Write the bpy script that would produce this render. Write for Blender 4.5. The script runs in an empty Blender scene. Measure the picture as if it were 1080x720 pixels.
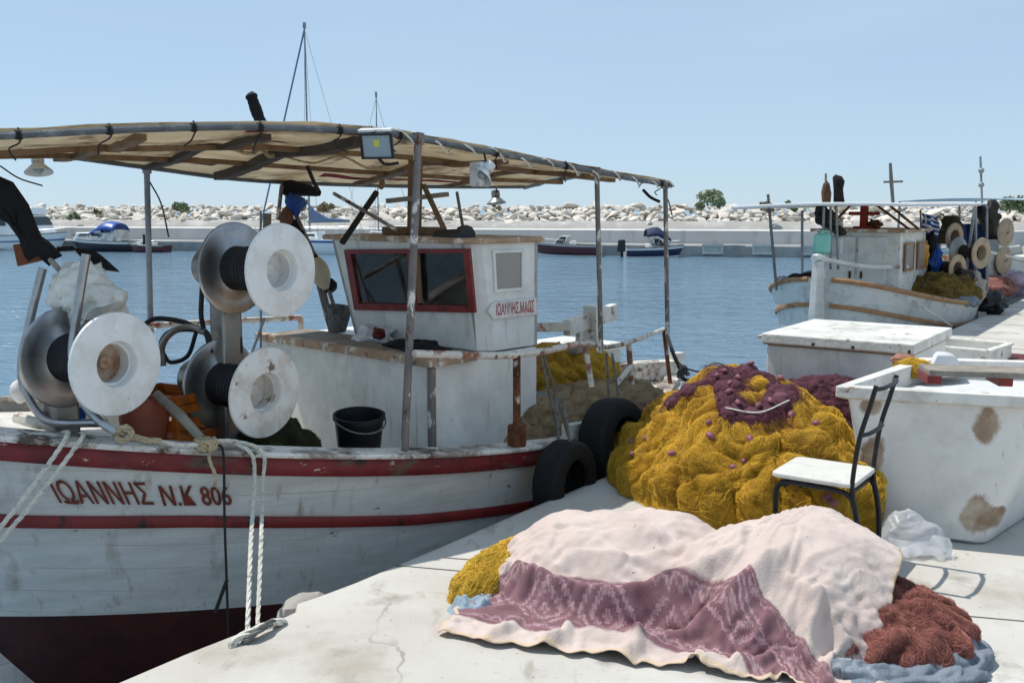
import bpy, bmesh, math, random
import numpy as np
from mathutils import Vector, Matrix, noise
R = math.radians
random.seed(7); rng = np.random.default_rng(7)
SC = bpy.context.scene; COL = SC.collection

# ------------------------------------------------------------------ camera numbers (eye 1.6 m above the quay, quay top z = 0)
FPX, EYE = 1050.0, 1.6
PITCH = math.atan(140/1050)
C0 = np.array([0, 0, EYE])
def ray(px, py):
    a = (px-540)/FPX; b = (360-py)/FPX
    return np.array([a, math.cos(PITCH)+b*math.sin(PITCH), -math.sin(PITCH)+b*math.cos(PITCH)])
def at(px, py, Y):                     # the point seen at a pixel, Y metres into the scene
    d = ray(px, py); return C0+d*(Y/d[1])
def gz(px, py, z=0.0):                 # the point seen at a pixel on the level z
    d = ray(px, py); return C0+d*((z-EYE)/d[2])
def on_plane(px, py, pt, n):
    d = ray(px, py); return C0+d*(np.dot(pt-C0, n)/np.dot(d, n))
ZW = -0.9                              # water level
TH = .82
BOW = np.array([-3.056, 3.98, 0.0]); F = np.array([math.cos(TH), math.sin(TH), 0]); N = np.array([math.sin(TH), -math.cos(TH), 0])
UP = np.array([0, 0, 1.0])
def B(u, v, z): return BOW+u*F+v*N+np.array([0, 0, z])
def bv(px, py, v): return on_plane(px, py, BOW+v*N, N)
def bu(px, py, u): return on_plane(px, py, BOW+u*F, F)
QE = np.array([-1.25, 3.36, 0]); QD = np.array([.585, .811, 0]); QN = np.array([.811, -.585, 0])   # quay edge, its direction, inland
def Q(t, w, z=0.0): return QE+t*QD+w*QN+np.array([0, 0, z])

# ------------------------------------------------------------------ materials
def lin(c):
    if isinstance(c, str):
        c = [int(c[i:i+2], 16)/255 for i in (0, 2, 4)]
    return tuple(x/12.92 if x <= .04045 else ((x+.055)/1.055)**2.4 for x in c)
MATS = {}
def mat(name, base, rough=.6, metal=0.0, var=.12, vscale=6, layers=(), bump=.0, bscale=60, stretch=(1, 1, 1), spec=.4, transl=0.0, alpha=1.0, coat=0.0, attr=None, extra=None):
    """procedural painted / worn surface. layers: (colour, noise scale, lo, hi, stretch, detail)"""
    if name in MATS: return MATS[name]
    m = bpy.data.materials.new(name); m.use_nodes = True; MATS[name] = m
    nt = m.node_tree; nd = nt.nodes; ln = nt.links
    bs = nd['Principled BSDF']; out = nd['Material Output']
    tc = nd.new('ShaderNodeTexCoord')
    def noise_tex(scale, st=(1, 1, 1), det=5, off=0.0, rgh=.6):
        mp = nd.new('ShaderNodeMapping'); mp.inputs['Scale'].default_value = st; mp.inputs['Location'].default_value = (off, off*.7, off*1.3)
        ln.new(tc.outputs['Object'], mp.inputs['Vector'])
        n = nd.new('ShaderNodeTexNoise'); n.inputs['Scale'].default_value = scale; n.inputs['Detail'].default_value = det; n.inputs['Roughness'].default_value = rgh
        ln.new(mp.outputs['Vector'], n.inputs['Vector']); return n.outputs['Fac']
    def ramp(fac, lo, hi):
        r = nd.new('ShaderNodeMapRange'); r.inputs['From Min'].default_value = lo; r.inputs['From Max'].default_value = hi; r.clamp = True
        ln.new(fac, r.inputs['Value']); return r.outputs['Result']
    def mix(fac, a, b, blend='MIX'):
        x = nd.new('ShaderNodeMix'); x.data_type = 'RGBA'; x.blend_type = blend
        if hasattr(fac, 'is_output'): ln.new(fac, x.inputs[0])
        else: x.inputs[0].default_value = fac
        for i, v in ((6, a), (7, b)):
            if hasattr(v, 'is_output'): ln.new(v, x.inputs[i])
            else: x.inputs[i].default_value = (*v, 1)
        return x.outputs[2]
    b = lin(base) if not isinstance(base, tuple) else base
    c = mix(ramp(noise_tex(vscale, stretch, 6), .3, .7), tuple(x*(1-var) for x in b), tuple(min(1, x*(1+var*.8)) for x in b))
    if attr:
        an = nd.new('ShaderNodeAttribute'); an.attribute_name = attr
        c = mix(1.0, c, an.outputs['Color'], 'MULTIPLY')
    for i, ly in enumerate(layers):
        lc, ls, lo, hi = ly[:4]; st = ly[4] if len(ly) > 4 else (1, 1, 1); det = ly[5] if len(ly) > 5 else 6
        lc = lin(lc) if isinstance(lc, str) else tuple(lc)
        c = mix(ramp(noise_tex(ls, st, det, 3.7*(i+1), .65), lo, hi), c, lc)
    if extra: c = extra(nd, ln, tc, c, mix, ramp, noise_tex)
    ln.new(c, bs.inputs['Base Color'])
    bs.inputs['Roughness'].default_value = rough; bs.inputs['Metallic'].default_value = metal
    bs.inputs['Specular IOR Level'].default_value = spec; bs.inputs['Coat Weight'].default_value = coat
    bs.inputs['Alpha'].default_value = alpha
    if bump:
        bp = nd.new('ShaderNodeBump'); bp.inputs['Strength'].default_value = bump; bp.inputs['Distance'].default_value = .01
        ln.new(noise_tex(bscale, stretch, 6), bp.inputs['Height']); ln.new(bp.outputs['Normal'], bs.inputs['Normal'])
    if transl:
        tr = nd.new('ShaderNodeBsdfTranslucent'); ln.new(c, tr.inputs['Color'])
        ms = nd.new('ShaderNodeMixShader'); ms.inputs[0].default_value = transl
        ln.new(bs.outputs[0], ms.inputs[1]); ln.new(tr.outputs[0], ms.inputs[2]); ln.new(ms.outputs[0], out.inputs['Surface'])
    return m

def plank_seams(nd, ln, tc, c, mix, ramp, nt_):
    sp = nd.new('ShaderNodeSeparateXYZ'); ln.new(tc.outputs['Object'], sp.inputs[0])
    w = nd.new('ShaderNodeMath'); w.operation = 'MULTIPLY_ADD'; ln.new(sp.outputs['X'], w.inputs[0]); w.inputs[1].default_value = .12; ln.new(sp.outputs['Z'], w.inputs[2])
    f = nd.new('ShaderNodeMath'); f.operation = 'PINGPONG'; ln.new(w.outputs[0], f.inputs[0]); f.inputs[1].default_value = .065
    c2 = mix(ramp(f.outputs[0], .0030, .0012), c, mix(ramp(nt_(3, det=4, off=6), .35, .6), lin('cfcdc7'), lin('aaa597')))
    return mix(ramp(nt_(2.2, st=(3, 3, .2), det=5, off=44), .58, .86), c2, lin('7f6f58'))
RUST = '5a3018'; GRIME = '4a4238'
M = dict(
 hull_white=lambda: mat('hull_white', 'c9c8c4', .45, layers=[('b9b9b2', 3, .5, .75, (1, 1, 3)), ('8a7a62', 5, .58, .82, (4, 4, .3)), ('6a5036', 4, .66, .80, (4, 4, .3)), ('5e452c', 9, .67, .72, (1, 1, 2.2)), ('2f2a24', 14, .70, .73, (1, 1, 2.4))], bump=.25, bscale=18, stretch=(.5, .5, 3), extra=plank_seams),
 antifoul=lambda: mat('antifoul', '40140f', .7, var=.3, layers=[('2a0f0c', 4, .45, .7), ('3b3f2c', 7, .62, .8, (1, 1, .4))], bump=.3, bscale=30),
 red_rail=lambda: mat('red_rail', '772428', .5, var=.25, vscale=5, layers=[('5c1015', 4, .45, .7, (1, 1, 2)), ('5a463a', 3, .53, .60, (1, 1, 2)), ('2b211c', 6, .58, .68, (1, 1, 1.5)), ('c8bcb0', 10, .64, .69, (1, 1, 2.5))], bump=.4, bscale=30),
 red_stripe=lambda: mat('red_stripe', '74201f', .5, var=.2, layers=[('231a16', 5, .6, .66, (1, 1, .6)), ('57121a', 9, .55, .7)], bump=.2),
 cap_white=lambda: mat('cap_white', 'd8d5cd', .55, layers=[('8b8078', 4, .48, .56), ('54443a', 6, .55, .62), ('b5a090', 22, .55, .62)], bump=.4, bscale=40),
 white_paint=lambda: mat('white_paint', 'dcdcd8', .45, layers=[('bfc0bd', 3, .5, .75), ('a89c88', 5, .58, .80, (3, 3, .4)), ('6b5644', 14, .72, .77)], bump=.18, bscale=25),
 white_worn=lambda: mat('white_worn', 'd9d7d0', .55, layers=[('b4aea4', 4, .5, .7), ('8c7663', 9, .6, .67), ('5f4a3a', 16, .66, .71)], bump=.35, bscale=35),
 red_frame=lambda: mat('red_frame', '7c2a28', .45, layers=[('5a1412', 8, .5, .7), ('c9a58e', 20, .7, .75)], bump=.15),
 wood=lambda: mat('wood', '7d644a', .7, var=.3, vscale=9, stretch=(1, 1, .25), layers=[('5a4029', 6, .5, .7, (1, 1, .3))], bump=.4, bscale=50),
 wood_grey=lambda: mat('wood_grey', '8b8378', .75, var=.3, vscale=9, stretch=(1, 1, .25), layers=[('5d544a', 6, .5, .7)], bump=.4, bscale=50),
 roof_edge=lambda: mat('roof_edge', 'a58a70', .7, var=.25, layers=[('d2cdc5', 8, .5, .58), ('6c5340', 12, .6, .68)], bump=.3),
 galv=lambda: mat('galv', '8f9499', .5, .35, var=.2, layers=[('63666a', 8, .5, .7), ('6b4026', 11, .66, .74)], bump=.15),
 pole_worn=lambda: mat('pole_worn', '77706c', .6, .15, var=.3, layers=[('d3d0ca', 12, .54, .58, (1, 1, .5)), ('5b3421', 14, .58, .64, (1, 1, .5))], bump=.3),
 rail_worn=lambda: mat('rail_worn', 'cfc9bf', .6, layers=[('8c5b48', 9, .52, .6), ('5c3523', 13, .6, .66), ('b98f80', 6, .55, .7)], bump=.3),
 rusty=lambda: mat('rusty', '6b3f26', .8, var=.4, layers=[('3c2214', 10, .5, .65), ('b2a698', 9, .62, .68)], bump=.5),
 steel=lambda: mat('steel', 'a9aaac', .30, .95, var=.12, vscale=3, layers=[('7d746a', 5, .5, .8)], bump=.05, bscale=20),
 steel_dull=lambda: mat('steel_dull', '8e8b86', .38, .8, var=.2, layers=[('6b5a48', 6, .55, .75)], bump=.1),
 disc_white=lambda: mat('disc_white', 'e2e2e1', .4, var=.06, layers=[('c4c0b8', 5, .5, .75), ('a8967f', 7, .60, .74), ('8a7763', 13, .66, .71), ('5e3c28', 19, .69, .73)], bump=.05),
 disc_stain=lambda: mat('disc_stain', 'dcdad6', .45, var=.08, layers=[('b8a898', 5, .5, .7), ('7d5f4c', 9, .6, .68), ('4f3122', 15, .68, .73)], bump=.1),
 hub_rust=lambda: mat('hub_rust', 'b09a84', .6, layers=[('8a5a38', 7, .48, .62), ('51301c', 11, .6, .7)], bump=.1),
 rubber=lambda: mat('rubber', '16161a', .55, var=.3, layers=[('2b2b2e', 14, .5, .7)], bump=.3, bscale=40),
 tyre=lambda: mat('tyre', '0f0f10', .8, var=.3, layers=[('2c2a28', 9, .56, .72), ('6a655f', 30, .70, .74)], bump=.5, bscale=50),
 black_cloth=lambda: mat('black_cloth', '0d0d12', .85, var=.3, bump=.3, bscale=20),
 black_plastic=lambda: mat('black_plastic', '15171b', .45, var=.2, layers=[('2d2f33', 9, .55, .7)], bump=.1),
 canvas=lambda: mat('canvas', (.68, .61, .48), .85, var=.14, vscale=2.5, layers=[((.32, .235, .145), 1.6, .50, .68), ((.107, .069, .045), 3, .56, .70), ((.745, .672, .552), 2.2, .54, .70)], bump=.3, bscale=12, transl=.5),
 canvas_red=lambda: mat('canvas_red', '8a3634', .85, var=.2, bump=.2, transl=.4),
 canvas_brown=lambda: mat('canvas_brown', '8a7558', .9, var=.25, vscale=5, layers=[('5a4a36', 4, .5, .7), ('a08c70', 7, .6, .75)], bump=.5, bscale=40),
 tarp_grey=lambda: mat('tarp_grey', '6d7078', .8, var=.2, bump=.3, bscale=30),
 rope_white=lambda: mat('rope_white', 'd6d2c6', .8, var=.15, vscale=60, layers=[('8b8a86', 30, .55, .66)], bump=.6, bscale=160),
 rope_tan=lambda: mat('rope_tan', 'b3a283', .85, var=.2, vscale=60, layers=[('7a6a50', 30, .5, .66)], bump=.6, bscale=160),
 rope_grey=lambda: mat('rope_grey', '73726f', .85, var=.2, vscale=60, layers=[('4a4a48', 30, .5, .66)], bump=.6, bscale=160),
 rope_dark=lambda: mat('rope_dark', '2a2826', .85, var=.3, bump=.4, bscale=100),
 glass=lambda: mat('glass', '20282a', .06, var=.1, spec=.6),
 window_grey=lambda: mat('window_grey', '8d8a86', .3, var=.06, spec=.6),
 ochre_net=lambda: mat('ochre_net', '6a5320', .9, var=.4, vscale=8, layers=[('3a2c14', 5, .5, .65)], bump=.9, bscale=60),
 yellow_net=lambda: mat('yellow_net', 'c09630', .85, var=.3, vscale=9, layers=[('9a6a16', 3.2, .5, .68), ('6a3f14', 9, .6, .74)], bump=1.0, bscale=160),
 yellow_strand=lambda: mat('yellow_strand', 'dcb840', .75, var=.25, vscale=5, attr='tint', layers=[('b88a26', 3.2, .52, .66)]),
 purple_net=lambda: mat('purple_net', '56303c', .9, var=.4, vscale=14, layers=[('7c4a52', 9, .58, .7)], bump=.9, bscale=80),
 purple_strand=lambda: mat('purple_strand', '633640', .85, var=.2, attr='tint'),
 brown_net=lambda: mat('brown_net', '946257', .9, var=.35, vscale=12, layers=[('5a302c', 6, .5, .65), ('b48a76', 10, .6, .72)], bump=.9, bscale=80),
 brown_strand=lambda: mat('brown_strand', 'a87268', .85, var=.2, attr='tint'),
 green_net=lambda: mat('green_net', '35341c', .9, var=.4, vscale=10, layers=[('23230f', 6, .5, .65), ('6a4a1c', 9, .64, .72)], bump=.9, bscale=80),
 green_strand=lambda: mat('green_strand', '4a4622', .85, var=.2, attr='tint'),
 net_float=lambda: mat('net_float', '84505a', .5, var=.25, vscale=20, layers=[('b58f90', 18, .58, .7)], bump=.1),
 orange=lambda: mat('orange', 'b8621c', .5, var=.2, layers=[('7a3d14', 10, .5, .7)], bump=.1),
 terracotta=lambda: mat('terracotta', '8f4a34', .6, var=.2, bump=.2),
 blue_plastic=lambda: mat('blue_plastic', '1f4f9c', .5, var=.15, bump=.2, transl=.2),
 navy=lambda: mat('navy', '1d2b4a', .7, var=.2, bump=.2),
 plastic_sack=lambda: mat('plastic_sack', 'dddbd3', .45, var=.12, vscale=8, layers=[('a39b88', 6, .55, .7), ('5a4f40', 11, .68, .74)], bump=.4, bscale=30),
 bag=lambda: mat('bag', 'e4e6ea', .35, var=.05, transl=.45, bump=.15, bscale=25),
 tub=lambda: mat('tub', 'd3d1cc', .5, var=.05, layers=[('bdb9b2', 4, .5, .75), ('9c9082', 8, .66, .75, (2, 2, .5)), ('6e5d4c', 17, .72, .76)], bump=.1, bscale=20),
 chair_metal=lambda: mat('chair_metal', '15181c', .4, .2, var=.2, layers=[('3a3a3a', 16, .62, .7)], bump=.1),
 chair_seat=lambda: mat('chair_seat', 'd0cdc6', .6, var=.06, layers=[('a9a39a', 9, .55, .7)], bump=.2),
 grey_cloth=lambda: mat('grey_cloth', '767e88', .9, var=.2, vscale=10, layers=[('a4abb2', 6, .55, .7)], bump=.6, bscale=90),
 blue_cloth=lambda: mat('blue_cloth', '8fa0ac', .9, var=.15, bump=.5, bscale=90),
 sheet_white=lambda: mat('sheet_white', 'd8d8da', .6, var=.05, transl=.1, bump=.1),
 limestone=lambda: mat('limestone', 'd4ccc1', .9, var=.2, vscale=.8, layers=[('a08e7c', .9, .52, .72), ('d2cabd', 1.3, .54, .72), ('7d6c5a', 2.6, .62, .74)], bump=.5, bscale=5),
 leaf=lambda: mat('leaf', '73805c', .7, var=.35, vscale=1.5, transl=.15),
 leaf_dry=lambda: mat('leaf_dry', '86785f', .8, var=.35, vscale=1.5, transl=.15),
 leaf_pale=lambda: mat('leaf_pale', '97a07c', .7, var=.3, vscale=1.5, transl=.2),
 tube_dark=lambda: mat('tube_dark', '5d6166', .55, .25, var=.3, layers=[('83878a', 8, .55, .7), ('5b3b28', 11, .64, .72)], bump=.2),
 bark=lambda: mat('bark', '5d4a38', .9, var=.3),
 gel_white=lambda: mat('gel_white', 'e3e3e1', .3, var=.04, coat=.3),
 maroon=lambda: mat('maroon', '4a1a24', .3, var=.1, coat=.3),
 boat_blue=lambda: mat('boat_blue', '23509a', .4, var=.1),
 sail_cover=lambda: mat('sail_cover', '6f7f9c', .8, var=.1),
 hull_grey=lambda: mat('hull_grey', 'c6c7c3', .5, var=.08, layers=[('8a9092', 4, .5, .75), ('6e6558', 7, .68, .8, (3, 3, .4))], bump=.15),
 rail_brown=lambda: mat('rail_brown', '9a7350', .65, var=.25, layers=[('6a4a32', 8, .55, .68), ('c9b9a5', 12, .64, .7)], bump=.3),
 blue_tarp=lambda: mat('blue_tarp', '1c2f55', .6, var=.25, vscale=4, bump=.3),
 canopy_light=lambda: mat('canopy_light', 'd2cabb', .7, var=.1, transl=.3),
 canopy_cyan=lambda: mat('canopy_cyan', 'b9d0da', .7, var=.1, transl=.3),
 mint=lambda: mat('mint', '86c4b4', .45, var=.1),
 dark_red=lambda: mat('dark_red', '5e1614', .6, var=.2),
 red_iron=lambda: mat('red_iron', '8c2f22', .7, var=.25),
 flag_blue=lambda: mat('flag_blue', '1f57a8', .8, var=.08), flag_white=lambda: mat('flag_white', 'e4e6ea', .8, var=.04),
 drum_cream=lambda: mat('drum_cream', 'a39078', .55, var=.1, layers=[('8a6a4c', 7, .5, .66), ('5a3b26', 11, .64, .72)]),
 drum_dark=lambda: mat('drum_dark', '2a211c', .7, var=.3),
 lamp_white=lambda: mat('lamp_white', 'cfd0d0', .4, var=.08, layers=[('8b8478', 12, .6, .7)]),
 lamp_yellow=lambda: mat('lamp_yellow', 'c9c05a', .35, var=.1),
 lamp_glass=lambda: mat('lamp_glass', '8d9aa0', .08, var=.1, spec=.7),
 pink_bundle=lambda: mat('pink_bundle', 'b09aa6', .9, var=.3, vscale=10, layers=[('7d5f72', 6, .5, .7)], bump=.8, bscale=40),
 dark_hull=lambda: mat('dark_hull', '1d222b', .4, var=.2),
)
def mt(k): return M[k]() if isinstance(k, str) else k

# ------------------------------------------------------------------ mesh builder: world coordinates, each object gets its own base point
def vec(a): return np.asarray(a, float)
class MB:
    def __init__(s): s.v = []; s.f = []; s.mi = []; s.tint = None
    def add(s, vs, fs, m=0):
        o = len(s.v); s.v.extend([tuple(float(c) for c in p) for p in vs]); s.f.extend([tuple(i+o for i in f) for f in fs]); s.mi.extend([m]*len(fs)); return s
    def hexa(s, p, m=0):               # p: 8 points, bottom loop then top loop
        return s.add(p, [(3, 2, 1, 0), (4, 5, 6, 7), (0, 1, 5, 4), (1, 2, 6, 5), (2, 3, 7, 6), (3, 0, 4, 7)], m)
    def box(s, c, size, ax=None, m=0): # centre, full sizes, axes
        c = vec(c); X, Y, Z = ax if ax is not None else (vec((1, 0, 0)), vec((0, 1, 0)), vec((0, 0, 1)))
        a, b, d = [x/2 for x in size]
        return s.hexa([c+i*a*X+j*b*Y+k*d*Z for k in (-1, 1) for i, j in ((-1, -1), (1, -1), (1, 1), (-1, 1))], m)
    def bar(s, p, q, w, h, up=UP, m=0): # beam from p to q with a w x h section
        p, q = vec(p), vec(q); X = q-p; l = np.linalg.norm(X); X = X/l; Y = np.cross(up, X); Y /= np.linalg.norm(Y); Z = np.cross(X, Y)
        return s.box((p+q)/2, (l, w, h), (X, Y, Z), m)
    def tube(s, pts, r, n=8, cap=True, m=0, closed=False):
        pts = [vec(p) for p in pts]; k = len(pts); rs = [r]*k if np.isscalar(r) else list(r)
        vs = []; fs = []; prev = None
        for i, p in enumerate(pts):
            t = (pts[(i+1) % k]-pts[i-1]) if closed else (pts[min(i+1, k-1)]-pts[max(i-1, 0)])
            t = t/(np.linalg.norm(t)+1e-12)
            if prev is None:
                a = vec((0, 0, 1)) if abs(t[2]) < .9 else vec((1, 0, 0))
            else: a = prev
            e = a-np.dot(a, t)*t; e /= (np.linalg.norm(e)+1e-12); prev = e; g = np.cross(t, e)
            vs += [p+rs[i]*(math.cos(2*math.pi*j/n)*e+math.sin(2*math.pi*j/n)*g) for j in range(n)]
        for i in range(k if closed else k-1):
            i2 = (i+1) % k
            fs += [(i*n+j, i*n+(j+1) % n, i2*n+(j+1) % n, i2*n+j) for j in range(n)]
        if cap and not closed: fs += [tuple(range(n-1, -1, -1)), tuple((k-1)*n+j for j in range(n))]
        return s.add(vs, fs, m)
    def lathe(s, prof, o, axis, n=32, m=0, closed=False):   # prof: (distance along axis, radius)
        o = vec(o); t = vec(axis)/np.linalg.norm(axis); a = vec((0, 0, 1)) if abs(t[2]) < .9 else vec((1, 0, 0))
        e = a-np.dot(a, t)*t; e /= np.linalg.norm(e); g = np.cross(t, e)
        vs = []; fs = []
        for d, r in prof:
            r = max(r, 1e-4)
            vs += [o+t*d+r*(math.cos(2*math.pi*j/n)*e+math.sin(2*math.pi*j/n)*g) for j in range(n)]
        k = len(prof)
        for i in range(k if closed else k-1):
            i2 = (i+1) % k
            fs += [(i*n+j, i*n+(j+1) % n, i2*n+(j+1) % n, i2*n+j) for j in range(n)]
        return s.add(vs, fs, m)
    def grid(s, rows, m=0, flip=False):
        h = len(rows); w = len(rows[0]); vs = [p for r in rows for p in r]
        fs = [(i*w+j, i*w+j+1, (i+1)*w+j+1, (i+1)*w+j) for i in range(h-1) for j in range(w-1)]
        if flip: fs = [f[::-1] for f in fs]
        return s.add(vs, fs, m)
    def sweep(s, frames, prof, m=0, cap=True):  # frames: list of (point, out, up); prof: closed (o, z) list
        n = len(prof); vs = [p+o*a+u*b for p, a, u in frames for o, b in [(0, 0)] for (o, b) in prof]; fs = []
        for i in range(len(frames)-1):
            fs += [(i*n+j, i*n+(j+1) % n, (i+1)*n+(j+1) % n, (i+1)*n+j) for j in range(n)]
        if cap: fs += [tuple(range(n-1, -1, -1)), tuple((len(frames)-1)*n+j for j in range(n))]
        return s.add(vs, fs, m)
    def prism(s, poly, d, m=0):        # planar polygon of 3-D points pushed along d
        poly = [vec(p) for p in poly]; n = len(poly); d = vec(d)
        return s.add(poly+[p+d for p in poly], [tuple(range(n))[::-1], tuple(range(n, 2*n))]+[(i, (i+1) % n, n+(i+1) % n, n+i) for i in range(n)], m)
    def ball(s, c, r, n=10, m=0, ax=None, jit=0.0, seed=0):
        c = vec(c); r = vec((r, r, r)) if np.isscalar(r) else vec(r); X, Y, Z = ax if ax is not None else np.eye(3)
        rows = []
        for i in range(n+1):
            a = math.pi*i/n; row = []
            for j in range(2*n+1):
                b = 2*math.pi*(j % (2*n))/(2*n); q = vec((math.sin(a)*math.cos(b), math.sin(a)*math.sin(b), math.cos(a)))
                k = 1+jit*noise.noise(Vector(q*1.7+seed)) if jit else 1
                row.append(c+k*(q[0]*r[0]*X+q[1]*r[1]*Y+q[2]*r[2]*Z))
            rows.append(row)
        return s.grid(rows, m)
    def build(s, name, m, parent=None, smooth=True, bevel=0.0, angle=35, base=None, label=None, solid=0.0, fixn=True):
        me = bpy.data.meshes.new(name)
        V = np.array(s.v); lo, hi = V.min(0), V.max(0)
        o = vec(base) if base is not None else vec(((lo[0]+hi[0])/2, (lo[1]+hi[1])/2, lo[2]))
        me.from_pydata([tuple(p) for p in V-o], [], s.f)
        for k in (m if isinstance(m, (list, tuple)) else [m]): me.materials.append(mt(k))
        if any(s.mi): me.polygons.foreach_set('material_index', s.mi)
        if fixn or smooth:
            bm = bmesh.new(); bm.from_mesh(me)
            if s.tint is None: bmesh.ops.remove_doubles(bm, verts=bm.verts, dist=1e-5)
            if fixn: bmesh.ops.recalc_face_normals(bm, faces=bm.faces)
            bm.to_mesh(me); bm.free()
        if smooth:
            me.shade_smooth(); me.set_sharp_from_angle(angle=R(angle))
        if s.tint is not None:
            a = me.color_attributes.new('tint', 'FLOAT_COLOR', 'POINT'); a.data.foreach_set('color', np.asarray(s.tint, np.float32).ravel())
        me.update()
        ob = bpy.data.objects.new(name, me); COL.objects.link(ob); ob['_w'] = tuple(o)
        if parent is not None:
            ob.parent = parent; ob.location = o-vec(parent['_w'])
        else: ob.location = o
        if bevel:
            b = ob.modifiers.new('bevel', 'BEVEL'); b.width = bevel; b.segments = 2; b.limit_method = 'ANGLE'; b.angle_limit = R(40)
        if solid:
            b = ob.modifiers.new('solid', 'SOLIDIFY'); b.thickness = solid; b.offset = 0
        if label: ob['label'] = label
        return ob
def empty(name, loc):
    o = bpy.data.objects.new(name, None); COL.objects.link(o); o.location = loc; o['_w'] = tuple(vec(loc)); o.empty_display_size = .2; return o
def tag(o, label, cat, group=None):
    o['label'] = label; o['category'] = cat
    if group: o['group'] = group
    return o
def struct(o, kind='structure'): o['kind'] = kind; return o
def spline(pts, n=8):                  # Catmull-Rom through points
    P = [vec(p) for p in pts]; P = [2*P[0]-P[1]]+P+[2*P[-1]-P[-2]]; out = []
    for i in range(1, len(P)-2):
        for k in range(n):
            t = k/n; a, b, c, d = P[i-1:i+3]
            out.append(.5*((2*b)+(c-a)*t+(2*a-5*b+4*c-d)*t*t+(3*b-a-3*c+d)*t**3))
    out.append(P[-2]); return out
def sag(p, q, s, n=10): 
    p, q = vec(p), vec(q); return [p+(q-p)*i/n-UP*s*4*(i/n)*(1-i/n) for i in range(n+1)]
def nz(x, y, z=0.0): return noise.noise(Vector((x, y, z)))
def fbm(x, y, z=0.0, o=4): return noise.fractal(Vector((x, y, z)), 1.0, 2.0, o)

def rope_tubes(mb, paths, r, n=5):     # many thin strands fast
    for p in paths: mb.tube(p, r, n, cap=False)
def strands(name, m, parent, hfun, dom, count, r=.0022, length=.35, lift=.012, tints=((1, 1, 1),), seed=0, steps=9, wob=2.2, flow=None):
    """loose net threads lying on a heap: hfun(x, y) gives the height (or None outside), dom the box to start in"""
    g = np.random.default_rng(seed); V = []; Fc = []; T = []
    ca = [(math.cos(a), math.sin(a)) for a in (0, 2.094, 4.189)]
    for _ in range(count):
        x = g.uniform(dom[0], dom[1]); y = g.uniform(dom[2], dom[3]); a = g.uniform(0, 6.283) if flow is None else flow(x, y)+g.normal(0, .35)
        pts = []; st = length*g.uniform(.5, 1.3)/steps; l = lift*g.uniform(-.2, 1.6); ph = g.uniform(0, 6.28); curl = g.normal(0, wob)*.25
        for k in range(steps):
            h = hfun(x, y)
            if h is None: break
            pts.append((x, y, h+.004+l*abs(math.sin(ph+k*.7))))
            a += curl+g.normal(0, .22); slope = 1.0
            h2 = hfun(x+math.cos(a)*.02, y+math.sin(a)*.02)
            if h2 is not None: slope = 1/math.sqrt(1+((h2-h)/.02)**2)
            x += math.cos(a)*st*slope; y += math.sin(a)*st*slope
        if len(pts) < 3: continue
        P = np.array(pts); Tn = np.gradient(P, axis=0); Tn /= np.linalg.norm(Tn, axis=1)[:, None]+1e-9
        e = np.cross(Tn, (0.13, .21, .97)); e /= np.linalg.norm(e, axis=1)[:, None]+1e-9; q = np.cross(Tn, e)
        rr = r*g.uniform(.6, 1.5); o = len(V)
        for k in range(len(P)):
            for c_, s_ in ca: V.append(P[k]+rr*(c_*e[k]+s_*q[k]))
        for k in range(len(P)-1):
            for j in range(3): Fc.append((o+k*3+j, o+k*3+(j+1) % 3, o+k*3+3+(j+1) % 3, o+k*3+3+j))
        t = tints[g.integers(len(tints))]; b = g.uniform(.75, 1.25)
        T += [(t[0]*b, t[1]*b, t[2]*b, 1)]*(len(P)*3)
    mb = MB(); mb.v = V; mb.f = Fc; mb.mi = [0]*len(Fc); mb.tint = T
    return mb.build(name, m, parent, fixn=False, angle=180)
def heap_fun(c, rx, ry, h, rot=0.0, pw=2.2, top=.75, lump=.12, ls=4.0, base=0.0, seed=0.0, lump2=.35):
    """a lumpy mound as a height function of world x, y"""
    ca, sa = math.cos(rot), math.sin(rot)
    def fn(x, y):
        dx, dy = x-c[0], y-c[1]; a = (dx*ca+dy*sa)/rx; b = (-dx*sa+dy*ca)/ry
        th = math.atan2(b, a); rr = math.hypot(a, b)/(1+.13*nz(math.cos(th)*1.6+seed, math.sin(th)*1.6, seed)+.06*nz(math.cos(th)*4, math.sin(th)*4, seed+3))
        if rr >= 1: return None
        k = (1-rr**pw)**top
        l = lump*(noise.noise(Vector((x*ls+seed, y*ls, seed)))+lump2*noise.noise(Vector((x*ls*2.6, y*ls*2.6+seed, 1.0)))+.5*abs(noise.noise(Vector((x*ls*1.7, y*ls*1.7, seed+7)))))
        return base+max(0.0, h*k+l*min(1, k*1.6))
    return fn
def heap_mesh(fn, c, rx, ry, rot=0.0, nr=40, na=120, base=0.0, thick=False):
    """polar sheet over the height function, closed at its foot"""
    mb = MB(); ca, sa = math.cos(rot), math.sin(rot); rows = []
    for j in range(na+1):
        th = 2*math.pi*(j % na)/na
        lo, hi = .2, 1.5                # find the rim
        for _ in range(18):
            mid = (lo+hi)/2; a, b = mid*rx*math.cos(th), mid*ry*math.sin(th)
            if fn(c[0]+a*ca-b*sa, c[1]+a*sa+b*ca) is None: hi = mid
            else: lo = mid
        row = []
        for i in range(nr+1):
            q = lo*(i/nr)**.8*.9995; a, b = q*rx*math.cos(th), q*ry*math.sin(th); x, y = c[0]+a*ca-b*sa, c[1]+a*sa+b*ca
            z = fn(x, y); row.append((x, y, base if z is None else z))
        row.append((row[-1][0], row[-1][1], base-.002)); rows.append(row)
    mb.grid(rows); return mb

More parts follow.
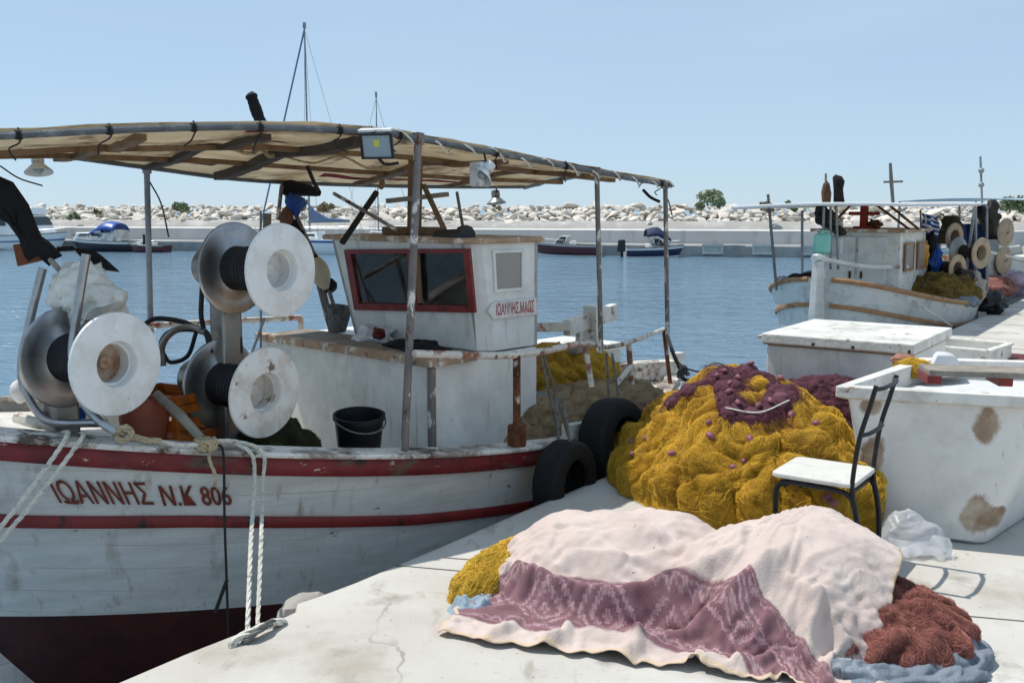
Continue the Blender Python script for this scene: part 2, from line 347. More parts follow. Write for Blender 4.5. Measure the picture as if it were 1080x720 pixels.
from mathutils.bvhtree import BVHTree
class Mound:
    """a heap of bundled net: a dome pushed out along its normals into rounded, creased bundles"""
    def __init__(s, c, rx, ry, h, rot=0.0, base=0.0, seed=0.0, cell=.22, amp=.07, nr=90, na=300, fine=1.0, flat=.9, stretch=(1, 1, 1), side=.75, hf=None):
        ca, sa = math.cos(rot), math.sin(rot); P = np.zeros((na, nr, 3))
        for j in range(na):
            th = 2*math.pi*j/na; o = 1+.14*nz(math.cos(th)*1.5+seed, math.sin(th)*1.5, seed)+.07*nz(math.cos(th)*4, math.sin(th)*4, seed+3)
            for i in range(nr):
                ph = (i/(nr-1))*math.pi/2; r = math.sin(ph)**side*o; a, b = rx*r*math.cos(th), ry*r*math.sin(th)
                P[j, i] = (c[0]+a*ca-b*sa, c[1]+a*sa+b*ca, base+h*math.cos(ph)**flat)
        if hf: P[..., 2] = base+(P[..., 2]-base)*hf(P[..., 0], P[..., 1])
        P0 = P.copy(); Nn = s.normals(P); D = np.zeros((na, nr))
        for j in range(na):
            for i in range(nr):
                x, y, z = P0[j, i]*np.array(stretch); w = .75*cell
                x, y, z = x+w*nz(x/cell*.9, y/cell*.9, z/cell*.9+seed), y+w*nz(x/cell*.9+7, y/cell*.9, z/cell*.9+seed), z+w*nz(x/cell*.9, y/cell*.9+5, z/cell*.9+seed)
                d1 = noise.voronoi(Vector((x/cell+seed, y/cell, z/cell)))[0]; d2 = noise.voronoi(Vector((x/cell*2.7, y/cell*2.7+seed, z/cell*2.7)))[0]
                e = d1[1]-d1[0]; e2 = d2[1]-d2[0]
                d = amp*(.75*min(1, e*2.2)**.6+.5*(1-d1[0]))+.26*amp*min(1, e2*2.5)**.7-.75*amp
                d += fine*(.030*(1-abs(nz(x/cell*1.5+seed, y/cell*1.5+3, z/cell*.8)))**4-.030*(1-abs(nz(x/cell*1.1+9, y/cell*1.1+seed, z/cell*.7)))**7+.012*(1-abs(nz(x/cell*3.2+seed, y/cell*3.2, z/cell*2)))**3+.006*(1-abs(nz(x/cell*8, y/cell*8+seed, z/cell*6)))**2)
                D[j, i] = d*min(1, max(.15, (P0[j, i, 2]-base)/(.25*h+1e-6)))
        D[:, 0] = D[:, 1].mean(); P = P0+Nn*D[..., None]; P[..., 2] = np.maximum(P[..., 2], base+.001); P[:, -1, 2] = base-.002; P[:, 0] = P[:, 0].mean(0)
        s.P = P; s.N = s.normals(P); s.base = base; s.bvh = None
    def normals(s, P):
        a = np.roll(P, -1, 0)-np.roll(P, 1, 0); b = np.gradient(P, axis=1); n = np.cross(b, a); l = np.linalg.norm(n, axis=2, keepdims=True); n = np.where(l > 1e-9, n/np.maximum(l, 1e-9), (0, 0, 1)); n[:, 0] = (0, 0, 1); return n
    def mesh(s, name, m, parent, keep=None, lift=0.0):
        na, nr = s.P.shape[:2]; mb = MB(); V = (s.P+s.N*(lift if np.isscalar(lift) else lift[..., None])).reshape(-1, 3); mb.v = [tuple(p) for p in V]
        for j in range(na):
            for i in range(nr-1):
                if keep is None or (keep[j, i] and keep[(j+1) % na, i] and keep[j, i+1] and keep[(j+1) % na, i+1]): mb.f.append((j*nr+i, ((j+1) % na)*nr+i, ((j+1) % na)*nr+i+1, j*nr+i+1))
        if keep is not None:
            used = sorted(set(k for f in mb.f for k in f)); mp = {k: n for n, k in enumerate(used)}; mb.v = [mb.v[k] for k in used]; mb.f = [tuple(mp[k] for k in f) for f in mb.f]
        mb.mi = [0]*len(mb.f); return mb.build(name, m, parent, angle=180)
    def hit(s, px, py):
        if s.bvh is None:
            na, nr = s.P.shape[:2]; s.bvh = BVHTree.FromPolygons([Vector(p) for p in s.P.reshape(-1, 3)], [(j*nr+i, ((j+1) % na)*nr+i, ((j+1) % na)*nr+i+1, j*nr+i+1) for j in range(na) for i in range(nr-1)])
        d = ray(px, py); h = s.bvh.ray_cast(Vector(C0), Vector(d).normalized()); return None if h[0] is None else np.array(h[0])
    def strands(s, name, m, parent, count, r=.0006, length=.14, lift=.006, seed=0, steps=6, tints=((1, 1, 1),), wob=.35, coh=.35, keep=None, lift0=0.0, fscale=5.0):
        g = np.random.default_rng(seed); na, nr = s.P.shape[:2]
        nd_ = s.P[::6, ::5]; ang = np.array([[3.2*nz(p[0]*fscale, p[1]*fscale, p[2]*fscale)+1.5*nz(p[0]*fscale*2.5, p[1]*fscale*2.5, p[2]*fscale*2.5+3) for p in row] for row in nd_])
        J = g.uniform(0, na, count*3); I = np.sqrt(g.uniform(.002, 1, count*3))*(nr-1.5)
        if keep is not None: ok = keep[J.astype(int) % na, I.astype(int)]; J, I = J[ok], I[ok]
        J, I = J[:count], I[:count]; n = len(J); a = ang[np.minimum((J/6).astype(int), ang.shape[0]-1), np.minimum((I/5).astype(int), ang.shape[1]-1)]+g.normal(0, coh, n)
        Lh = length*g.uniform(.5, 1.4, n)/steps; ph = g.uniform(0, 6.28, n); lf = lift*g.uniform(-.2, 1.5, n); curl = g.normal(0, wob*.3, n)
        du = np.linalg.norm(np.roll(s.P, -1, 0)-s.P, axis=2); dv = np.linalg.norm(np.diff(s.P, axis=1, append=s.P[:, -1:]+1e-3), axis=2); pts = np.zeros((steps, n, 3)); nor = np.zeros((steps, n, 3))
        def samp(A, J, I):
            j0 = np.floor(J).astype(int); i0 = np.clip(np.floor(I).astype(int), 0, nr-2); fj, fi = (J-j0)[:, None], np.clip(I-i0, 0, 1)[:, None]; j0 %= na; j1 = (j0+1) % na
            return (A[j0, i0]*(1-fj)+A[j1, i0]*fj)*(1-fi)+(A[j0, i0+1]*(1-fj)+A[j1, i0+1]*fj)*fi
        for k in range(steps):
            Nk = samp(s.N, J, I); pts[k] = samp(s.P, J, I)+Nk*(lift0+.002+lf*np.abs(np.sin(ph+k*.8)))[:, None]; nor[k] = Nk
            jj, ii = J.astype(int) % na, np.clip(I.astype(int), 0, nr-2); a = a+curl+g.normal(0, wob*.5, n)
            J = J+np.cos(a)*Lh/np.maximum(du[jj, ii], .0015); I = np.clip(I+np.sin(a)*Lh/np.maximum(dv[jj, ii], .0015), .5, nr-1.6)
        T = np.gradient(pts, axis=0); T /= np.linalg.norm(T, axis=2, keepdims=True)+1e-9; q = np.cross(T, nor); q /= np.linalg.norm(q, axis=2, keepdims=True)+1e-9; e = np.cross(q, T)
        rr = (r*g.uniform(.6, 1.5, n))[None, :, None]; V = np.stack([pts+rr*(math.cos(t)*e+math.sin(t)*q) for t in (0, 2.094, 4.189)], 2)     # steps, n, 3, xyz
        V = np.transpose(V, (1, 0, 2, 3)).reshape(-1, 3); k_ = np.arange(steps-1)[:, None]*3; j_ = np.arange(3)[None, :]
        q4 = np.stack([k_+j_, k_+(j_+1) % 3, k_+3+(j_+1) % 3, k_+3+j_], -1).reshape(-1, 4); Fa = (np.arange(n)[:, None, None]*steps*3+q4[None]).reshape(-1, 4)
        tn = np.array(tints)[g.integers(len(tints), size=n)]*g.uniform(.75, 1.25, n)[:, None]; tn = np.concatenate([tn, np.ones((n, 1))], 1)
        me = bpy.data.meshes.new(name); o = vec(parent['_w']); me.vertices.add(len(V)); me.vertices.foreach_set('co', (V-o).ravel()); me.loops.add(Fa.size); me.loops.foreach_set('vertex_index', Fa.ravel().astype(np.int32)); me.polygons.add(len(Fa)); me.polygons.foreach_set('loop_start', np.arange(0, Fa.size, 4, dtype=np.int32)); me.polygons.foreach_set('loop_total', np.full(len(Fa), 4, dtype=np.int32)); me.update(calc_edges=True)
        ca_ = me.color_attributes.new('tint', 'FLOAT_COLOR', 'POINT'); ca_.data.foreach_set('color', np.repeat(tn, steps*3, 0).astype(np.float32).ravel()); me.materials.append(mt(m)); me.shade_smooth()
        ob = bpy.data.objects.new(name, me); COL.objects.link(ob); ob.parent = parent; ob['_w'] = tuple(o); return ob

def crumple(mb, amp, cell, fine=.35):
    """press sharp facets and creases into a soft lump, away from its middle"""
    V = np.array(mb.v); c = V.mean(0); out = []
    for p in V:
        d = p-c; l = np.linalg.norm(d)+1e-6; q = p/cell; a = noise.voronoi(Vector(q))[0]; b = noise.voronoi(Vector(q*2.6+3))[0]
        out.append(tuple(p+d/l*(amp*((a[1]-a[0])*1.2-.45)+amp*fine*((b[1]-b[0])*1.2-.45))))
    mb.v = out; return mb
# ================================================================== camera, light, sky
cam = bpy.data.cameras.new('camera'); co = bpy.data.objects.new('camera', cam); COL.objects.link(co); SC.camera = co
cam.sensor_width = 36; cam.lens = 35; cam.clip_start = .05; cam.clip_end = 5000
co.location = C0; co.rotation_euler = (math.pi/2-PITCH, 0, 0)
SUN_AZ, SUN_EL = math.atan2(-.90, .42), R(65)
tosun = Vector((math.sin(SUN_AZ)*math.cos(SUN_EL), math.cos(SUN_AZ)*math.cos(SUN_EL), math.sin(SUN_EL)))
sl = bpy.data.lights.new('sun', 'SUN'); sl.energy = 4.2; sl.angle = R(.5); sl.color = (1, .955, .88)
so = bpy.data.objects.new('sun', sl); COL.objects.link(so); so.rotation_euler = tosun.to_track_quat('Z', 'Y').to_euler(); so.location = (0, 0, 30)
W = bpy.data.worlds.new('World'); SC.world = W; W.use_nodes = True
nt = W.node_tree; sky = nt.nodes.new('ShaderNodeTexSky'); sky.sky_type = 'NISHITA'; sky.sun_disc = False
sky.sun_elevation = SUN_EL; sky.sun_rotation = SUN_AZ; sky.air_density = .8; sky.dust_density = .15; sky.ozone_density = 6; sky.altitude = 0
bg = nt.nodes['Background']; bg.inputs['Strength'].default_value = .125
# thin high cloud, laid over the sky by direction
tc = nt.nodes.new('ShaderNodeTexCoord'); mp = nt.nodes.new('ShaderNodeMapping'); mp.inputs['Scale'].default_value = (1.2, 1.2, 7)
nt.links.new(tc.outputs['Generated'], mp.inputs['Vector'])
nzt = nt.nodes.new('ShaderNodeTexNoise'); nzt.inputs['Scale'].default_value = 1.7; nzt.inputs['Detail'].default_value = 6
nt.links.new(mp.outputs['Vector'], nzt.inputs['Vector'])
mr = nt.nodes.new('ShaderNodeMapRange'); mr.inputs['From Min'].default_value = .45; mr.inputs['From Max'].default_value = .75; mr.inputs['To Min'].default_value = .70; mr.inputs['To Max'].default_value = .88
nt.links.new(nzt.outputs['Fac'], mr.inputs['Value'])
mx = nt.nodes.new('ShaderNodeMix'); mx.data_type = 'RGBA'; nt.links.new(mr.outputs['Result'], mx.inputs[0]); nt.links.new(sky.outputs['Color'], mx.inputs[6]); mx.inputs[7].default_value = (4.2, 5.62, 6.95, 1)      # milky summer haze over the whole sky
nt.links.new(mx.outputs[2], bg.inputs['Color'])
SC.view_settings.view_transform = 'Standard'; SC.view_settings.look = 'None'; SC.view_settings.gamma = 1; SC.view_settings.exposure = 0
SC.view_settings.use_curve_mapping = False
SC.render.engine = 'CYCLES'; SC.cycles.use_denoising = True; SC.cycles.max_bounces = 8; SC.cycles.transparent_max_bounces = 12
SC.cycles.sample_clamp_indirect = 6; SC.cycles.caustics_reflective = False; SC.cycles.caustics_refractive = False

# ================================================================== water
def water_mat():
    m = bpy.data.materials.new('water'); m.use_nodes = True; nt = m.node_tree; bs = nt.nodes['Principled BSDF']
    bs.inputs['Base Color'].default_value = (.135, .225, .305, 1); bs.inputs['Roughness'].default_value = .07; bs.inputs['IOR'].default_value = 1.33
    tc = nt.nodes.new('ShaderNodeTexCoord'); prev = None
    mp = nt.nodes.new('ShaderNodeMapping'); mp.inputs['Scale'].default_value = (.035, .10, 1); nt.links.new(tc.outputs['Object'], mp.inputs['Vector'])
    big = nt.nodes.new('ShaderNodeTexNoise'); big.inputs['Scale'].default_value = 1; big.inputs['Detail'].default_value = 4; nt.links.new(mp.outputs['Vector'], big.inputs['Vector'])
    gust = nt.nodes.new('ShaderNodeMapRange'); gust.inputs['From Min'].default_value = .35; gust.inputs['From Max'].default_value = .65; gust.inputs['To Min'].default_value = .6; gust.inputs['To Max'].default_value = 1.0; nt.links.new(big.outputs['Fac'], gust.inputs['Value'])
    for sc, st, dist, det in ((.6, (1, 1.8, 1), .22, 3), (2.3, (1, 1.9, 1), .14, 4), (7.0, (1, 1.5, 1), .025, 3)):
        mp = nt.nodes.new('ShaderNodeMapping'); mp.inputs['Scale'].default_value = st; mp.inputs['Rotation'].default_value = (0, 0, .25+sc*.1)
        nt.links.new(tc.outputs['Object'], mp.inputs['Vector'])
        n = nt.nodes.new('ShaderNodeTexNoise'); n.inputs['Scale'].default_value = sc; n.inputs['Detail'].default_value = det; n.inputs['Distortion'].default_value = .6
        nt.links.new(mp.outputs['Vector'], n.inputs['Vector'])
        b = nt.nodes.new('ShaderNodeBump'); b.inputs['Strength'].default_value = 1.0; b.inputs['Distance'].default_value = dist
        nt.links.new(n.outputs['Fac'], b.inputs['Height']); nt.links.new(gust.outputs['Result'], b.inputs['Strength'])
        if prev: nt.links.new(prev.outputs['Normal'], b.inputs['Normal'])
        prev = b
    nt.links.new(prev.outputs['Normal'], bs.inputs['Normal']); return m
mb = MB(); mb.grid([[(x, y, ZW) for x in (-900, -60, 0, 60, 900)] for y in (-60, 0, 30, 120, 1500)])
struct(mb.build('water', water_mat(), smooth=False))

# ================================================================== quay
def concrete(name, base, big='b5aea3', seam=None):
    def ex(nd, ln, tc, c, mix, ramp, nt_):
        c = mix(ramp(nt_(.9, det=6, off=9), .40, .66), c, lin(big))
        c = mix(ramp(nt_(1.7, det=7, off=23), .56, .70), c, lin('a29b90'))
        c = mix(ramp(nt_(6, st=(1, .35, 1), det=6, off=29), .62, .74), c, lin('9a9388'))
        c = mix(ramp(nt_(3.5, det=8, off=5), .6, .74), c, lin('8f8980'))
        c = mix(ramp(nt_(38, det=3, off=2), .66, .74), c, lin('7d776e'))
        c = mix(ramp(nt_(2.2, det=4, off=17), .64, .80), c, lin('b59a92'))
        v = nd.new('ShaderNodeTexVoronoi'); v.feature = 'DISTANCE_TO_EDGE'; v.inputs['Scale'].default_value = .55
        d = nd.new('ShaderNodeVectorMath'); d.operation = 'MULTIPLY_ADD'; n2 = nd.new('ShaderNodeTexNoise'); n2.inputs['Scale'].default_value = 3; n2.inputs['Detail'].default_value = 6; ln.new(tc.outputs['Object'], n2.inputs['Vector'])
        ln.new(n2.outputs['Color'], d.inputs[0]); d.inputs[1].default_value = (.5, .5, .5); ln.new(tc.outputs['Object'], d.inputs[2]); ln.new(d.outputs[0], v.inputs['Vector'])
        k = nd.new('ShaderNodeMath'); k.operation = 'MULTIPLY'; ln.new(ramp(v.outputs['Distance'], .006, .002), k.inputs[0]); ln.new(ramp(nt_(.6, det=3, off=51), .54, .62), k.inputs[1])
        c = mix(k.outputs[0], c, lin('8f8a82'))
        return c
    return mat(name, base, .85, var=.07, vscale=2, bump=.25, bscale=55, extra=ex)
CONC = concrete('quay_concrete', 'c2bfb9', 'b0aaa1')
CONC2 = concrete('pier_concrete', 'aaa69f', '9a958c')
edge = [Q(t, w) for t, w in [(-8, .0), (-1.0, .0), (.1, -.005), (.36, .01), (.47, .035), (.6, .03), (.66, -.03), (.75, -.015), (.95, 0), (1.5, .004), (2.2, -.004), (3.1, .003), (4.2, 0), (40, 0)]]
mb = MB(); rows = []
inl = [-.0, .012, .05]; zz = [-.025, -.004, 0.0]
for i, e in enumerate(edge):
    rows.append([e+UP*(-2.4)+QN*.02, e+UP*(-.35), e+UP*-.025, e+QN*.012+UP*-.005, e+QN*.05, e+QN*30])
mb.grid(rows)
struct(mb.build('quay', CONC, angle=60))
# expansion joints across the quay: thin dark filled gaps
JC = mat('joint_fill', '6f6a63', .9, bump=.2)
def joint(p, q, w=.007): mb = MB(); mb.box((p+q)/2+UP*.0005, (np.linalg.norm(q-p), w, .005), ((q-p)/np.linalg.norm(q-p), np.cross(UP, (q-p)/np.linalg.norm(q-p)), UP)); struct(mb.build('quay_joint', JC, smooth=False))
p, q = gz(900, 639), gz(1080, 655); joint(p-(q-p)*3.1, q+(q-p)*5)
p, q = gz(468, 588), gz(520, 592); joint(p, q+(q-p)*5)
for tpos in (8.2, 10.6, 13.2, 16, 19, 23, 27): joint(Q(tpos, .06), Q(tpos, 14))
joint(Q(7, 3.4), Q(34, 3.4))
# broken lump of old concrete bulging from the edge
mb = MB(); mb.ball(Q(.72, -.055, -.055), (.13, .07, .06), 10, ax=(QD, QN, UP), jit=.25, seed=2)
tag(mb.build('stone', concrete('stone_concrete', '9b9690')), 'grey rounded stone bulging from the broken quay edge beside the mooring rope', 'stone')

# ================================================================== breakwater
def pl(x, off=0.0): return 55.0-.233*x+off          # front line of the mooring platform
PDX = np.array([1, -.233, 0]); PDX /= np.linalg.norm(PDX); PDY = np.array([.233, 1, 0]); PDY /= np.linalg.norm(PDY)
def PF(x, o, z): return np.array([x, pl(x), 0])+PDY*o+np.array([0, 0, z])
xs = np.linspace(-90, 90, 61)
mb = MB(); mb.grid([[PF(x, 0, -2.5), PF(x, 0, -.36), PF(x, .04, -.32), PF(x, 3.2, -.32)] for x in xs])
struct(mb.build('mooring_platform', concrete('platform_concrete', '9d9c99', '7d7f80'), angle=30))
def wallex(nd, ln, tc, c, mix, ramp, nt_):
    return mix(ramp(nt_(1.3, st=(1, 1, .25), det=6, off=4), .55, .75), c, lin('a5a19c'))
mb = MB(); mb.grid([[PF(x, 2.9, -.33), PF(x, 2.9, .38), PF(x, 3.02, .42), PF(x, 4.2, .44), PF(x, 4.2, -1)] for x in xs])
tag(mb.build('breakwater_wall', mat('breakwater_concrete', 'cac6c2', .85, var=.08, vscale=.6, bump=.1, bscale=6, extra=wallex), angle=25), 'long low grey concrete wall below the white rocks across the harbour', 'wall')
mb = MB(); mb.grid([[PF(x, 4.2, .40), PF(x, 4.25, .45), PF(x, 5.2, .86), PF(x, 9.5, .9), PF(x, 9.5, -1)] for x in xs])
struct(mb.build('service_road', mat('sunlit_concrete', '9d9a95', .9, var=.1, vscale=.5, bump=.2, bscale=8, layers=[('b5b2ac', .8, .5, .7)]), angle=25))  # the wall's concrete again, coloured darker because this slope lies in full sun
# stone base under the boulders, coloured dark for the shade in their gaps
mb = MB(); rows = []
for x in np.linspace(-88, 88, 260):
    rows.append([PF(x, o, .42+.62*min(1, max(0, (o-5.5)/2.4))-.5*max(0, o-9.8)+.18*fbm(x*.9, o*.9, 3)) for o in np.linspace(5.3, 12, 14)])
mb.grid(rows); struct(mb.build('rubble_base', mat('gap_shade_stone', '8d8275', .95, var=.3, bump=.6, bscale=9), angle=25), 'stuff')
# boulders one by one
variants = []
for k in range(9):
    bm = bmesh.new()
    for i in range(13):
        p = Vector(rng.normal(0, 1, 3)); p.normalize(); p = Vector((p.x*rng.uniform(.8, 1.15), p.y*rng.uniform(.7, 1), p.z*rng.uniform(.55, .8))); bm.verts.new(p)
    bmesh.ops.convex_hull(bm, input=bm.verts)
    bmesh.ops.delete(bm, geom=[v for v in bm.verts if not v.link_faces], context='VERTS')
    bmesh.ops.bevel(bm, geom=bm.edges[:], offset=.07, segments=1, affect='EDGES')
    me = bpy.data.meshes.new('boulder'); bm.to_mesh(me); bm.free(); me.materials.append(mt('limestone')); me.shade_smooth(); me.set_sharp_from_angle(angle=R(28)); variants.append(me)
nb = 0
spots = []
for row in range(12):
    x = -52+row*.37
    while x < 52:
        s = rng.uniform(.19, .40)*(1.7 if rng.random() < .10 else 1); o = 5.30+row*.32+rng.normal(0, .14); h = .60+row*.098+rng.normal(0, .07); spots.append((x, o, h, s, rng.uniform(1, 1.6), rng.uniform(.6, 1.05), rng.normal(0, .35), rng.normal(0, .35), rng.uniform(0, 6.28), int(rng.integers(9)))); x += s*rng.uniform(1.5, 2.2)
in_view = [q for q in spots if -31 < q[0] < 31]
in_view.sort(key=lambda q: -q[3]*q[4]*(1.3 if q[1] < 7.2 else 1))
largest = in_view[:300]; single = set(id(q) for q in largest)
for q in largest:
    ob = bpy.data.objects.new('boulder', variants[q[9]]); COL.objects.link(ob); ob.location = PF(*q[:3]); ob.scale = (q[3]*q[4], q[3], q[3]*q[5]); ob.rotation_euler = q[6:9]
    tag(ob, 'pale limestone boulder among the many heaped along the breakwater', 'boulder', 'boulders heaped on the breakwater')
mb = MB()
from mathutils import Euler
for q in spots:
    if id(q) in single: continue
    mx_ = Matrix.Translation(PF(*q[:3])) @ Euler(q[6:9]).to_matrix().to_4x4() @ Matrix.Diagonal((q[3]*q[4], q[3], q[3]*q[5], 1)); me = variants[q[9]]
    mb.add([mx_ @ v.co for v in me.vertices], [tuple(p.vertices) for p in me.polygons])
struct(mb.build('rubble', 'limestone', angle=28, fixn=False), 'stuff')
# pale mooring blocks on the front of the platform
for px, lb in ((752, 'pale square mooring block on the platform, leftmost of the three by the right-hand boat'), (802, 'pale mooring block on the platform between two thin poles of the right-hand boat'), (850, 'pale square mooring block on the platform behind the mint green container')):
    x = (px-540)/1050*52.3; mb = MB(); c = PF(x, -.07, -.5)
    for dx, dz, w, h in ((0, .2, 1.1, .14), (0, -.2, 1.1, .14), (-.48, 0, .14, .28), (.48, 0, .14, .28)):
        mb.box(c+PDX*dx+UP*dz, (w, .16, h), (PDX, PDY, UP))
    mb.box(c+PDY*.05, (.84, .08, .28), (PDX, PDY, UP))
    tag(mb.build('mooring_block', mat('block_pale', 'b5b6b2', .8, bump=.2), smooth=False), lb, 'mooring block', 'mooring blocks on the platform')

# shrubs growing on the rocks
def shrub(px, py_top, py_bot, wpx, Y, m, label, n=900, kind='shrub', trunk=False, lobes=5, seed=0):
    g = np.random.default_rng(seed+int(px)); b = at(px, py_bot+(0 if trunk else 2.5), Y); t = at(px, py_top, Y); h = t[2]-b[2]; w = wpx/1050*Y
    root = empty(kind, tuple(b)); tag(root, label, kind)
    mb = MB(); cs = []
    for k in range(lobes):
        a = g.uniform(-1, 1); cs.append((vec((a*w*.36, g.normal(0, w*.16), h*((.45+.42*(1-abs(a))*g.uniform(.6, 1.1)) if trunk else (.18+.55*(1-abs(a)**1.5)*g.uniform(.3, 1.1))))), w*g.uniform(.13, .24)*(1 if trunk else 1.05)))
    for i in range(n):
        c, r = cs[g.integers(len(cs))]; d = g.normal(0, 1, 3); d /= np.linalg.norm(d); p = b+c+d*r*g.uniform(.45, 1.1)*np.array([1, 1, .85])
        p[2] = min(max(p[2], b[2]+.02), t[2]+.04)
        u = g.normal(0, 1, 3); u /= np.linalg.norm(u); v = np.cross(u, g.normal(0, 1, 3)); v /= np.linalg.norm(v); s = g.uniform(.05, .11)*(1.2 if trunk else 1)
        mb.add([p-u*s, p+v*s*.6, p+u*s, p-v*s*.6], [(0, 1, 2, 3)])
    mb.build('crown', m, root, smooth=False, fixn=False)
    if not trunk: return
    mb = MB()
    for c, r in cs: mb.tube(spline([b-UP*.3, b+c*np.array([.3, .3, .45]), b+c], 4), [.07, .065, .06, .055, .05, .045, .04, .03, .02][:9], 5)
    mb.build('trunk', 'bark', root)
Ysh = 62
shrub(750, 195, 219, 34, 53, 'leaf_pale', 'pale green rounded shrub standing alone on the breakwater right of the canopy', 1900, 'shrub', False, 9, 4)
shrub(833, 209, 221, 16, 54, 'leaf', 'small round green bush on the rocks between the tree and the dark flags', 500, seed=5)
shrub(806, 213, 221, 26, 56, 'leaf_dry', 'low dry faded bush on the rocks beside the small round green bush', 500, seed=6)
shrub(1068, 205, 222, 40, 52, 'leaf', 'wide dark bush at the far right end of the breakwater', 1200, seed=7)
shrub(190, 210, 222, 26, 66, 'leaf', 'grey-green bush on the rocks just right of the thin canopy pole', 700, seed=8)
shrub(103, 217, 224, 10, 67, 'leaf', 'tiny dark bush on the rocks above the blue-topped motorboat', 300, seed=9)
shrub(78, 222, 231, 14, 66, 'leaf', 'low green bush among the rocks beside the white cabin cruiser roof', 300, seed=10)
shrub(346, 208, 222, 24, 64, 'leaf_dry', 'brown dry bush on the rocks under the canopy behind the sailing yacht', 700, seed=11)
shrub(323, 208, 222, 16, 65, 'leaf_dry', 'narrow dry bush on the rocks beside the tall yacht mast', 400, seed=12)
shrub(522, 203, 221, 12, 62, 'leaf_dry', 'thin dry bush on the rocks below the hanging lantern', 300, seed=13)

# ================================================================== boats along the platform
def hull_mesh(L, Bm, fb, draft=.25, sheer=.25, transom=.75, rake=.45, ns=26, nt_=9):
    """small planing hull, bow at +x, origin midships on the water; returns rows (stations) from stern to bow, port side then starboard"""
    def pt(s, t, side):
        hb = Bm/2*(transom+(1-transom)*math.sin(min(1, s/.45)*math.pi/2))*(1 if s < .45 else math.cos((s-.45)/.55*math.pi/2)**.65)
        top = fb*(.85+sheer*s*s); z = -draft+(top+draft)*t; k = (.55+.45*t**.6)
        x = -L/2+L*s*(1-rake*(1-t)*.3*s)
        return (x, side*hb*k*(.15 if t == 0 else 1), z)
    rows = []
    for i in range(ns+1):
        s = i/ns; rows.append([pt(s, 1-j/nt_, 1) for j in range(nt_+1)]+[pt(s, j/nt_, -1) for j in range(1, nt_+1)])
    return rows, pt
def place(x, y, heading):
    c, s = math.cos(heading), math.sin(heading)
    return lambda p: np.array([x+p[0]*c-p[1]*s, y+p[0]*s+p[1]*c, ZW+p[2]])
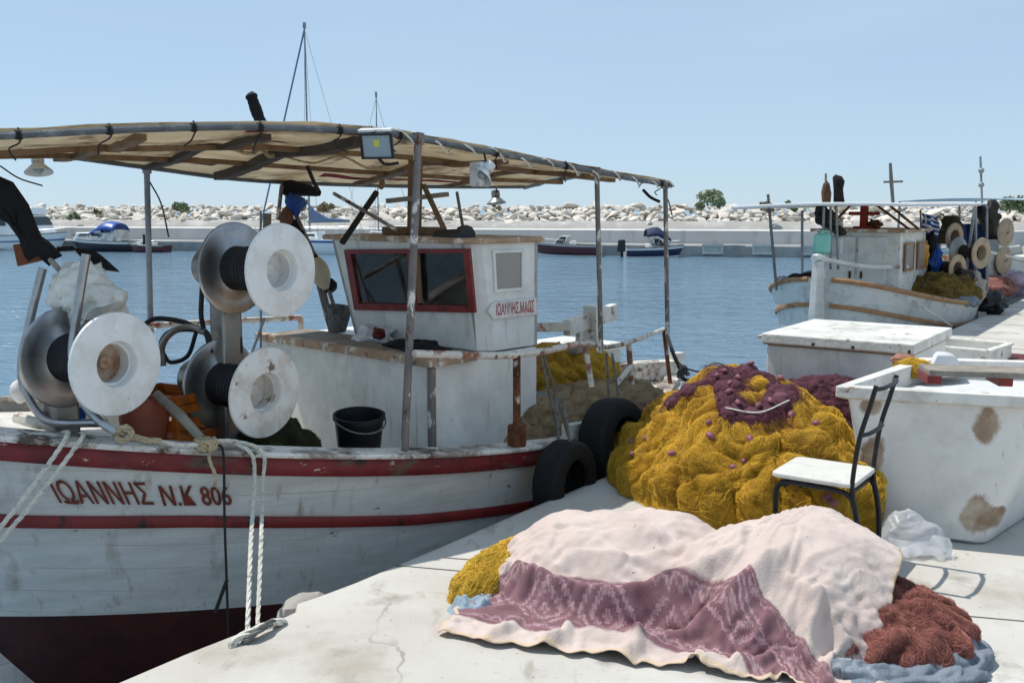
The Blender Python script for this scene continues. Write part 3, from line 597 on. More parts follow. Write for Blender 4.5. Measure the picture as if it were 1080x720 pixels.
def motorboat(px, L, Bm, fb, heading, label, name='motorboat', band=None, off=-1.3, hullm='gel_white', rub='steel_dull', Y=None, wind=True, cabin=None, top=None, engine=True, seats=True, group='motorboats moored along the breakwater'):
    Yg = Y if Y else 55
    for _ in range(4): x = (px-540)/1050*Yg; Yg = pl(x)+off if Y is None else Y
    T = place(x, Yg, heading); root = empty(name, (x, Yg, ZW)); tag(root, label, 'boat', group)
    rows, pt = hull_mesh(L, Bm, fb)
    mb = MB(); mb.grid([[T(p) for p in r] for r in rows]); n = len(rows[0])
    mb.add([T(p) for p in rows[0]], [tuple(range(n))])
    mb.build('hull', hullm, root, angle=40)
    mb = MB(); mb.grid([[T((p[0], p[1]*k, p[2]-.06+.05*(1-abs(k)))) for k in (1, .6, 0, -.6, -1) for p in [r[0]]] for r in rows[int(len(rows)*.42):]])
    mb.build('foredeck', 'gel_white', root)
    mb = MB(); mb.grid([[T((p[0], p[1]*k, .12)) for k in (.9, -.9) for p in [r[0]]] for r in rows[:int(len(rows)*.44)]]); mb.build('cockpit_floor', 'hull_grey', root)
    for sd in (1, -1):
        fr = [(T(pt(i/26, .97, sd)), T((pt(i/26, 1, sd)[0], pt(i/26, 1, sd)[1]+sd, pt(i/26, 1, sd)[2]))-T(pt(i/26, 1, sd)), UP) for i in range(27)]
        mb = MB(); mb.sweep(fr, [(-.03, -.03), (.03, -.03), (.03, .03), (-.03, .03)]); mb.build('rubbing_strake', rub, root)
        if band:
            bm_, t0, t1 = band; mb = MB()
            mb.grid([[T((pt(i/26, t, sd)[0], pt(i/26, t, sd)[1]+sd*.012, pt(i/26, t, sd)[2])) for t in np.linspace(t0, t1, 5)] for i in range(27)])
            mb.build('hull_band', bm_, root, solid=.006)
    dz = fb*(.85+.1)
    if wind:
        mb = MB(); x0 = L*.06
        o = [T((x0-.25, s*Bm*.36, dz+.02)) for s in (-1, 1)]+[T((x0+.35, s*Bm*.25, dz+.04)) for s in (1, -1)]; t = [T((x0-.35, s*Bm*.32, dz+.36)) for s in (-1, 1)]+[T((x0-.02, s*Bm*.22, dz+.38)) for s in (1, -1)]
        mb.hexa(o+t); ws = mb.build('windscreen', 'glass', root, smooth=False)
        mb = MB()
        for a, b in zip(t, t[1:]+t[:1]): mb.tube([a, b], .018, 5)
        for a, b in zip(o, t): mb.tube([a, b], .018, 5)
        mb.build('windscreen_frame', 'gel_white', ws)
    if seats:
        for s in (-1, 1):
            mb = MB(); mb.hexa([T((-L*.06+a, s*Bm*.2+b, .15)) for a, b in ((-.22, -.2), (.22, -.2), (.22, .2), (-.22, .2))]+[T((-L*.06+a, s*Bm*.2+b, dz+.12)) for a, b in ((-.24, -.2), (-.1, -.2), (-.1, .2), (-.24, .2))]); mb.build('seat', 'gel_white', root, bevel=.03)
    if cabin:
        x0, x1, w, h, rf = cabin; mb = MB()
        lo = [T((x0, -w/2, dz-.1)), T((x1, -w*.4, dz-.1)), T((x1, w*.4, dz-.1)), T((x0, w/2, dz-.1))]; hi = [T((x0+.05, -w*.44, dz+h)), T((x1-h*.7, -w*.36, dz+h)), T((x1-h*.7, w*.36, dz+h)), T((x0+.05, w*.44, dz+h))]
        mb.hexa(lo+hi); cb = mb.build('cabin', 'gel_white', root, bevel=.06)
        for sd in (-1, 1):
            k = .505 if True else 0
            for f0, f1 in ((.08, .42), (.5, .86)):
                q = [T((x0+(x1-h*.5-x0)*a-(b-.3)*h*.25*(a > .6), sd*(w*.5*(1-b*.1)*(1-.17*a)+.012), dz+h*b)) for a, b in ((f0, .42), (f1, .42), (f1-.02, .86), (f0, .86))]
                mb = MB(); mb.prism(q, T((0, sd*.015, 0))-T((0, 0, 0))); mb.build('window', 'glass', cb, smooth=False)
        q = [T((x1-h*(.7*b)+.02, s*w*(.38-.02*b), dz-.1+(h+.1)*b)) for s, b in ((-1, .5), (1, .5), (1, .9), (-1, .9))]
        mb = MB(); mb.prism(q, T((.015, 0, 0))-T((0, 0, 0))); mb.build('window', 'glass', cb, smooth=False)
        if rf:
            mb = MB(); mb.hexa([T((x0-.1+a, b, dz+h+.01)) for a, b in ((0, -w*.48), (x1-x0-h*.5, -w*.4), (x1-x0-h*.5, w*.4), (0, w*.48))]+[T((x0+a, b, dz+h+rf)) for a, b in ((.1, -w*.4), (x1-x0-h*.7, -w*.3), (x1-x0-h*.7, w*.3), (.1, w*.4))]); mb.build('roof', 'gel_white', root, bevel=.05)
    if top:
        tm, x0, x1, h = top; w = Bm*.44; rows2 = []
        for i in range(9):
            a = i/8; xx = x0+(x1-x0)*a; rows2.append([T((xx, w*math.cos(b)*1.0, dz+h*(math.sin(b)**.7)*(1-.55*max(0, a-.55)/.45)*(1-.12*max(0, .3-a)/.3)+.02)) for b in np.linspace(.42, math.pi-.42, 11)])
        mb = MB(); mb.grid(rows2); tp = mb.build('canopy', tm, root, solid=.02)
        for sd in (0, 10):
            for i in (0, 4, 8):
                mb = MB(); mb.tube([T((x0+(x1-x0)*(.45 if i != 8 else .8), (w+.02)*(1 if sd == 0 else -1), dz-.05)), rows2[i][sd]], .018, 5); mb.build('hoop', 'steel', tp)
    if engine:
        mb = MB(); mb.hexa([T((-L/2-.42+a, b, .28)) for a, b in ((0, -.16), (.42, -.16), (.42, .16), (0, .16))]+[T((-L/2-.36+a, b, fb+.3)) for a, b in ((0, -.13), (.36, -.15), (.36, .15), (0, .13))])
        mb.box(T((-L/2-.16, 0, .05)), (.16, .1, .6), ((T((1, 0, 0))-T((0, 0, 0))), (T((0, 1, 0))-T((0, 0, 0))), UP))
        mb.build('outboard_motor', 'dark_hull', root, bevel=.05)
    rl = [T((pt(s_, 1, 1)[0], pt(s_, 1, 1)[1]*.92, pt(s_, 1, 1)[2]+.2)) for s_ in np.linspace(.5, .98, 8)]; rl += [T((pt(s_, 1, -1)[0], pt(s_, 1, -1)[1]*.92, pt(s_, 1, -1)[2]+.2)) for s_ in np.linspace(.98, .5, 8)]
    mb = MB(); mb.tube(rl, .014, 5)
    for p in rl[::3]: mb.tube([p, p-UP*.2], .012, 5)
    mb.build('bow_rail', 'steel', root)
    return root, T
hd = math.atan2(-.233, 1)
motorboat(28, 6.2, 2.3, 1.05, hd, 'white cabin cruiser with tall roofed cabin at the far left edge', 'cabin_cruiser', cabin=(-1.9, 1.9, 1.9, 1.15, .45), wind=False, seats=False, engine=False, band=('sail_cover', .62, .70))
motorboat(115, 4.9, 2.0, .72, hd+math.pi, 'white motorboat with a bright blue folding canopy', band=('dark_hull', .15, .8), top=('boat_blue', -1.0, .75, 1.05), cabin=(-.3, 2.0, 1.5, .42, 0), wind=True)
motorboat(157, 2.6, 1.3, .45, hd+math.pi, 'little open dark red dinghy beside the blue-topped motorboat', 'dinghy', hullm='maroon', off=-1.9, wind=False, engine=False)
motorboat(597, 3.7, 1.7, .72, hd+math.pi, 'white speedboat with maroon band along its side, right of the wheelhouse', 'speedboat', band=('maroon', .38, .88), engine=False)
motorboat(690, 3.1, 1.6, .6, hd+.25, 'white motorboat with navy blue canopy and black outboard motor', band=('navy', .4, .8), top=('navy', -.5, .75, .95), off=-1.2)

def yacht(px, mast_py, Y, L, heading, label, stripe, sail=True, mastr=.06, boom=None):
    x = (px-540)/1050*Y; T = place(x, Y, heading); root = empty('sailing_yacht', (x, Y, ZW)); tag(root, label, 'sailing boat', 'sailing boats moored along the breakwater')
    rows, pt = hull_mesh(L, L*.31, .95, sheer=.2, transom=.55)
    mb = MB(); mb.grid([[T(p) for p in r] for r in rows]); mb.add([T(p) for p in rows[0]], [tuple(range(len(rows[0])))]); mb.build('hull', 'gel_white', root, angle=40)
    mb = MB(); mb.grid([[T((p[0], p[1]*k, p[2]-.02+.07*(1-abs(k)))) for k in (1, .6, 0, -.6, -1) for p in [r[0]]] for r in rows]); mb.build('deck', 'gel_white', root)
    for sd in (1, -1):
        mb = MB(); mb.grid([[T((pt(i/26, t, sd)[0], pt(i/26, t, sd)[1]+sd*.014, pt(i/26, t, sd)[2])) for t in np.linspace(.84, .93, 3)] for i in range(27)]); mb.build('hull_stripe', stripe, root, solid=.008)
    mb = MB(); w = L*.1; mb.hexa([T((-L*.12, -w, .85)), T((L*.2, -w*.6, .9)), T((L*.2, w*.6, .9)), T((-L*.12, w, .85)), T((-L*.1, -w*.8, 1.25)), T((L*.13, -w*.5, 1.15)), T((L*.13, w*.5, 1.15)), T((-L*.1, w*.8, 1.25))]); ch = mb.build('coachroof', 'gel_white', root, bevel=.04)
    for sd in (-1, 1):
        mb = MB(); mb.prism([T((a*L, sd*(w*.86+.005), z)) for a, z in ((-.08, 1.0), (.08, 1.0), (.07, 1.1), (-.08, 1.12))], T((0, sd*.02, 0))-T((0, 0, 0))); mb.build('window', 'glass', ch, smooth=False)
    ztop = at(px, mast_py, Y)[2]; m0 = T((0, 0, .9)); m1 = np.array([m0[0], m0[1], ztop])
    mb = MB(); mb.tube([m0, m1], [mastr, mastr*.7], 7); mb.tube([m1-UP*.15, m1+UP*.15], mastr*1.6, 6); zs = .9+(ztop-ZW-.9)*.42
    mb.tube([T((0, -.6, zs)), T((0, .6, zs))], .025, 5); ms = mb.build('mast', 'galv', root)
    bow = T((L*.47, 0, 1.05)); stern = T((-L*.48, 0, 1.0))
    for nm, a, r, m in (('forestay', bow, .05 if sail else .014, 'sail_cover' if sail else 'steel'), ('backstay', stern, .012, 'steel'), ('shroud', T((-.1, L*.14, .95)), .012, 'steel'), ('shroud', T((-.1, -L*.14, .95)), .012, 'steel')):
        mb = MB(); mb.tube([a, m1-UP*.2], r, 5); mb.build(nm, m, ms)
    if boom:
        mb = MB(); b0 = T((-.1, 0, 1.75)); b1 = T((-L*.36, 0, 1.8)); mb.tube([b0, b1], .05, 6); bo = mb.build('boom', 'galv', root)
        mb = MB(); mb.prism([b0+UP*.05, b1+UP*.04, b1+UP*.1, b0+(b1-b0)*.45+UP*.22, b0+(b1-b0)*.12+UP*.62, b0+UP*.95], T((0, .12, 0))-T((0, 0, 0))); mb.build('sail_cover', 'sail_cover', bo, bevel=.03)
    rl = [T((pt(s_, 1, 1)[0], pt(s_, 1, 1)[1]*.95, 1.5)) for s_ in np.linspace(0, 1, 12)]+[T((pt(s_, 1, -1)[0], pt(s_, 1, -1)[1]*.95, 1.5)) for s_ in np.linspace(1, 0, 12)]
    mb = MB(); mb.tube(rl, .012, 5)
    for p in rl[::2]: mb.tube([p, p-UP*.55], .012, 5)
    mb.build('guard_rail', 'steel', root)
yacht(328, 27, 55.5, 6.6, hd+math.pi, 'sailing yacht with tall grey mast and blue striped white hull', 'boat_blue', boom=True)
yacht(400, 100, 57.2, 4.4, hd+.2, 'small white sailing boat with a short bare mast behind the wheelhouse', 'sail_cover', sail=False, mastr=.04)
# ================================================================== the fishing boat alongside the quay
def make_hull_fn(L, zbow, zmid, zst, sm, hb0, hb1, a, n0, n1, rk1, rk2, zw=ZW):
    c = np.linalg.solve(np.array([[0, 0, 1], [sm*sm, sm, 1], [1, 1, 1]]), [zbow, zmid, zst])
    zg = lambda s: c[0]*s*s+c[1]*s+c[2]
    def uvz(s, z):
        t = (z-zw)/(zg(s)-zw); tt = min(1.15, max(0, t)); below = max(0, -t)
        u0 = rk1*(zbow-z)+rk2*(zbow-z)**2; u1 = L-.12*(zst-z)
        hb = (hb0+(hb1-hb0)*tt**.8)*max(0, math.sin(math.pi*min(1, s)**a))**(n0+n1*(1-tt)+.4*below)*max(0, 1-below*1.1)
        return u0+(u1-u0)*s, hb
    return zg, uvz
LB = 6.635
ZG, UVZ = make_hull_fn(LB, .803, .183, .091, .562, .95, 1.188, .82, .834, .25, .50, .07)
def HS(s, z, side=1, off=0.0):
    u, h = UVZ(s, z); p = B(u, side*h, z)
    if off:
        u2, h2 = UVZ(min(1, s+.004), z); u3, h3 = UVZ(max(0, s-.004), z)
        d = B(u2, side*h2, z)-B(u3, side*h3, z); n = np.cross(d, UP)*side; n[2] = 0; l = np.linalg.norm(n); n = n/l if l > 1e-6 else N*side
        p = p+n*off
    return p
def hull_frames(s0, s1, n, zf, side, Bf=None):
    fr = []
    for i in range(n+1):
        s = s0+(s1-s0)*i/n; a = HS(max(0, s-.004), zf(s), side); b = HS(min(1, s+.004), zf(s), side); d = b-a; d[2] = 0; d /= np.linalg.norm(d)
        o = np.cross(d, UP)*side; fr.append((HS(s, zf(s), side), o, UP))
    return fr
def itp(xs_, ys_): return lambda s: float(np.interp(s, xs_, ys_))
ZS = itp([0, .075, .174, .338, .487, .7, 1], [.40, .27, .19, .0, -.125, -.2, -.2])       # red stripe, upper edge
ZB = itp([0, .1, .24, .5, 1], [-.27, -.325, -.40, -.5, -.5])                            # boot top
ZR = lambda s: ZG(s)-.12                                                               # underside of the red rubbing rail
ss = [0, .004, .01, .018]+list(np.linspace(.03, .97, 72))+[.985, .995, 1]
boat = empty('fishing_boat', tuple(B(3.3, 0, ZW))); tag(boat, 'white wooden fishing boat with red rails and canvas canopy moored along the quay', 'fishing boat', None)
mb = MB()
zt = lambda s: [ZB(s)+(ZG(s)-ZB(s))*k/16 for k in range(17)]
for sd in (1, -1):
    mb.grid([[HS(s, z, sd) for z in zt(s)] for s in ss], 0)
    mb.grid([[HS(s, z, sd) for z in [ZW-.45+(ZB(s)-ZW+.45)*k/8 for k in range(9)]] for s in ss], 1)
hull = mb.build('hull', ['hull_white', 'antifoul'], boat, angle=50)
for sd in (1, -1):
    mb = MB(); fr = hull_frames(.001, .999, 90, ZR, sd); mb.sweep(fr, [(-.02, 0), (.03, .0), (.042, .02), (.042, .085), (.03, .1), (-.02, .1)]); mb.build('rubbing_rail', 'red_rail', boat, angle=50)
    mb = MB(); fr = hull_frames(.001, .999, 90, lambda s: ZG(s)-.02, sd); mb.sweep(fr, [(-.10, .0), (.045, .0), (.05, .012), (.045, .025), (-.10, .03)]); mb.build('gunwale_cap', 'cap_white', boat, angle=40)
    mb = MB(); fr = hull_frames(.001, .999, 90, ZS, sd); mb.sweep(fr, [(-.02, -.055), (.012, -.055), (.018, -.045), (.018, -.012), (.012, 0), (-.02, 0)]); mb.build('hull_stripe', 'red_stripe', boat, angle=50)
    mb = MB(); mb.grid([[HS(s, z, sd, -.05) for z in (ZG(s)-.02, ZG(s)-.2, ZG(s)-.5)] for s in np.linspace(.01, .99, 60)]); mb.build('bulwark_lining', 'white_worn', boat)
# stem and stern posts
mb = MB(); pts = [HS(0, z) for z in np.linspace(1.02, -1.2, 24)]; mb.sweep([(p, N, F) for p in pts], [(-.05, -.07), (.05, -.07), (.05, .06), (-.05, .06)]); mb.build('stem_post', 'hull_white', boat)
mb = MB(); pts = [HS(1, z) for z in np.linspace(.32, -1.2, 12)]; mb.sweep([(p, N, F) for p in pts], [(-.04, -.08), (.04, -.08), (.04, .06), (-.04, .06)]); mb.build('stern_post', 'white_worn', boat)
# decks
def deck(name, s0, s1, zf, m, n=30, inset=.05):
    mb = MB(); mb.grid([[HS(s, zf(s), 1, -inset)*(1-k)+HS(s, zf(s), -1, -inset)*k for k in (0, .25, .5, .75, 1)] for s in np.linspace(s0, s1, n)]); return mb.build(name, m, boat, solid=.0)
deck('foredeck', .02, .2, lambda s: ZG(s)-.07, 'white_worn')
deck('main_deck', .2, .84, lambda s: .0, 'white_worn')
deck('aft_deck', .80, .985, lambda s: ZG(s)+.005, 'cap_white')
# raised coaming round the stern on the far side
mb = MB(); mb.sweep(hull_frames(.72, .995, 30, lambda s: ZG(s)+.005, -1), [(-.14, 0), (.01, 0), (.01, .17), (-.14, .17)]); mb.build('stern_coaming', 'cap_white', boat)
mb = MB(); mb.sweep(hull_frames(.8, .995, 20, lambda s: ZG(s)+.005, 1), [(-.11, 0), (.01, 0), (.01, .05), (-.11, .05)]); mb.build('stern_coaming', 'cap_white', boat)
mb = MB(); mb.sweep(hull_frames(.545, .74, 24, lambda s: ZG(s)+.005, 1), [(-.05, 0), (.012, 0), (.012, .09), (-.05, .09)]); mb.build('bulwark_board', 'white_worn', boat)

# trunk (engine casing) and wheelhouse
TU0, TU1, TV0, TV1, TZ0, TZ1 = 2.905, 3.80, -.86, .85, .0, .745
mb = MB(); mb.hexa([B(u, v, TZ0) for u, v in ((TU0, TV0), (TU1, TV0), (TU1, TV1), (TU0, TV1))]+[B(u, v, TZ1) for u, v in ((TU0, TV0), (TU1, TV0), (TU1, TV1), (TU0, TV1))]); trunk = mb.build('engine_casing', 'white_paint', boat, smooth=False, bevel=.012)
mb = MB()
mb.bar(B(TU0-.005, TV0-.02, TZ1+.0), B(TU0-.005, TV1+.03, TZ1+.0), .06, .05); mb.bar(B(TU0+.026, TV1+.01, TZ1+.001), B(3.24, TV1+.01, TZ1+.001), .06, .048); mb.build('casing_trim', 'roof_edge', trunk, smooth=False, bevel=.008)
mb = MB(); mb.box(B(3.1, 0, TZ1+.012), (.34, 1.66, .016), (F, N, UP)); mb.build('casing_top', 'wood_grey', trunk, smooth=False)
mb = MB(); mb.bar(B(TU0-.012, TV1+.012, .0), B(TU0-.012, TV1+.012, TZ1-.03), .035, .035, up=F); mb.build('corner_strip', 'pole_worn', trunk, smooth=False)
WZ0, WZ1 = .757, 1.395
WV0, WV1 = -.47, .85
lo = [(3.34, WV0+.08), (3.80, WV0+.08), (3.80, WV1), (3.42, WV1), (3.34, WV1-.075)]; hi = [(3.225, WV0), (3.80, WV0), (3.80, WV1), (3.305, WV1), (3.225, WV1-.085)]
lo_c, hi_c = [B(u, v, WZ0) for u, v in lo], [B(u, v, WZ1) for u, v in hi]
def quad_frame(mbx, outer, inner, d):
    o, i = [vec(p) for p in outer], [vec(p) for p in inner]
    for k in range(4): mbx.hexa([o[k], o[(k+1) % 4], i[(k+1) % 4], i[k], o[k]+d, o[(k+1) % 4]+d, i[(k+1) % 4]+d, i[k]+d])
FP = B(3.34, 0, WZ0); FN = np.cross(N, B(3.225, 0, WZ1)-FP); FN /= np.linalg.norm(FN); FN = FN if np.dot(FN, F) < 0 else -FN
def onf(px, py, o=0.0): return on_plane(px, py, FP+FN*o, FN)
fo = [(365, 263), (497, 262), (503, 329), (376, 326)]
mb = MB()                              # shell: front round the window opening, bevelled corner, sides, back with a hatch opening
quad_frame(mb, [hi_c[0], hi_c[4], lo_c[4], lo_c[0]], [onf(*p) for p in ((368, 265), (494.5, 264), (500, 326.5), (378.5, 323.5))], -FN*.03)
cn_ = -(F*-.7+N*.7)*.03
mb.hexa([lo_c[4], lo_c[3], hi_c[3], hi_c[4]]+[p+cn_ for p in (lo_c[4], lo_c[3], hi_c[3], hi_c[4])])
mb.hexa([lo_c[3], lo_c[2], hi_c[2], hi_c[3]]+[p-N*.028 for p in (lo_c[3], lo_c[2], hi_c[2], hi_c[3])])
mb.hexa([lo_c[0], lo_c[1], hi_c[1], hi_c[0]]+[p+N*.028 for p in (lo_c[0], lo_c[1], hi_c[1], hi_c[0])])
quad_frame(mb, [hi_c[1], hi_c[2], lo_c[2], lo_c[1]], [B(3.8, v, z) for v, z in ((-.32, 1.33), (.02, 1.33), (.02, 1.02), (-.32, 1.02))], -F*.028)
wh = mb.build('wheelhouse', 'white_paint', boat, smooth=False)
mb = MB(); mb.box(B(3.56, .2, WZ0+.16), (.40, 1.2, .05), (F, N, UP)); mb.build('console', 'wood_grey', wh, smooth=False)
mb = MB(); mb.box(B(3.60, .45, WZ0+.40), (.28, .5, .44), (F, N, UP)); mb.build('locker', mat('cabin_brown', '3a2f26', .8, var=.3), wh, smooth=False, bevel=.02)
mb = MB(); mb.ball(B(3.5, -.1, WZ0+.25), (.14, .26, .13), 18, jit=.6, seed=31, ax=(F, N, UP)); tag(mb.build('oilskin', mat('oilskin_dark', '2b2a26', .8, var=.3, bump=.4), None), 'dark clothing heaped behind the left windscreen pane of the wheelhouse', 'clothing')
mb = MB(); mb.ball(B(3.42, .50, WZ0+.25), (.07, .16, .10), 12, jit=.5, seed=35, ax=(F, N, UP)); tag(mb.build('plastic_bag', 'sheet_white', None), 'pale plastic bag behind the right windscreen pane of the wheelhouse', 'bag')
mb = MB(); r = [(3.18, WV0-.05), (3.85, WV0-.05), (3.85, WV1+.03), (3.29, WV1+.03), (3.18, WV1-.07)]
mb.prism([B(u, v, WZ1+.001) for u, v in r], UP*.035); mb.build('roof', 'roof_edge', wh, smooth=False, bevel=.01)
# front windows
def pane_mat():
    m = bpy.data.materials.new('window_pane_glass'); m.use_nodes = True; nt = m.node_tree; nd, ln = nt.nodes, nt.links; out = nd['Material Output']; nd.remove(nd['Principled BSDF'])
    g = nd.new('ShaderNodeBsdfGlossy'); g.inputs['Roughness'].default_value = .03; t = nd.new('ShaderNodeBsdfTransparent'); t.inputs['Color'].default_value = (.72, .78, .76, 1); f = nd.new('ShaderNodeFresnel'); f.inputs['IOR'].default_value = 1.5
    d = nd.new('ShaderNodeBsdfDiffuse'); d.inputs['Color'].default_value = (.35, .34, .31, 1); x2 = nd.new('ShaderNodeMixShader'); tc = nd.new('ShaderNodeTexCoord'); n = nd.new('ShaderNodeTexNoise'); n.inputs['Scale'].default_value = 7; n.inputs['Detail'].default_value = 6; ln.new(tc.outputs['Object'], n.inputs['Vector']); mr = nd.new('ShaderNodeMapRange'); mr.inputs['From Min'].default_value = .4; mr.inputs['From Max'].default_value = .8; mr.inputs['To Min'].default_value = .02; mr.inputs['To Max'].default_value = .13; ln.new(n.outputs['Fac'], mr.inputs['Value'])
    x = nd.new('ShaderNodeMixShader'); ln.new(f.outputs[0], x.inputs[0]); ln.new(t.outputs[0], x.inputs[1]); ln.new(g.outputs[0], x.inputs[2]); ln.new(mr.outputs['Result'], x2.inputs[0]); ln.new(x.outputs[0], x2.inputs[1]); ln.new(d.outputs[0], x2.inputs[2]); ln.new(x2.outputs[0], out.inputs['Surface']); return m
PANE = pane_mat()
panes = [[(371, 266), (432, 266), (435, 321), (380, 319)], [(440, 266), (492, 266), (497, 323), (443, 321)]]
fr_d = FN*.02
mb = MB()
O = [onf(*p, .001) for p in fo]
tp = lambda a, b, k: a+(b-a)*k
for q0, q1, w0, w1 in ((0, 1, .045, .045),):
    pass
I = [onf(*p, .001) for p in [(372, 267), (491, 266), (496, 322), (381, 319)]]
quad_frame(mb, O, I, fr_d)
mb.hexa([onf(432, 266.8, .001), onf(440, 266.7, .001), onf(443.5, 320.5, .001), onf(436, 320.3, .001)]+[onf(432, 266.8, .001)+fr_d*1.1, onf(440, 266.7, .001)+fr_d*1.1, onf(443.5, 320.5, .001)+fr_d*1.1, onf(436, 320.3, .001)+fr_d*1.1])
fm = mb.build('window_frame', 'red_frame', wh, smooth=False)
for q in ([(372, 267), (432, 267), (436, 320), (381, 319)], [(440, 267), (491, 266), (496, 322), (443, 320)]):
    mb = MB(); mb.prism([onf(*p, .002) for p in q], FN*.004); mb.build('window_pane', PANE, wh, smooth=False)
mb = MB(); mb.prism([onf(*p, .024) for p in ((438, 268), (443, 268), (446, 319), (442, 319))], FN*.012); mb.build('window_strip', 'wood', wh, smooth=False)
SV = WV1+.001
qs = [bv(*p, SV) for p in ((521, 267), (549, 266), (549, 303), (523, 305))]
mb = MB(); mb.prism(qs, N*.006); sw = mb.build('side_window', 'window_grey', wh, smooth=False)
c_ = sum(qs)/4; mb = MB(); quad_frame(mb, [c_+(p-c_)*1.16 for p in qs], [c_+(p-c_)*1.0 for p in qs], N*.012); mb.build('window_surround', 'white_paint', wh, smooth=False)
# name board
nb_ = [bv(*p, SV+.002) for p in ((513, 328), (518.5, 319), (564, 313.5), (564.5, 331), (519, 336.5))]
mb = MB(); mb.prism(nb_, N*.014); nbd = mb.build('name_board', mat('board_white', 'd9d6d2', .5, layers=[('c79a94', 14, .52, .7)], bump=.2), wh, smooth=False)
def text_mesh(body, shear=0.0, offset=0.0):
    cu = bpy.data.curves.new('lettering', 'FONT'); cu.body = body; cu.shear = shear; cu.offset = offset*.75; cu.resolution_u = 3
    ob = bpy.data.objects.new('lettering', cu); COL.objects.link(ob); bpy.context.view_layer.update()
    me = ob.evaluated_get(bpy.context.evaluated_depsgraph_get()).to_mesh(); V = np.array([v.co[:] for v in me.vertices]); Fs = [tuple(p.vertices) for p in me.polygons]
    ob.evaluated_get(bpy.context.evaluated_depsgraph_get()).to_mesh_clear(); bpy.data.objects.remove(ob); bpy.data.curves.remove(cu)
    V[:, 0] -= V[:, 0].min(); return V, Fs
V, Fs = text_mesh('ΙΩΑΝΝΗΣ.ΜΑΟΣ', 0, .012); V[:, 0] /= V[:, 0].max(); V[:, 1] /= .73
mb = MB(); a, b, c, d = [bv(*p, SV+.0175) for p in ((523.5, 332.5), (563.5, 328.5), (563.5, 316.5), (523.5, 320.5))]
mb.add([a+(b-a)*x+(d-a)*y*(1-x)+(c-b)*y*x for x, y, _ in V], Fs); mb.build('lettering', mat('letter_red', '9c3530', .6, var=.3, layers=[('d4c0ba', 22, .58, .64)]), nbd, smooth=False)
# registration on the bow: follows the hull planking
def hull_text(body, px0, px1, s0, s1, z0, z1, h, shear, m, name='lettering', offset=.004):
    V, Fs = text_mesh(body, shear, offset); w = V[:, 0].max(); mb = MB(); P = []
    for x, y, _ in V:
        k = x/w; s = s0+(s1-s0)*k; P.append(HS(s, z0+(z1-z0)*k+y/.73*h, 1, .0085))
    mb.add(P, Fs)
    for k2, dx in ((1, -.012), (2, .012), (3, .024)): mb.add([HS(s0+(s1-s0)*((x+dx)/w), z0+(z1-z0)*(x+dx)/w+y/.73*h, 1, .0085+.0006*k2) for x, y, _ in V], Fs)
    return mb.build(name, m, hull, smooth=False, fixn=False)
LM = mat('letter_brown', '74301f', .6, var=.35, vscale=9, layers=[('3f1f16', 12, .5, .68), ('b0763c', 7, .62, .75), ('c9c5bd', 26, .68, .72)])
hull_text('ΙΩΑΝΝΗΣ', 0, 0, .1045, .1555, .318, .268, .118, .05, LM)
hull_text('Ν.Κ 806', 0, 0, .1605, .2030, .258, .222, .106, .22, LM)
V, Fs = text_mesh('_', 0, .02)
mb = MB(); P = [HS(.1075+.006*k, .312-.009*k+dz, 1, .0085) for k in (0, 1) for dz in (0, .014)]; mb.add([P[0], P[2], P[3], P[1]], [(0, 1, 2, 3)]); mb.build('lettering', LM, hull, smooth=False, fixn=False)

# things on the wheelhouse roof: wooden mast with braces
RZ = WZ1+.037
m_ft = bu(437, 259, 3.5); m_ft[2] = RZ; mast_top = m_ft+UP*.50+F*.02
mb = MB(); mb.bar(m_ft, mast_top, .07, .07, up=F); mast = mb.build('mast', 'wood', boat, smooth=False, bevel=.006)
mb = MB(); a = at(409, 212, m_ft[1]-.05); b = at(471, 205, m_ft[1]+.1); mb.bar(a, b, .10, .03); mb.build('crosstree', 'wood_grey', mast, smooth=False)
for p, q, r, m in (((397, 203, m_ft[1]), (361, 256, 6.2), .02, 'rope_dark'), ((403, 192, m_ft[1]+.1), (402, 197, m_ft[1]), .02, 'wood'), ((352, 204, 6.3), (418, 242, 6.0), .012, 'pole_worn'), ((447, 196, m_ft[1]), (476, 258, 6.1), .018, 'wood'), ((482, 203, 6.2), (489, 244, 6.0), .01, 'rope_grey')):
    mb = MB(); mb.tube([at(*p), at(*q)], r, 7); mb.build('brace', m, mast)
mb = MB(); mb.box(m_ft+UP*.025, (.22, .40, .05), (F, N, UP)); mb.build('mast_step', 'wood', mast, smooth=False, bevel=.01)
mb = MB(); a = at(462, 250, 6.05); b = at(492, 249, 5.85); mb.tube(spline([a, a+(b-a)*.3, a+(b-a)*.7, b], 4), .045, 10); mb.tube([b-(b-a)*.12, b+(b-a)*.03], .065, 10); tag(mb.build('rolled_bundle', 'black_plastic'), 'black roll lying on the wheelhouse roof behind the wooden mast', 'roll')

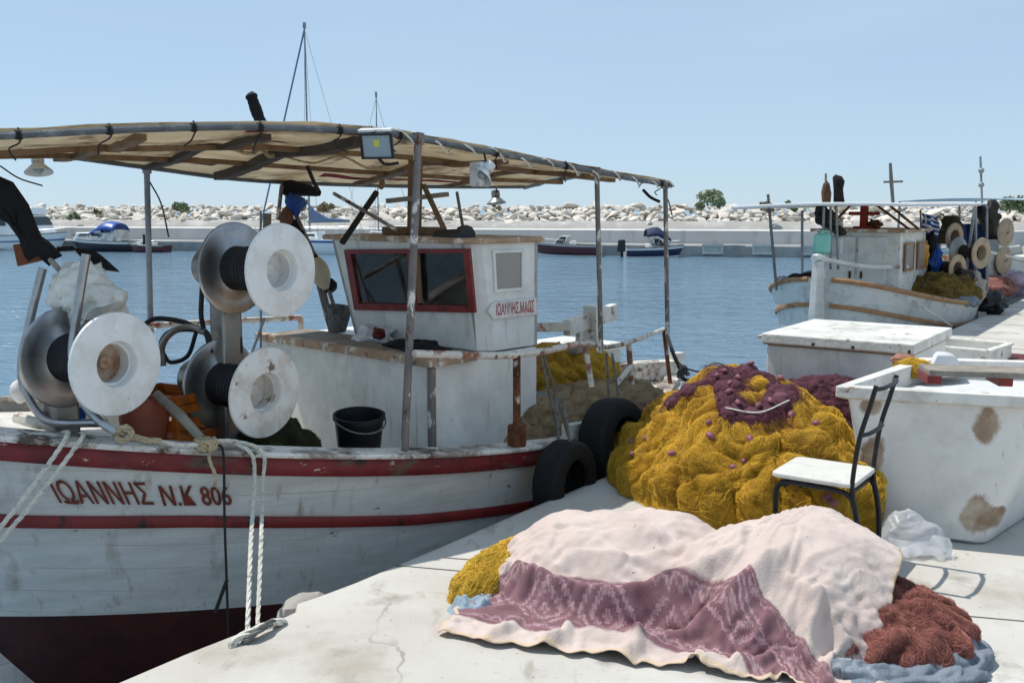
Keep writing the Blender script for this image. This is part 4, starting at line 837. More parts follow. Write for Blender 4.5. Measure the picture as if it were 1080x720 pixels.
# ------------------------------------------------------------------ canopy and its frame
near = spline([B(.25, .30, 1.82), B(.8, .45, 1.90), B(1.7, .75, 1.975), B(2.45, .90, 1.985), B(2.72, .95, 1.965)]+[B(2.72+(5.32-2.72)*k, .95+(.80-.95)*k, 1.965+(1.765-1.965)*k) for k in (.33, .67, 1)], 5)
far = spline([B(.45, -.35, 1.90), B(1.3, -.75, 1.915), B(2.25, -1.05, 1.855), B(3.1, -1.1, 1.79), B(4.5, -1.1, 1.775), B(5.6, -.9, 1.785)], 7)
def rs(path, n):
    P = np.array(path); d = np.r_[0, np.cumsum(np.linalg.norm(np.diff(P, axis=0), axis=1))]; t = np.linspace(0, d[-1], n); return [np.array([np.interp(x, d, P[:, i]) for i in range(3)]) for x in t]
nearR, farR = rs(near, 61), rs(far, 61)
rows = []; nw = 25
for i, (a, b) in enumerate(zip(nearR, farR)):
    u = i/60; row = []
    for j in range(nw+1):
        w = j/nw; p = a+(b-a)*w
        arch = .09*math.sin(math.pi*w)*min(1, max(0, (u-.22)/.35))-.03*math.sin(math.pi*w)*max(0, 1-u/.35)
        bay = abs(math.sin(u*math.pi*5)); sg = .055*bay*math.sin(math.pi*min(1, abs(w-.5)*2.2+.0)) 
        wr = .012*nz(u*9, w*14, 2)+.008*nz(u*30, w*5)
        row.append(p+UP*(arch-sg*.6+wr+.012+(.016 if j == 0 else 0)))
    rows.append(row)
def canv_extra(nd, ln, tc, c, mix, ramp, nt_):
    return mix(ramp(nt_(.9, st=(1, 1, 1), det=3, off=21), .58, .66), c, lin('7a5238'))
mb = MB(); mb.grid(rows)
for i in range(60):
    for j in range(nw):
        if (20 <= i <= 27 and 1 <= j <= 2) or (36 <= i <= 52 and j == 22) or (18 <= i <= 25 and j in (20, 21)): mb.mi[i*nw+j] = 1
cano = mb.build('canopy', ['canvas', 'canvas_red'], boat, angle=60, solid=.004)
mb = MB(); mb.tube(near, .0165, 10); mb.build('canopy_tube', 'tube_dark', boat)
mb = MB(); mb.tube(far, .015, 8); mb.build('canopy_tube', 'tube_dark', boat)
for i in (0, 60):
    mb = MB(); mb.tube([r+UP*-.02 for r in rows[i]], .016, 8); mb.build('canopy_tube', 'galv', boat)
DKB = mat('beam_dark', '4e4338', .85, var=.3, bump=.3)
for i, w_, hgt, m in ((14, .03, .03, 'wood'), (27, .04, .05, DKB), (21, .03, .03, DKB), (40, .04, .03, 'wood'), (50, .03, .03, 'wood')):
    mb = MB(); P = [r-UP*(.02+hgt/2) for r in rows[i][2:-2]]; mb.sweep([(p, F, UP) for p in P], [(-w_, -hgt/2), (w_, -hgt/2), (w_, hgt/2), (-w_, hgt/2)]); mb.build('canopy_batten', m, boat, smooth=False)
for j in (9, 18):
    mb = MB(); P = [rows[i][j]-UP*.05 for i in range(0, 61, 12)]; mb.sweep([(p, N, UP) for p in P], [(-.03, -.014), (.03, -.014), (.03, .014), (-.03, .014)]); mb.build('canopy_batten', 'wood', boat, smooth=False)
# white lacing round the near tube and its dark ties
mb = MB(); P = []
for k in range(100):
    t = k/99; p = np.array([np.interp(t*60, range(60+1), [q[i] for q in nearR]) for i in range(3)])
    if t < .44: continue
    a = k*1.35; P.append(p+.026*(math.cos(a)*UP+math.sin(a)*N)-UP*.012*(1+math.sin(k*.5)))
mb.tube(spline(P, 3), .006, 5); mb.build('lacing', 'rope_white', boat)
for t in (.06, .13, .2, .27, .33, .41, .445, .46, .475, .62, .75, .97, .985):
    p = np.array([np.interp(t*60, range(61), [q[i] for q in nearR]) for i in range(3)]); mb = MB(); g = random.uniform
    mb.tube(spline([p+UP*.03, p+N*.03, p-UP*.035, p-N*.02-UP*.06+F*g(-.04, .04), p-UP*g(.08, .13)+F*g(-.06, .06)], 4), .004, 5); mb.lathe([(-.016, .019), (0, .022), (.016, .019)], p, F, 8); mb.build('tie', 'rope_dark', boat)
# poles
def gun(px, side=1):                   # gunwale point whose picture column is px
    best = min(np.linspace(.02, .99, 400), key=lambda s: abs(540+1050*HS(s, ZG(s), side)[0]/(HS(s, ZG(s), side)[1]*.991+(EYE-ZG(s))*.132)-px)); return HS(best, ZG(best), side)
def near_at(px): return min(nearR, key=lambda p: abs(540+1050*p[0]/(p[1]*.991+(EYE-p[2])*.132)-px))
for top_, bot_, r, m in ((near_at(447), gun(432)+UP*.01-N*.03, .021, 'pole_worn'), (near_at(631), at(634, 372, near_at(631)[1]), .017, 'pole_worn'), (near_at(699), at(704, 352, near_at(699)[1]), .017, 'pole_worn'), (at(155, 178, 6.34), gun(160, -1)+UP*.01, .019, 'galv')):
    mb = MB(); mb.tube([top_+UP*.03, top_*.67+bot_*.33, top_*.33+bot_*.67, bot_], r, 9); mb.lathe([(-.03, r*1.5), (.03, r*1.5)], top_, UP, 9); mb.build('canopy_pole', m, boat)
# near-side guard rail
rp = [gun(435)+UP*.0, ]
P0, P1, P2, P3, P4 = gun(545), gun(620), gun(668), gun(712), gun(436)
def rail_tube(pts, r=.016, m='rail_worn', nm='guard_rail'):
    mb = MB(); mb.tube(pts, r, 8); return mb.build(nm, m, boat)
t0, t1, t2 = at(437, 373, P4[1]+.02), at(545, 374, P0[1]), at(617, 361, P1[1])
rail_tube(spline([t0, t1, t2], 4), .021)
rail_tube([t1, P0+UP*.01], .022, 'rusty', 'rail_post'); rail_tube([t2, at(624, 408, P1[1]-.05)], .018, nm='rail_post')
t3, t4 = at(663, 361, P2[1]), at(700, 347, P3[1])
rail_tube(spline([at(640, 366, P2[1]-.05), t3, t4], 4), .016); rail_tube([t3, at(667, 418, P2[1])], .02, nm='rail_post'); rail_tube([t4, at(707, 405, P3[1]-.05)], .018, 'rusty', 'rail_post'); rail_tube([at(666, 385, P2[1]), at(648, 408, P2[1]-.2)], .018, nm='rail_post')
rail_tube([t2, at(640, 366, P2[1]-.05)], .016)
mb = MB(); mb.box(P0+UP*.07-N*.0, (.10, .07, .14), (F, N, UP)); mb.build('rail_socket', 'rusty', boat, bevel=.015)
# far-side guard rail
fa, fb_ = bv(150, 344, -1.02), bv(317, 335, -1.05)
rail_tube([fa, fa*.5+fb_*.5+UP*.004, fb_], .02); rail_tube([fb_, fb_-UP*.55], .022, nm='rail_post'); rail_tube([fa, fa-UP*.5], .02, nm='rail_post')
# bench, hatch and tiller board at the stern
Yb = 8.2
mb = MB(); mb.bar(at(568, 345, 7.6), at(600, 344, 7.75), .06, .07); mb.build('thwart_beam', 'rail_worn', boat, smooth=False, bevel=.006)
mb = MB(); mb.bar(at(597, 346, 7.75), at(648, 328, 8.3), .07, .13); mb.build('tiller_board', 'white_worn', boat, smooth=False, bevel=.01)
mb = MB(); mb.bar(at(625, 322, 8.0), at(625, 392, 8.0), .14, .09, up=F); mb.bar(at(611, 350, 7.85), at(611, 372, 7.85), .05, .05, up=F); mb.build('tiller_post', 'white_worn', boat, smooth=False, bevel=.01)
mb = MB(); c = gz(595, 362, .42); mb.box(c-UP*.03, (.9, .75, .05), (F, N, UP)); mb.box(c-UP*.26, (.8, .65, .40), (F, N, UP)); mb.build('stern_locker', 'white_worn', boat, smooth=False, bevel=.008)
mb = MB(); mb.box(at(608, 367, 7.2), (.1, .09, .09), (F, N, UP)); mb.build('bollard', 'wood_grey', boat, bevel=.02)

# ------------------------------------------------------------------ net haulers (three drums)
AX = np.array([.84, -.545, 0]); AX /= np.linalg.norm(AX)
def hauler(c, L, R_, white, hubm, post=None, tilt=0.0, wrap=False):
    ax = AX+UP*tilt; ax /= np.linalg.norm(ax)
    root = empty('net_hauler', tuple(c)); root.parent = boat; root.location = vec(c)-vec(boat['_w'])
    mb = MB()                          # outer disc with a recessed hub
    mb.lathe([(-.035, .085), (-.03, R_*.6), (-.015, R_*.97), (-.006, R_), (.004, R_*.985), (.008, R_*.93), (.008, R_*.45), (.002, R_*.43), (-.10, R_*.40)], c, ax, 48)
    mb.build('outer_flange', white, root)
    mb = MB(); mb.lathe([(-.10, R_*.40), (-.105, R_*.2), (-.095, .03), (-.08, .026), (-.075, .001)], c, ax, 32); mb.build('hub', hubm, root)
    mb = MB(); mb.lathe([(-.015, .104), (-L*.3, .103), (-L*.6, .103), (-L*.8, .108), (-L*.9, .11)], c, ax, 32)
    for k in range(9): mb.lathe([(-.05-k*.022-.009, .10), (-.05-k*.022, .109), (-.05-k*.022+.009, .10)], c, ax, 28)
    mb.build('drum_core', 'rubber', root)
    mb = MB(); mb.lathe([(-L*.84, .10), (-L*.86, .115), (-L*.885, R_*.75), (-L*.87, R_*.97), (-L*.88, R_*1.01), (-L*.91, R_*1.01), (-L*.97, R_*.82), (-L*1.07, R_*.45), (-L*1.1, .03)], c, ax, 48); mb.build('inner_flange', 'steel', root)
    mb = MB(); mb.lathe([(-L*1.1, .09), (-L*1.1-.14, .09), (-L*1.1-.15, .06)], c, ax, 20); mb.build('motor', 'steel_dull', root)
    if wrap:
        mb = MB(); mb.tube([c-ax*.12+(.1+.004)*(math.cos(a)*UP+math.sin(a)*np.cross(ax, UP)) for a in np.linspace(0, 6.28, 24)], .007, 5); mb.build('rope_turn', 'rope_white', root)
    return root, ax
dA = at(297, 285, 4.72); dB = at(280, 414, 4.72); dC = at(123, 384, 4.22)
hauler(dA, .36, .223, 'disc_white', 'disc_white')
hauler(dB, .36, .223, 'disc_stain', 'disc_stain', wrap=True, tilt=-.05)
hauler(dC, .40, .225, 'disc_white', 'hub_rust')
pc = dA-AX*.34; pb = np.array([pc[0], pc[1], .02])-AX*.06
mb = MB(); mb.hexa([pb+a*AX+b*np.cross(AX, UP) for a, b in ((-.06, -.075), (.06, -.075), (.06, .075), (-.06, .075))]+[pc-AX*.06+a*AX+b*np.cross(AX, UP)-UP*.0 for a, b in ((-.05, -.06), (.05, -.06), (.05, .06), (-.05, .06))]); mb.build('hauler_post', 'steel_dull', boat, bevel=.015)
pc2 = dC-AX*.42; mb = MB(); mb.bar(pc2, np.array([pc2[0], pc2[1], .45]), .12, .12, up=F); mb.build('hauler_post', 'steel_dull', boat, smooth=False, bevel=.015)
# stainless guard tubes round the forward drum
def Yc(k): return dC[1]+k
g1 = [at(45, 283, 4.52), at(33, 332, 4.5), at(23, 385, 4.48), at(27, 412, 4.46), at(42, 437, 4.42), at(60, 446, 4.38), at(95, 446, 4.34), at(112, 446, 4.33)]
g2 = [at(91, 268, 4.30), at(83, 318, 4.28), at(76, 372, 4.26), at(80, 404, 4.24), at(92, 430, 4.2), at(108, 446, 4.17), at(124, 456, 4.15)]
for g_ in (g1, g2):
    mb = MB(); mb.tube(spline(g_, 5), .0195, 12); mb.build('drum_guard', 'steel', boat)
# hydraulic hoses by the post
for pts, r in (([(150, 344, 4.95), (165, 336, 4.95), (195, 340, 4.95), (214, 350, 4.95), (212, 330, 4.95), (214, 290, 4.98)], .013), ([(170, 375, 4.9), (172, 358, 4.88), (185, 348, 4.86), (205, 347, 4.85), (218, 352, 4.85), (222, 372, 4.85)], .016), ([(172, 372, 4.95), (180, 382, 4.95), (198, 375, 4.95), (207, 350, 4.95)], .011), ([(250, 340, 4.95), (254, 370, 4.95), (246, 380, 4.95)], .009)):
    mb = MB(); mb.tube(spline([at(*p) for p in pts], 6), r, 8); mb.build('hose', 'rubber', boat)
mb = MB(); mb.tube(spline([at(172, 385, 4.9), at(171, 365, 4.88), at(182, 350, 4.86), at(200, 345, 4.85), at(216, 350, 4.85)], 6), .017, 9); mb.build('pipe', 'steel_dull', boat)
# floodlight under the canopy edge and two shaded lamps
def lampbox(px, py, Y, w, h, d, yaw, pitch):
    c = at(px, py, Y); X = np.array([math.cos(yaw), math.sin(yaw), 0]); Fw = np.array([math.sin(yaw)*math.cos(pitch), -math.cos(yaw)*math.cos(pitch), math.sin(pitch)]); Z = np.cross(X, -Fw); Z = Z if Z[2] > 0 else -Z
    return c, X, Fw, Z
c, X, Fw, Z = lampbox(398, 154, 4.95, .17, .13, .06, -.25, -.25)
mb = MB(); mb.hexa([c+X*a+Z*b-Fw*.045 for a, b in ((-.06, -.045), (.06, -.045), (.06, .045), (-.06, .045))]+[c+X*a+Z*b+Fw*.0 for a, b in ((-.085, -.062), (.085, -.062), (.085, .062), (-.085, .062))]); fl = mb.build('floodlight', 'lamp_white', boat, smooth=False, bevel=.004)
mb = MB(); O = [c+X*a+Z*b+Fw*.001 for a, b in ((-.085, -.062), (.085, -.062), (.085, .062), (-.085, .062))]; I = [c+(p-c)*.86 for p in O]; quad_frame(mb, O, I, Fw*.014); mb.build('lamp_frame', 'black_plastic', fl, smooth=False)
mb = MB(); mb.prism([p+Fw*.002 for p in I], Fw*.004); mb.build('lamp_glass', 'lamp_glass', fl, smooth=False)
mb = MB(); mb.box(c+Fw*.007+Z*.015, (.03, .035, .004), (X, Z, Fw)); mb.build('lamp_emitter', 'lamp_yellow', fl, smooth=False)
mb = MB(); mb.box(c+Z*.078, (.17, .05, .012), (X, Fw, Z)); mb.build('lamp_hood', 'lamp_white', fl, smooth=False, bevel=.003)
mb = MB(); mb.tube(spline([c-Z*.06, c-Z*.09+X*.03, c-Z*.085+X*.1], 4), .008, 6); mb.build('lamp_cable', 'rope_dark', fl)
def shade_lamp(c, ax, label, r=.07, m='lamp_white', hang=None):
    root = empty('deck_lamp', tuple(c)); tag(root, label, 'lamp', None)
    mb = MB(); mb.lathe([(0, r*.35), (.012, r*.5), (.05, r*1.0), (.055, r*1.0), (.05, r*.9), (.014, r*.4)], c, ax, 20); mb.build('lamp_shade', m, root)
    mb = MB(); mb.lathe([(-.06, r*.3), (-.055, r*.42), (-.005, r*.45), (0, r*.35)], c, ax, 14); mb.build('lamp_body', m, root)
    mb = MB(); mb.ball(c+vec(ax)*.035, r*.35, 8); mb.build('bulb', 'lamp_glass', root)
    if hang is not None: mb = MB(); mb.tube([hang, hang*.5+c*.5+N*.01, c-vec(ax)*.05], .006, 6); mb.build('bracket', 'rope_dark', root)
n1 = near_at(512)
c = at(512, 180, n1[1]-.03); shade_lamp(c, np.array([-.55, -.45, -.7])/1.0, 'pair-shaded white deck lamp hanging from the near canopy tube', .075, hang=n1)
mb = MB(); mb.box(c+N*.0+np.array([-.045, .02, -.02]), (.09, .05, .14), (np.array([.8, -.6, 0]), np.array([.6, .8, 0]), UP)); tag(mb.build('lamp_box', 'lamp_white', bevel=.012), 'white plastic box strapped beside the deck lamp under the canopy tube', 'lamp box')
f1 = farR[44]
c = at(523, 208, 8.6); shade_lamp(c, np.array([.1, -.1, -1]), 'small dark hanging lantern under the far edge of the canopy', .085, 'steel_dull', hang=at(523, 197, 8.55))
c = at(40, 172, 5.55); shade_lamp(c, np.array([.15, -.25, -1]), 'grey bucket-shaped lamp hanging from the far edge of the canopy at the bow', .075, 'lamp_white', hang=at(38, 160, 5.5))

# ------------------------------------------------------------------ gear lying on the boat
def bucket(c, r0, r1, h, tilt, m, label):
    root = empty('bucket', tuple(c)); tag(root, label, 'bucket'); ax = UP+vec(tilt); ax /= np.linalg.norm(ax)
    mb = MB(); mb.lathe([(0, .001), (0, r0), (h*.9, r1*.97), (h*.92, r1*1.04), (h, r1*1.04), (h, r1*.95), (.015, r0*.93), (.015, .001)], c, ax, 28); mb.build('bucket_body', m, root)
    e = np.cross(ax, FW_); e /= np.linalg.norm(e); g = np.cross(ax, e)
    mb = MB(); mb.tube([c+ax*h*.95+r1*1.05*(math.cos(a)*e-math.sin(a)*g*1.02)+ax*(.0-.05*math.sin(a)) for a in np.linspace(0, math.pi, 14)], .005, 6); mb.build('handle', 'rope_grey', root)
FW_ = np.array([.6, -.8, 0])
bucket(at(379, 492, 5.28), .105, .135, .30, N*.10-F*.06, 'black_plastic', 'black plastic bucket standing on the deck against the white engine casing')
# dark net behind the lower drum
def net_thing(name, label, cat, c, rx, ry, h, rot, heapm, strm, n, base=0.0, seed=1, group=None, r=.0007, tints=((1, 1, 1), (.7, .65, .55), (1.2, 1.15, 1.1)), length=.13, cell=None, amp=None, nr=44, na=150):
    root = empty(name, (c[0], c[1], base)); tag(root, label, cat, group); k = cell or .42*min(rx, ry, .5)
    m_ = Mound(c, rx, ry, h, rot, base, seed*.37, k, amp or .30*k, nr, na, fine=k/.22); m_.mesh('net_mass', heapm, root)
    m_.strands('netting', strm, root, n, r=r, seed=seed, tints=tints, length=length); return root, m_
c = B(1.98, .42, 0)
net_thing('net_pile', 'dark green heap of net on the deck behind the lower white drum', 'net', c, .42, .42, .52, TH, 'green_net', 'green_strand', 5000, base=.0, seed=11)
# brown canvas and net over the after side deck, bright net behind
c = B(4.35, .80, 0)
net_thing('canvas_heap', 'brown canvas and net heaped on the side deck inside the guard rail', 'canvas', c, .95, .30, .42, TH, 'canvas_brown', 'green_strand', 300, base=.0, seed=13)
c = B(4.85, .12, 0)
rY, fY = net_thing('net_pile', 'yellow net heaped at the stern of the fishing boat behind the guard rail', 'net', c, .60, .55, .44, TH, 'yellow_net', 'yellow_strand', 12000, base=.1, seed=14)
c = B(4.1, .55, 0)
mb = MB(); fn = heap_fun(B(3.95, .75, 0), .28, .2, .36, TH, base=.05, seed=5, lump=.03); tag(heap_mesh(fn, B(3.95, .75, 0), .28, .2, TH, 20, 60, .05).build('tarpaulin', 'tarp_grey'), 'grey folded tarpaulin beside the engine casing on the side deck', 'tarpaulin')
# orange crate and terracotta pots forward
mb = MB(); c = at(178, 437, 4.85); X = np.array([.9, -.43, 0]); Y_ = np.array([.43, .9, 0])
crt = empty('plastic_crate', tuple(c-UP*.12)); tag(crt, 'orange plastic crate on the foredeck between the white drums', 'crate')
for s in (-1, 1):
    mb = MB()
    for z in (-.1, -.02, .06, .10): mb.box(c+Y_*s*.13+UP*z, (.36, .012, .05), (X, Y_, UP))
    for a in (-.17, 0, .17): mb.box(c+Y_*s*.13+X*a, (.03, .018, .25), (X, Y_, UP))
    mb.build('side_panel', 'orange', crt, smooth=False)
    mb = MB()
    for z in (-.1, -.02, .06, .10): mb.box(c+X*s*.18+UP*z, (.012, .26, .05), (X, Y_, UP))
    mb.build('end_panel', 'orange', crt, smooth=False)
mb = MB(); mb.box(c-UP*.12, (.37, .27, .012), (X, Y_, UP)); mb.build('bottom', 'orange', crt, smooth=False)
mb = MB(); c = at(152, 440, 4.65); mb.lathe([(-.12, .05), (-.1, .10), (0, .115), (.09, .1), (.1, .075), (.09, .06), (-.05, .06)], c, UP, 20); tag(mb.build('clay_pot', 'terracotta'), 'terracotta pot half hidden behind the forward white drum', 'pot')
mb = MB(); mb.tube([at(165, 415, 4.6), at(190, 438, 4.5), at(212, 462, 4.42)], [.02, .024, .02], 8); tag(mb.build('wooden_pole', 'wood_grey'), 'short weathered pole leaning from the lower drum down to the rail', 'pole')
mb = MB(); c = at(68, 437, 4.55); mb.box(c, (.16, .12, .07), (X, Y_, UP)); tag(mb.build('blue_box', 'blue_plastic', bevel=.015), 'dark blue plastic box on the foredeck inside the steel guard tubes', 'box')
mb = MB(); mb.tube(spline([at(18, 440, 4.75), at(40, 446, 4.7), at(80, 450, 4.6)], 4), .03, 8); tag(mb.build('white_pipe', 'white_worn'), 'white pipe lying along the foredeck at the far left', 'pipe')
mb = MB(); c = at(22, 412, 5.0); mb.ball(c, (.05, .05, .06), 8, jit=.2); tag(mb.build('float', 'sheet_white'), 'small white float on the foredeck beside the steel guard tube', 'float')
# clothes on the casing top
mb = MB(); mb.ball(bu(395, 355, 3.2), (.13, .12, .07), 20, jit=.5, seed=4, ax=(N, F, UP)); crumple(mb, .03, .08); tag(mb.build('cloth_bundle', 'sheet_white'), 'white plastic bundle lying on the engine casing below the windscreen', 'bundle')
mb = MB(); mb.ball(bu(399, 352, 3.12), (.04, .03, .035), 14, jit=.6, seed=9); crumple(mb, .012, .03); tag(mb.build('red_rag', 'dark_red'), 'dark red rag on the white bundle below the windscreen', 'rag')
mb = MB(); mb.ball(bu(437, 366, 3.1), (.26, .10, .05), 22, jit=.4, seed=6, ax=(N, F, UP)); crumple(mb, .025, .08); tag(mb.build('jacket', 'black_cloth'), 'black jacket lying on the engine casing below the windscreen', 'jacket')

# marker buoy poles: wrapped float, pole, dark flag
mk = empty('marker_buoy', tuple(at(88, 330, 4.6))); tag(mk, 'marker buoy with black flag and white wrapped float lying over the forward drum', 'marker buoy')
mb = MB(); a, b = at(68, 287, 4.6), at(112, 340, 4.45); ax = (b-a)/np.linalg.norm(b-a); e = np.cross(ax, UP); e /= np.linalg.norm(e); g = np.cross(e, ax)
rows = []
for i in range(31):
    t = i/30; c = a+(b-a)*t*1.0-ax*.0; rr = .128*(.45+.70*min(1, t*4.0))*(1 if t < .92 else .75)*(1-.13*(1-abs(nz(t*5, math.cos(j/24*6.283)*1.6, math.sin(j/24*6.283)*1.6+3)))**4)
    rows.append([c+ax*.02*nz(i, j*.3)+rr*(1+.16*nz(t*3.2, math.cos(j/24*6.283)*1.7, math.sin(j/24*6.283)*1.7)+.10*nz(t*9, math.cos(j/24*6.283)*4, math.sin(j/24*6.283)*4))*(math.cos(j/24*6.283)*e*1.0+math.sin(j/24*6.283)*g*.95) for j in [x_/2 for x_ in range(49)]])
rows[0] = [sum(rows[0])/49]*49; rows[-1] = [sum(rows[-1])/49]*49; mb.grid(rows); crumple(mb, .035, .10); mb.build('wrapped_float', 'plastic_sack', mk, angle=60)
mb = MB(); mb.tube([at(76, 300, 4.56), at(48, 268, 4.6), at(20, 232, 4.62), at(-40, 160, 4.65)], .013, 8); mb.build('pole', 'wood_grey', mk)
def flagpoly(px, Y, th=.05, m='black_cloth', nm='flag', n=2):
    """a drooping bunch of cloth from its outline, with real thickness and folds"""
    P = [at(x, y, Y) for x, y in px]; c = sum(P)/len(P); mb = MB(); rings = []
    for k, (sc, dy) in enumerate(((.02, -th), (.55, -th*.95), (.85, -th*.6), (1.0, 0), (.85, th*.6), (.55, th*.95), (.02, th))):
        rings.append([c+(p-c)*sc+np.array([0, dy*(1+.5*nz(i*.7, k)), 0]) for i, p in enumerate(P+[P[0]])])
    mb.grid(rings); return mb, m, nm
mbx, m, nm = flagpoly([(-30, 170), (0, 186), (14, 192), (28, 212), (38, 238), (44, 252), (66, 270), (57, 274), (52, 281), (44, 268), (30, 276), (26, 258), (18, 248), (10, 236), (0, 228), (-25, 220)], 4.6, .05); mbx.build('flag', m, mk, angle=60)
mbx, m, nm = flagpoly([(76, 261), (98, 263), (108, 270), (116, 277), (127, 287), (108, 285), (96, 278), (84, 270)], 4.72, .02); mbx.build('flag_tail', m, mk, angle=60)
mb = MB(); mb.tube([at(60, 263, 4.66), at(78, 262, 4.7)], .012, 6); mb.build('flag_knot', 'black_cloth', mk)
mb = MB(); mb.prism([at(x, y, 4.66) for x, y in ((13, 258), (43, 254), (47, 274), (18, 281))], (0, .03, 0)); mb.build('wood_block', mat('block_brown', '7a4228', .7, var=.2, bump=.2), mk, smooth=False, bevel=.004)
# second marker pole standing by the wheelhouse, leaning out through the gap behind the canopy
mk2 = empty('marker_pole', tuple(at(345, 352, 6.9))); tag(mk2, 'leaning marker pole with rolled dark flag and blue plastic, beside the upper white drum', 'marker pole')
def lean(t): return at(263+(350-263)*t, 96+(352-96)*t, 7.0)
P = spline([at(265, 97, 7.3), at(279, 135, 7.3), at(300, 200, 7.1), at(318, 240, 7.0), at(335, 280, 6.9), at(352, 352, 6.85)], 6)
mb = MB(); mb.tube(P, .016, 7); mb.build('pole', 'wood_grey', mk2)
mb = MB(); k = [at(264, 98, 7.3), at(268, 110, 7.3), at(273, 124, 7.3), at(280, 142, 7.28)]; mb.tube(spline(k, 5), [.02]+[.042+.012*nz(i*1.3, 2) for i in range(14)]+[.02], 9); mb.build('rolled_flag', 'black_cloth', mk2)
mb = MB(); k = [at(303, 232, 7.0), at(312, 246, 6.98), at(322, 262, 6.95), at(338, 290, 6.9), at(352, 306, 6.86)]; mb.tube(spline(k, 5), [.035]+[.05+.02*nz(i*.9, 5) for i in range(19)]+[.03], 9); mb.build('rolled_flag', 'black_cloth', mk2)
mb = MB(); k = [at(298, 198, 7.05), at(320, 200, 7.1), at(338, 204, 7.15)]; mb.tube(spline(k, 5), [.05, .055, .06, .055, .05, .05, .045, .04, .035, .03, .02], 9); mb.build('rolled_flag', 'black_cloth', mk2)
mb = MB(); k = [at(311, 204, 6.98), at(311, 216, 6.97), at(314, 228, 6.97)]; mb.tube(spline(k, 5), [.03, .06, .075, .08, .075, .07, .065, .06, .05, .035, .01], 24); crumple(mb, .03, .07); mb.build('blue_wrap', 'blue_plastic', mk2)
mb = MB(); mb.tube(spline([at(304, 218, 6.95), at(302, 232, 6.95), at(305, 240, 6.95)], 4), [.02, .035, .045, .05, .05, .045, .04, .03, .01], 8); mb.build('brown_wrap', mat('wrap_brown', '6a4434', .8, var=.3), mk2)
mb = MB(); mb.tube(spline([at(333, 272, 6.85), at(338, 290, 6.84), at(345, 305, 6.83)], 4), [.03, .05, .065, .07, .07, .065, .05, .04, .02], 9); mb.build('cream_float', mat('cream_float', 'b9ad92', .6, var=.15), mk2)
for (a, b) in (((297, 196, 7.0), (293, 232, 6.95)), ((335, 298, 6.85), (350, 356, 6.8)), ((345, 300, 6.85), (361, 350, 6.8))):
    mb = MB(); mb.tube([at(*a), at(*b)], .014, 6); mb.build('stay', 'pole_worn', mk2)
mb = MB(); c = at(357, 335, 6.75); mb.lathe([(-.09, .06), (.07, .085), (.075, .09), (.06, .08), (-.08, .055)], c, UP+N*.2, 16); tag(mb.build('basket', 'rope_grey'), 'small grey wire basket hanging beside the left edge of the wheelhouse', 'basket')
mb = MB(); mb.tube([at(279, 335, 6.6), at(256, 398, 6.5)], .01, 6); mb.tube([at(275, 222, 6.6), at(275, 390, 6.6)], .008, 6); tag(mb.build('thin_rod', 'galv'), 'thin metal rods standing behind the upper white drum', 'rod')
mb = MB(); mb.tube([at(282, 225, 6.7), at(281, 262, 6.7)], .028, 8); tag(mb.build('wooden_post', 'wood_grey'), 'short wooden post top showing above the upper white drum', 'post')

# ------------------------------------------------------------------ tyre fenders
def tyre(c, axis, R_, w, label):
    root = empty('tyre_fender', tuple(c-UP*R_)); tag(root, label, 'tyre', 'tyre fenders hanging between boat and quay')
    r2 = R_*.56; prof = []
    for d, r in ((-w*.32, r2), (-w*.5, r2*1.08), (-w*.52, R_*.8), (-w*.46, R_*.93), (-w*.36, R_*.985), (-w*.1, R_), (w*.1, R_), (w*.36, R_*.985), (w*.46, R_*.93), (w*.52, R_*.8), (w*.5, r2*1.08), (w*.32, r2), (w*.3, r2*1.03), (w*.4, R_*.8), (0, R_*.93), (-w*.4, R_*.8), (-w*.3, r2*1.03)): prof.append((d, r))
    mb = MB(); mb.lathe(prof, c, axis, 40, closed=True); mb.build('tread', 'tyre', root, angle=30)
    mb = MB()
    for k in (-1, 1): mb.tube(sag(c+UP*R_*.7+vec(axis)*k*.04, c+UP*(R_+.28)+vec(axis)*k*.02-N*.05, -.01, 6), .008, 6)
    mb.build('hanging_rope', 'rope_grey', root)
    return root
cT = HS(.475, .02, 1, .13); tyre(at(596, 508, cT[1]), N+F*.15, .245, .17, 'black tyre fender hanging lower, left of the pair at the quay edge')
cT2 = at(648, 468, 6.1); tyre(cT2, N+F*.1+UP*.12, .29, .20, 'black tyre fender hanging higher, right of the pair against the yellow net')

# ------------------------------------------------------------------ ropes
def rope(pts, r, m, label, name='rope', n=8, cat='rope', group=None, parent=None, twist=True):
    P = spline(pts, n) if len(pts) > 2 else [vec(p) for p in pts]; mb = MB()
    if twist:
        d = np.r_[0, np.cumsum([np.linalg.norm(P[i+1]-P[i]) for i in range(len(P)-1)])]; k = int(d[-1]/.018)+2; Q_ = rs(P, min(k, 260))
        for ph in (0, 2.094, 4.189):
            path = []
            for i, p in enumerate(Q_):
                t = Q_[min(i+1, len(Q_)-1)]-Q_[max(i-1, 0)]; t = t/(np.linalg.norm(t)+1e-9); e = np.cross(t, (.3, .2, .9)); e /= np.linalg.norm(e); g = np.cross(t, e); a = ph+i*.018/(r*7)*6.283*.5
                path.append(p+r*.5*(math.cos(a)*e+math.sin(a)*g))
            mb.tube(path, r*.58, 5)
    else: mb.tube(P, r, 7)
    ob = mb.build(name, m, parent)
    if parent is None: tag(ob, label, cat, group)
    return ob
EP = HS(.165, ZG(.165), 1)
kn = at(217, 468, 4.33)
rp_o = at(262, 520, HS(.205, ZG(.205), 1, .06)[1])
eq = Q(.42, .03, .02)
def edge_px(px): return gz(px, 505-.425*(px-640), 0)
e1 = gz(264, 672, .0); e2 = gz(262, 668, .0)
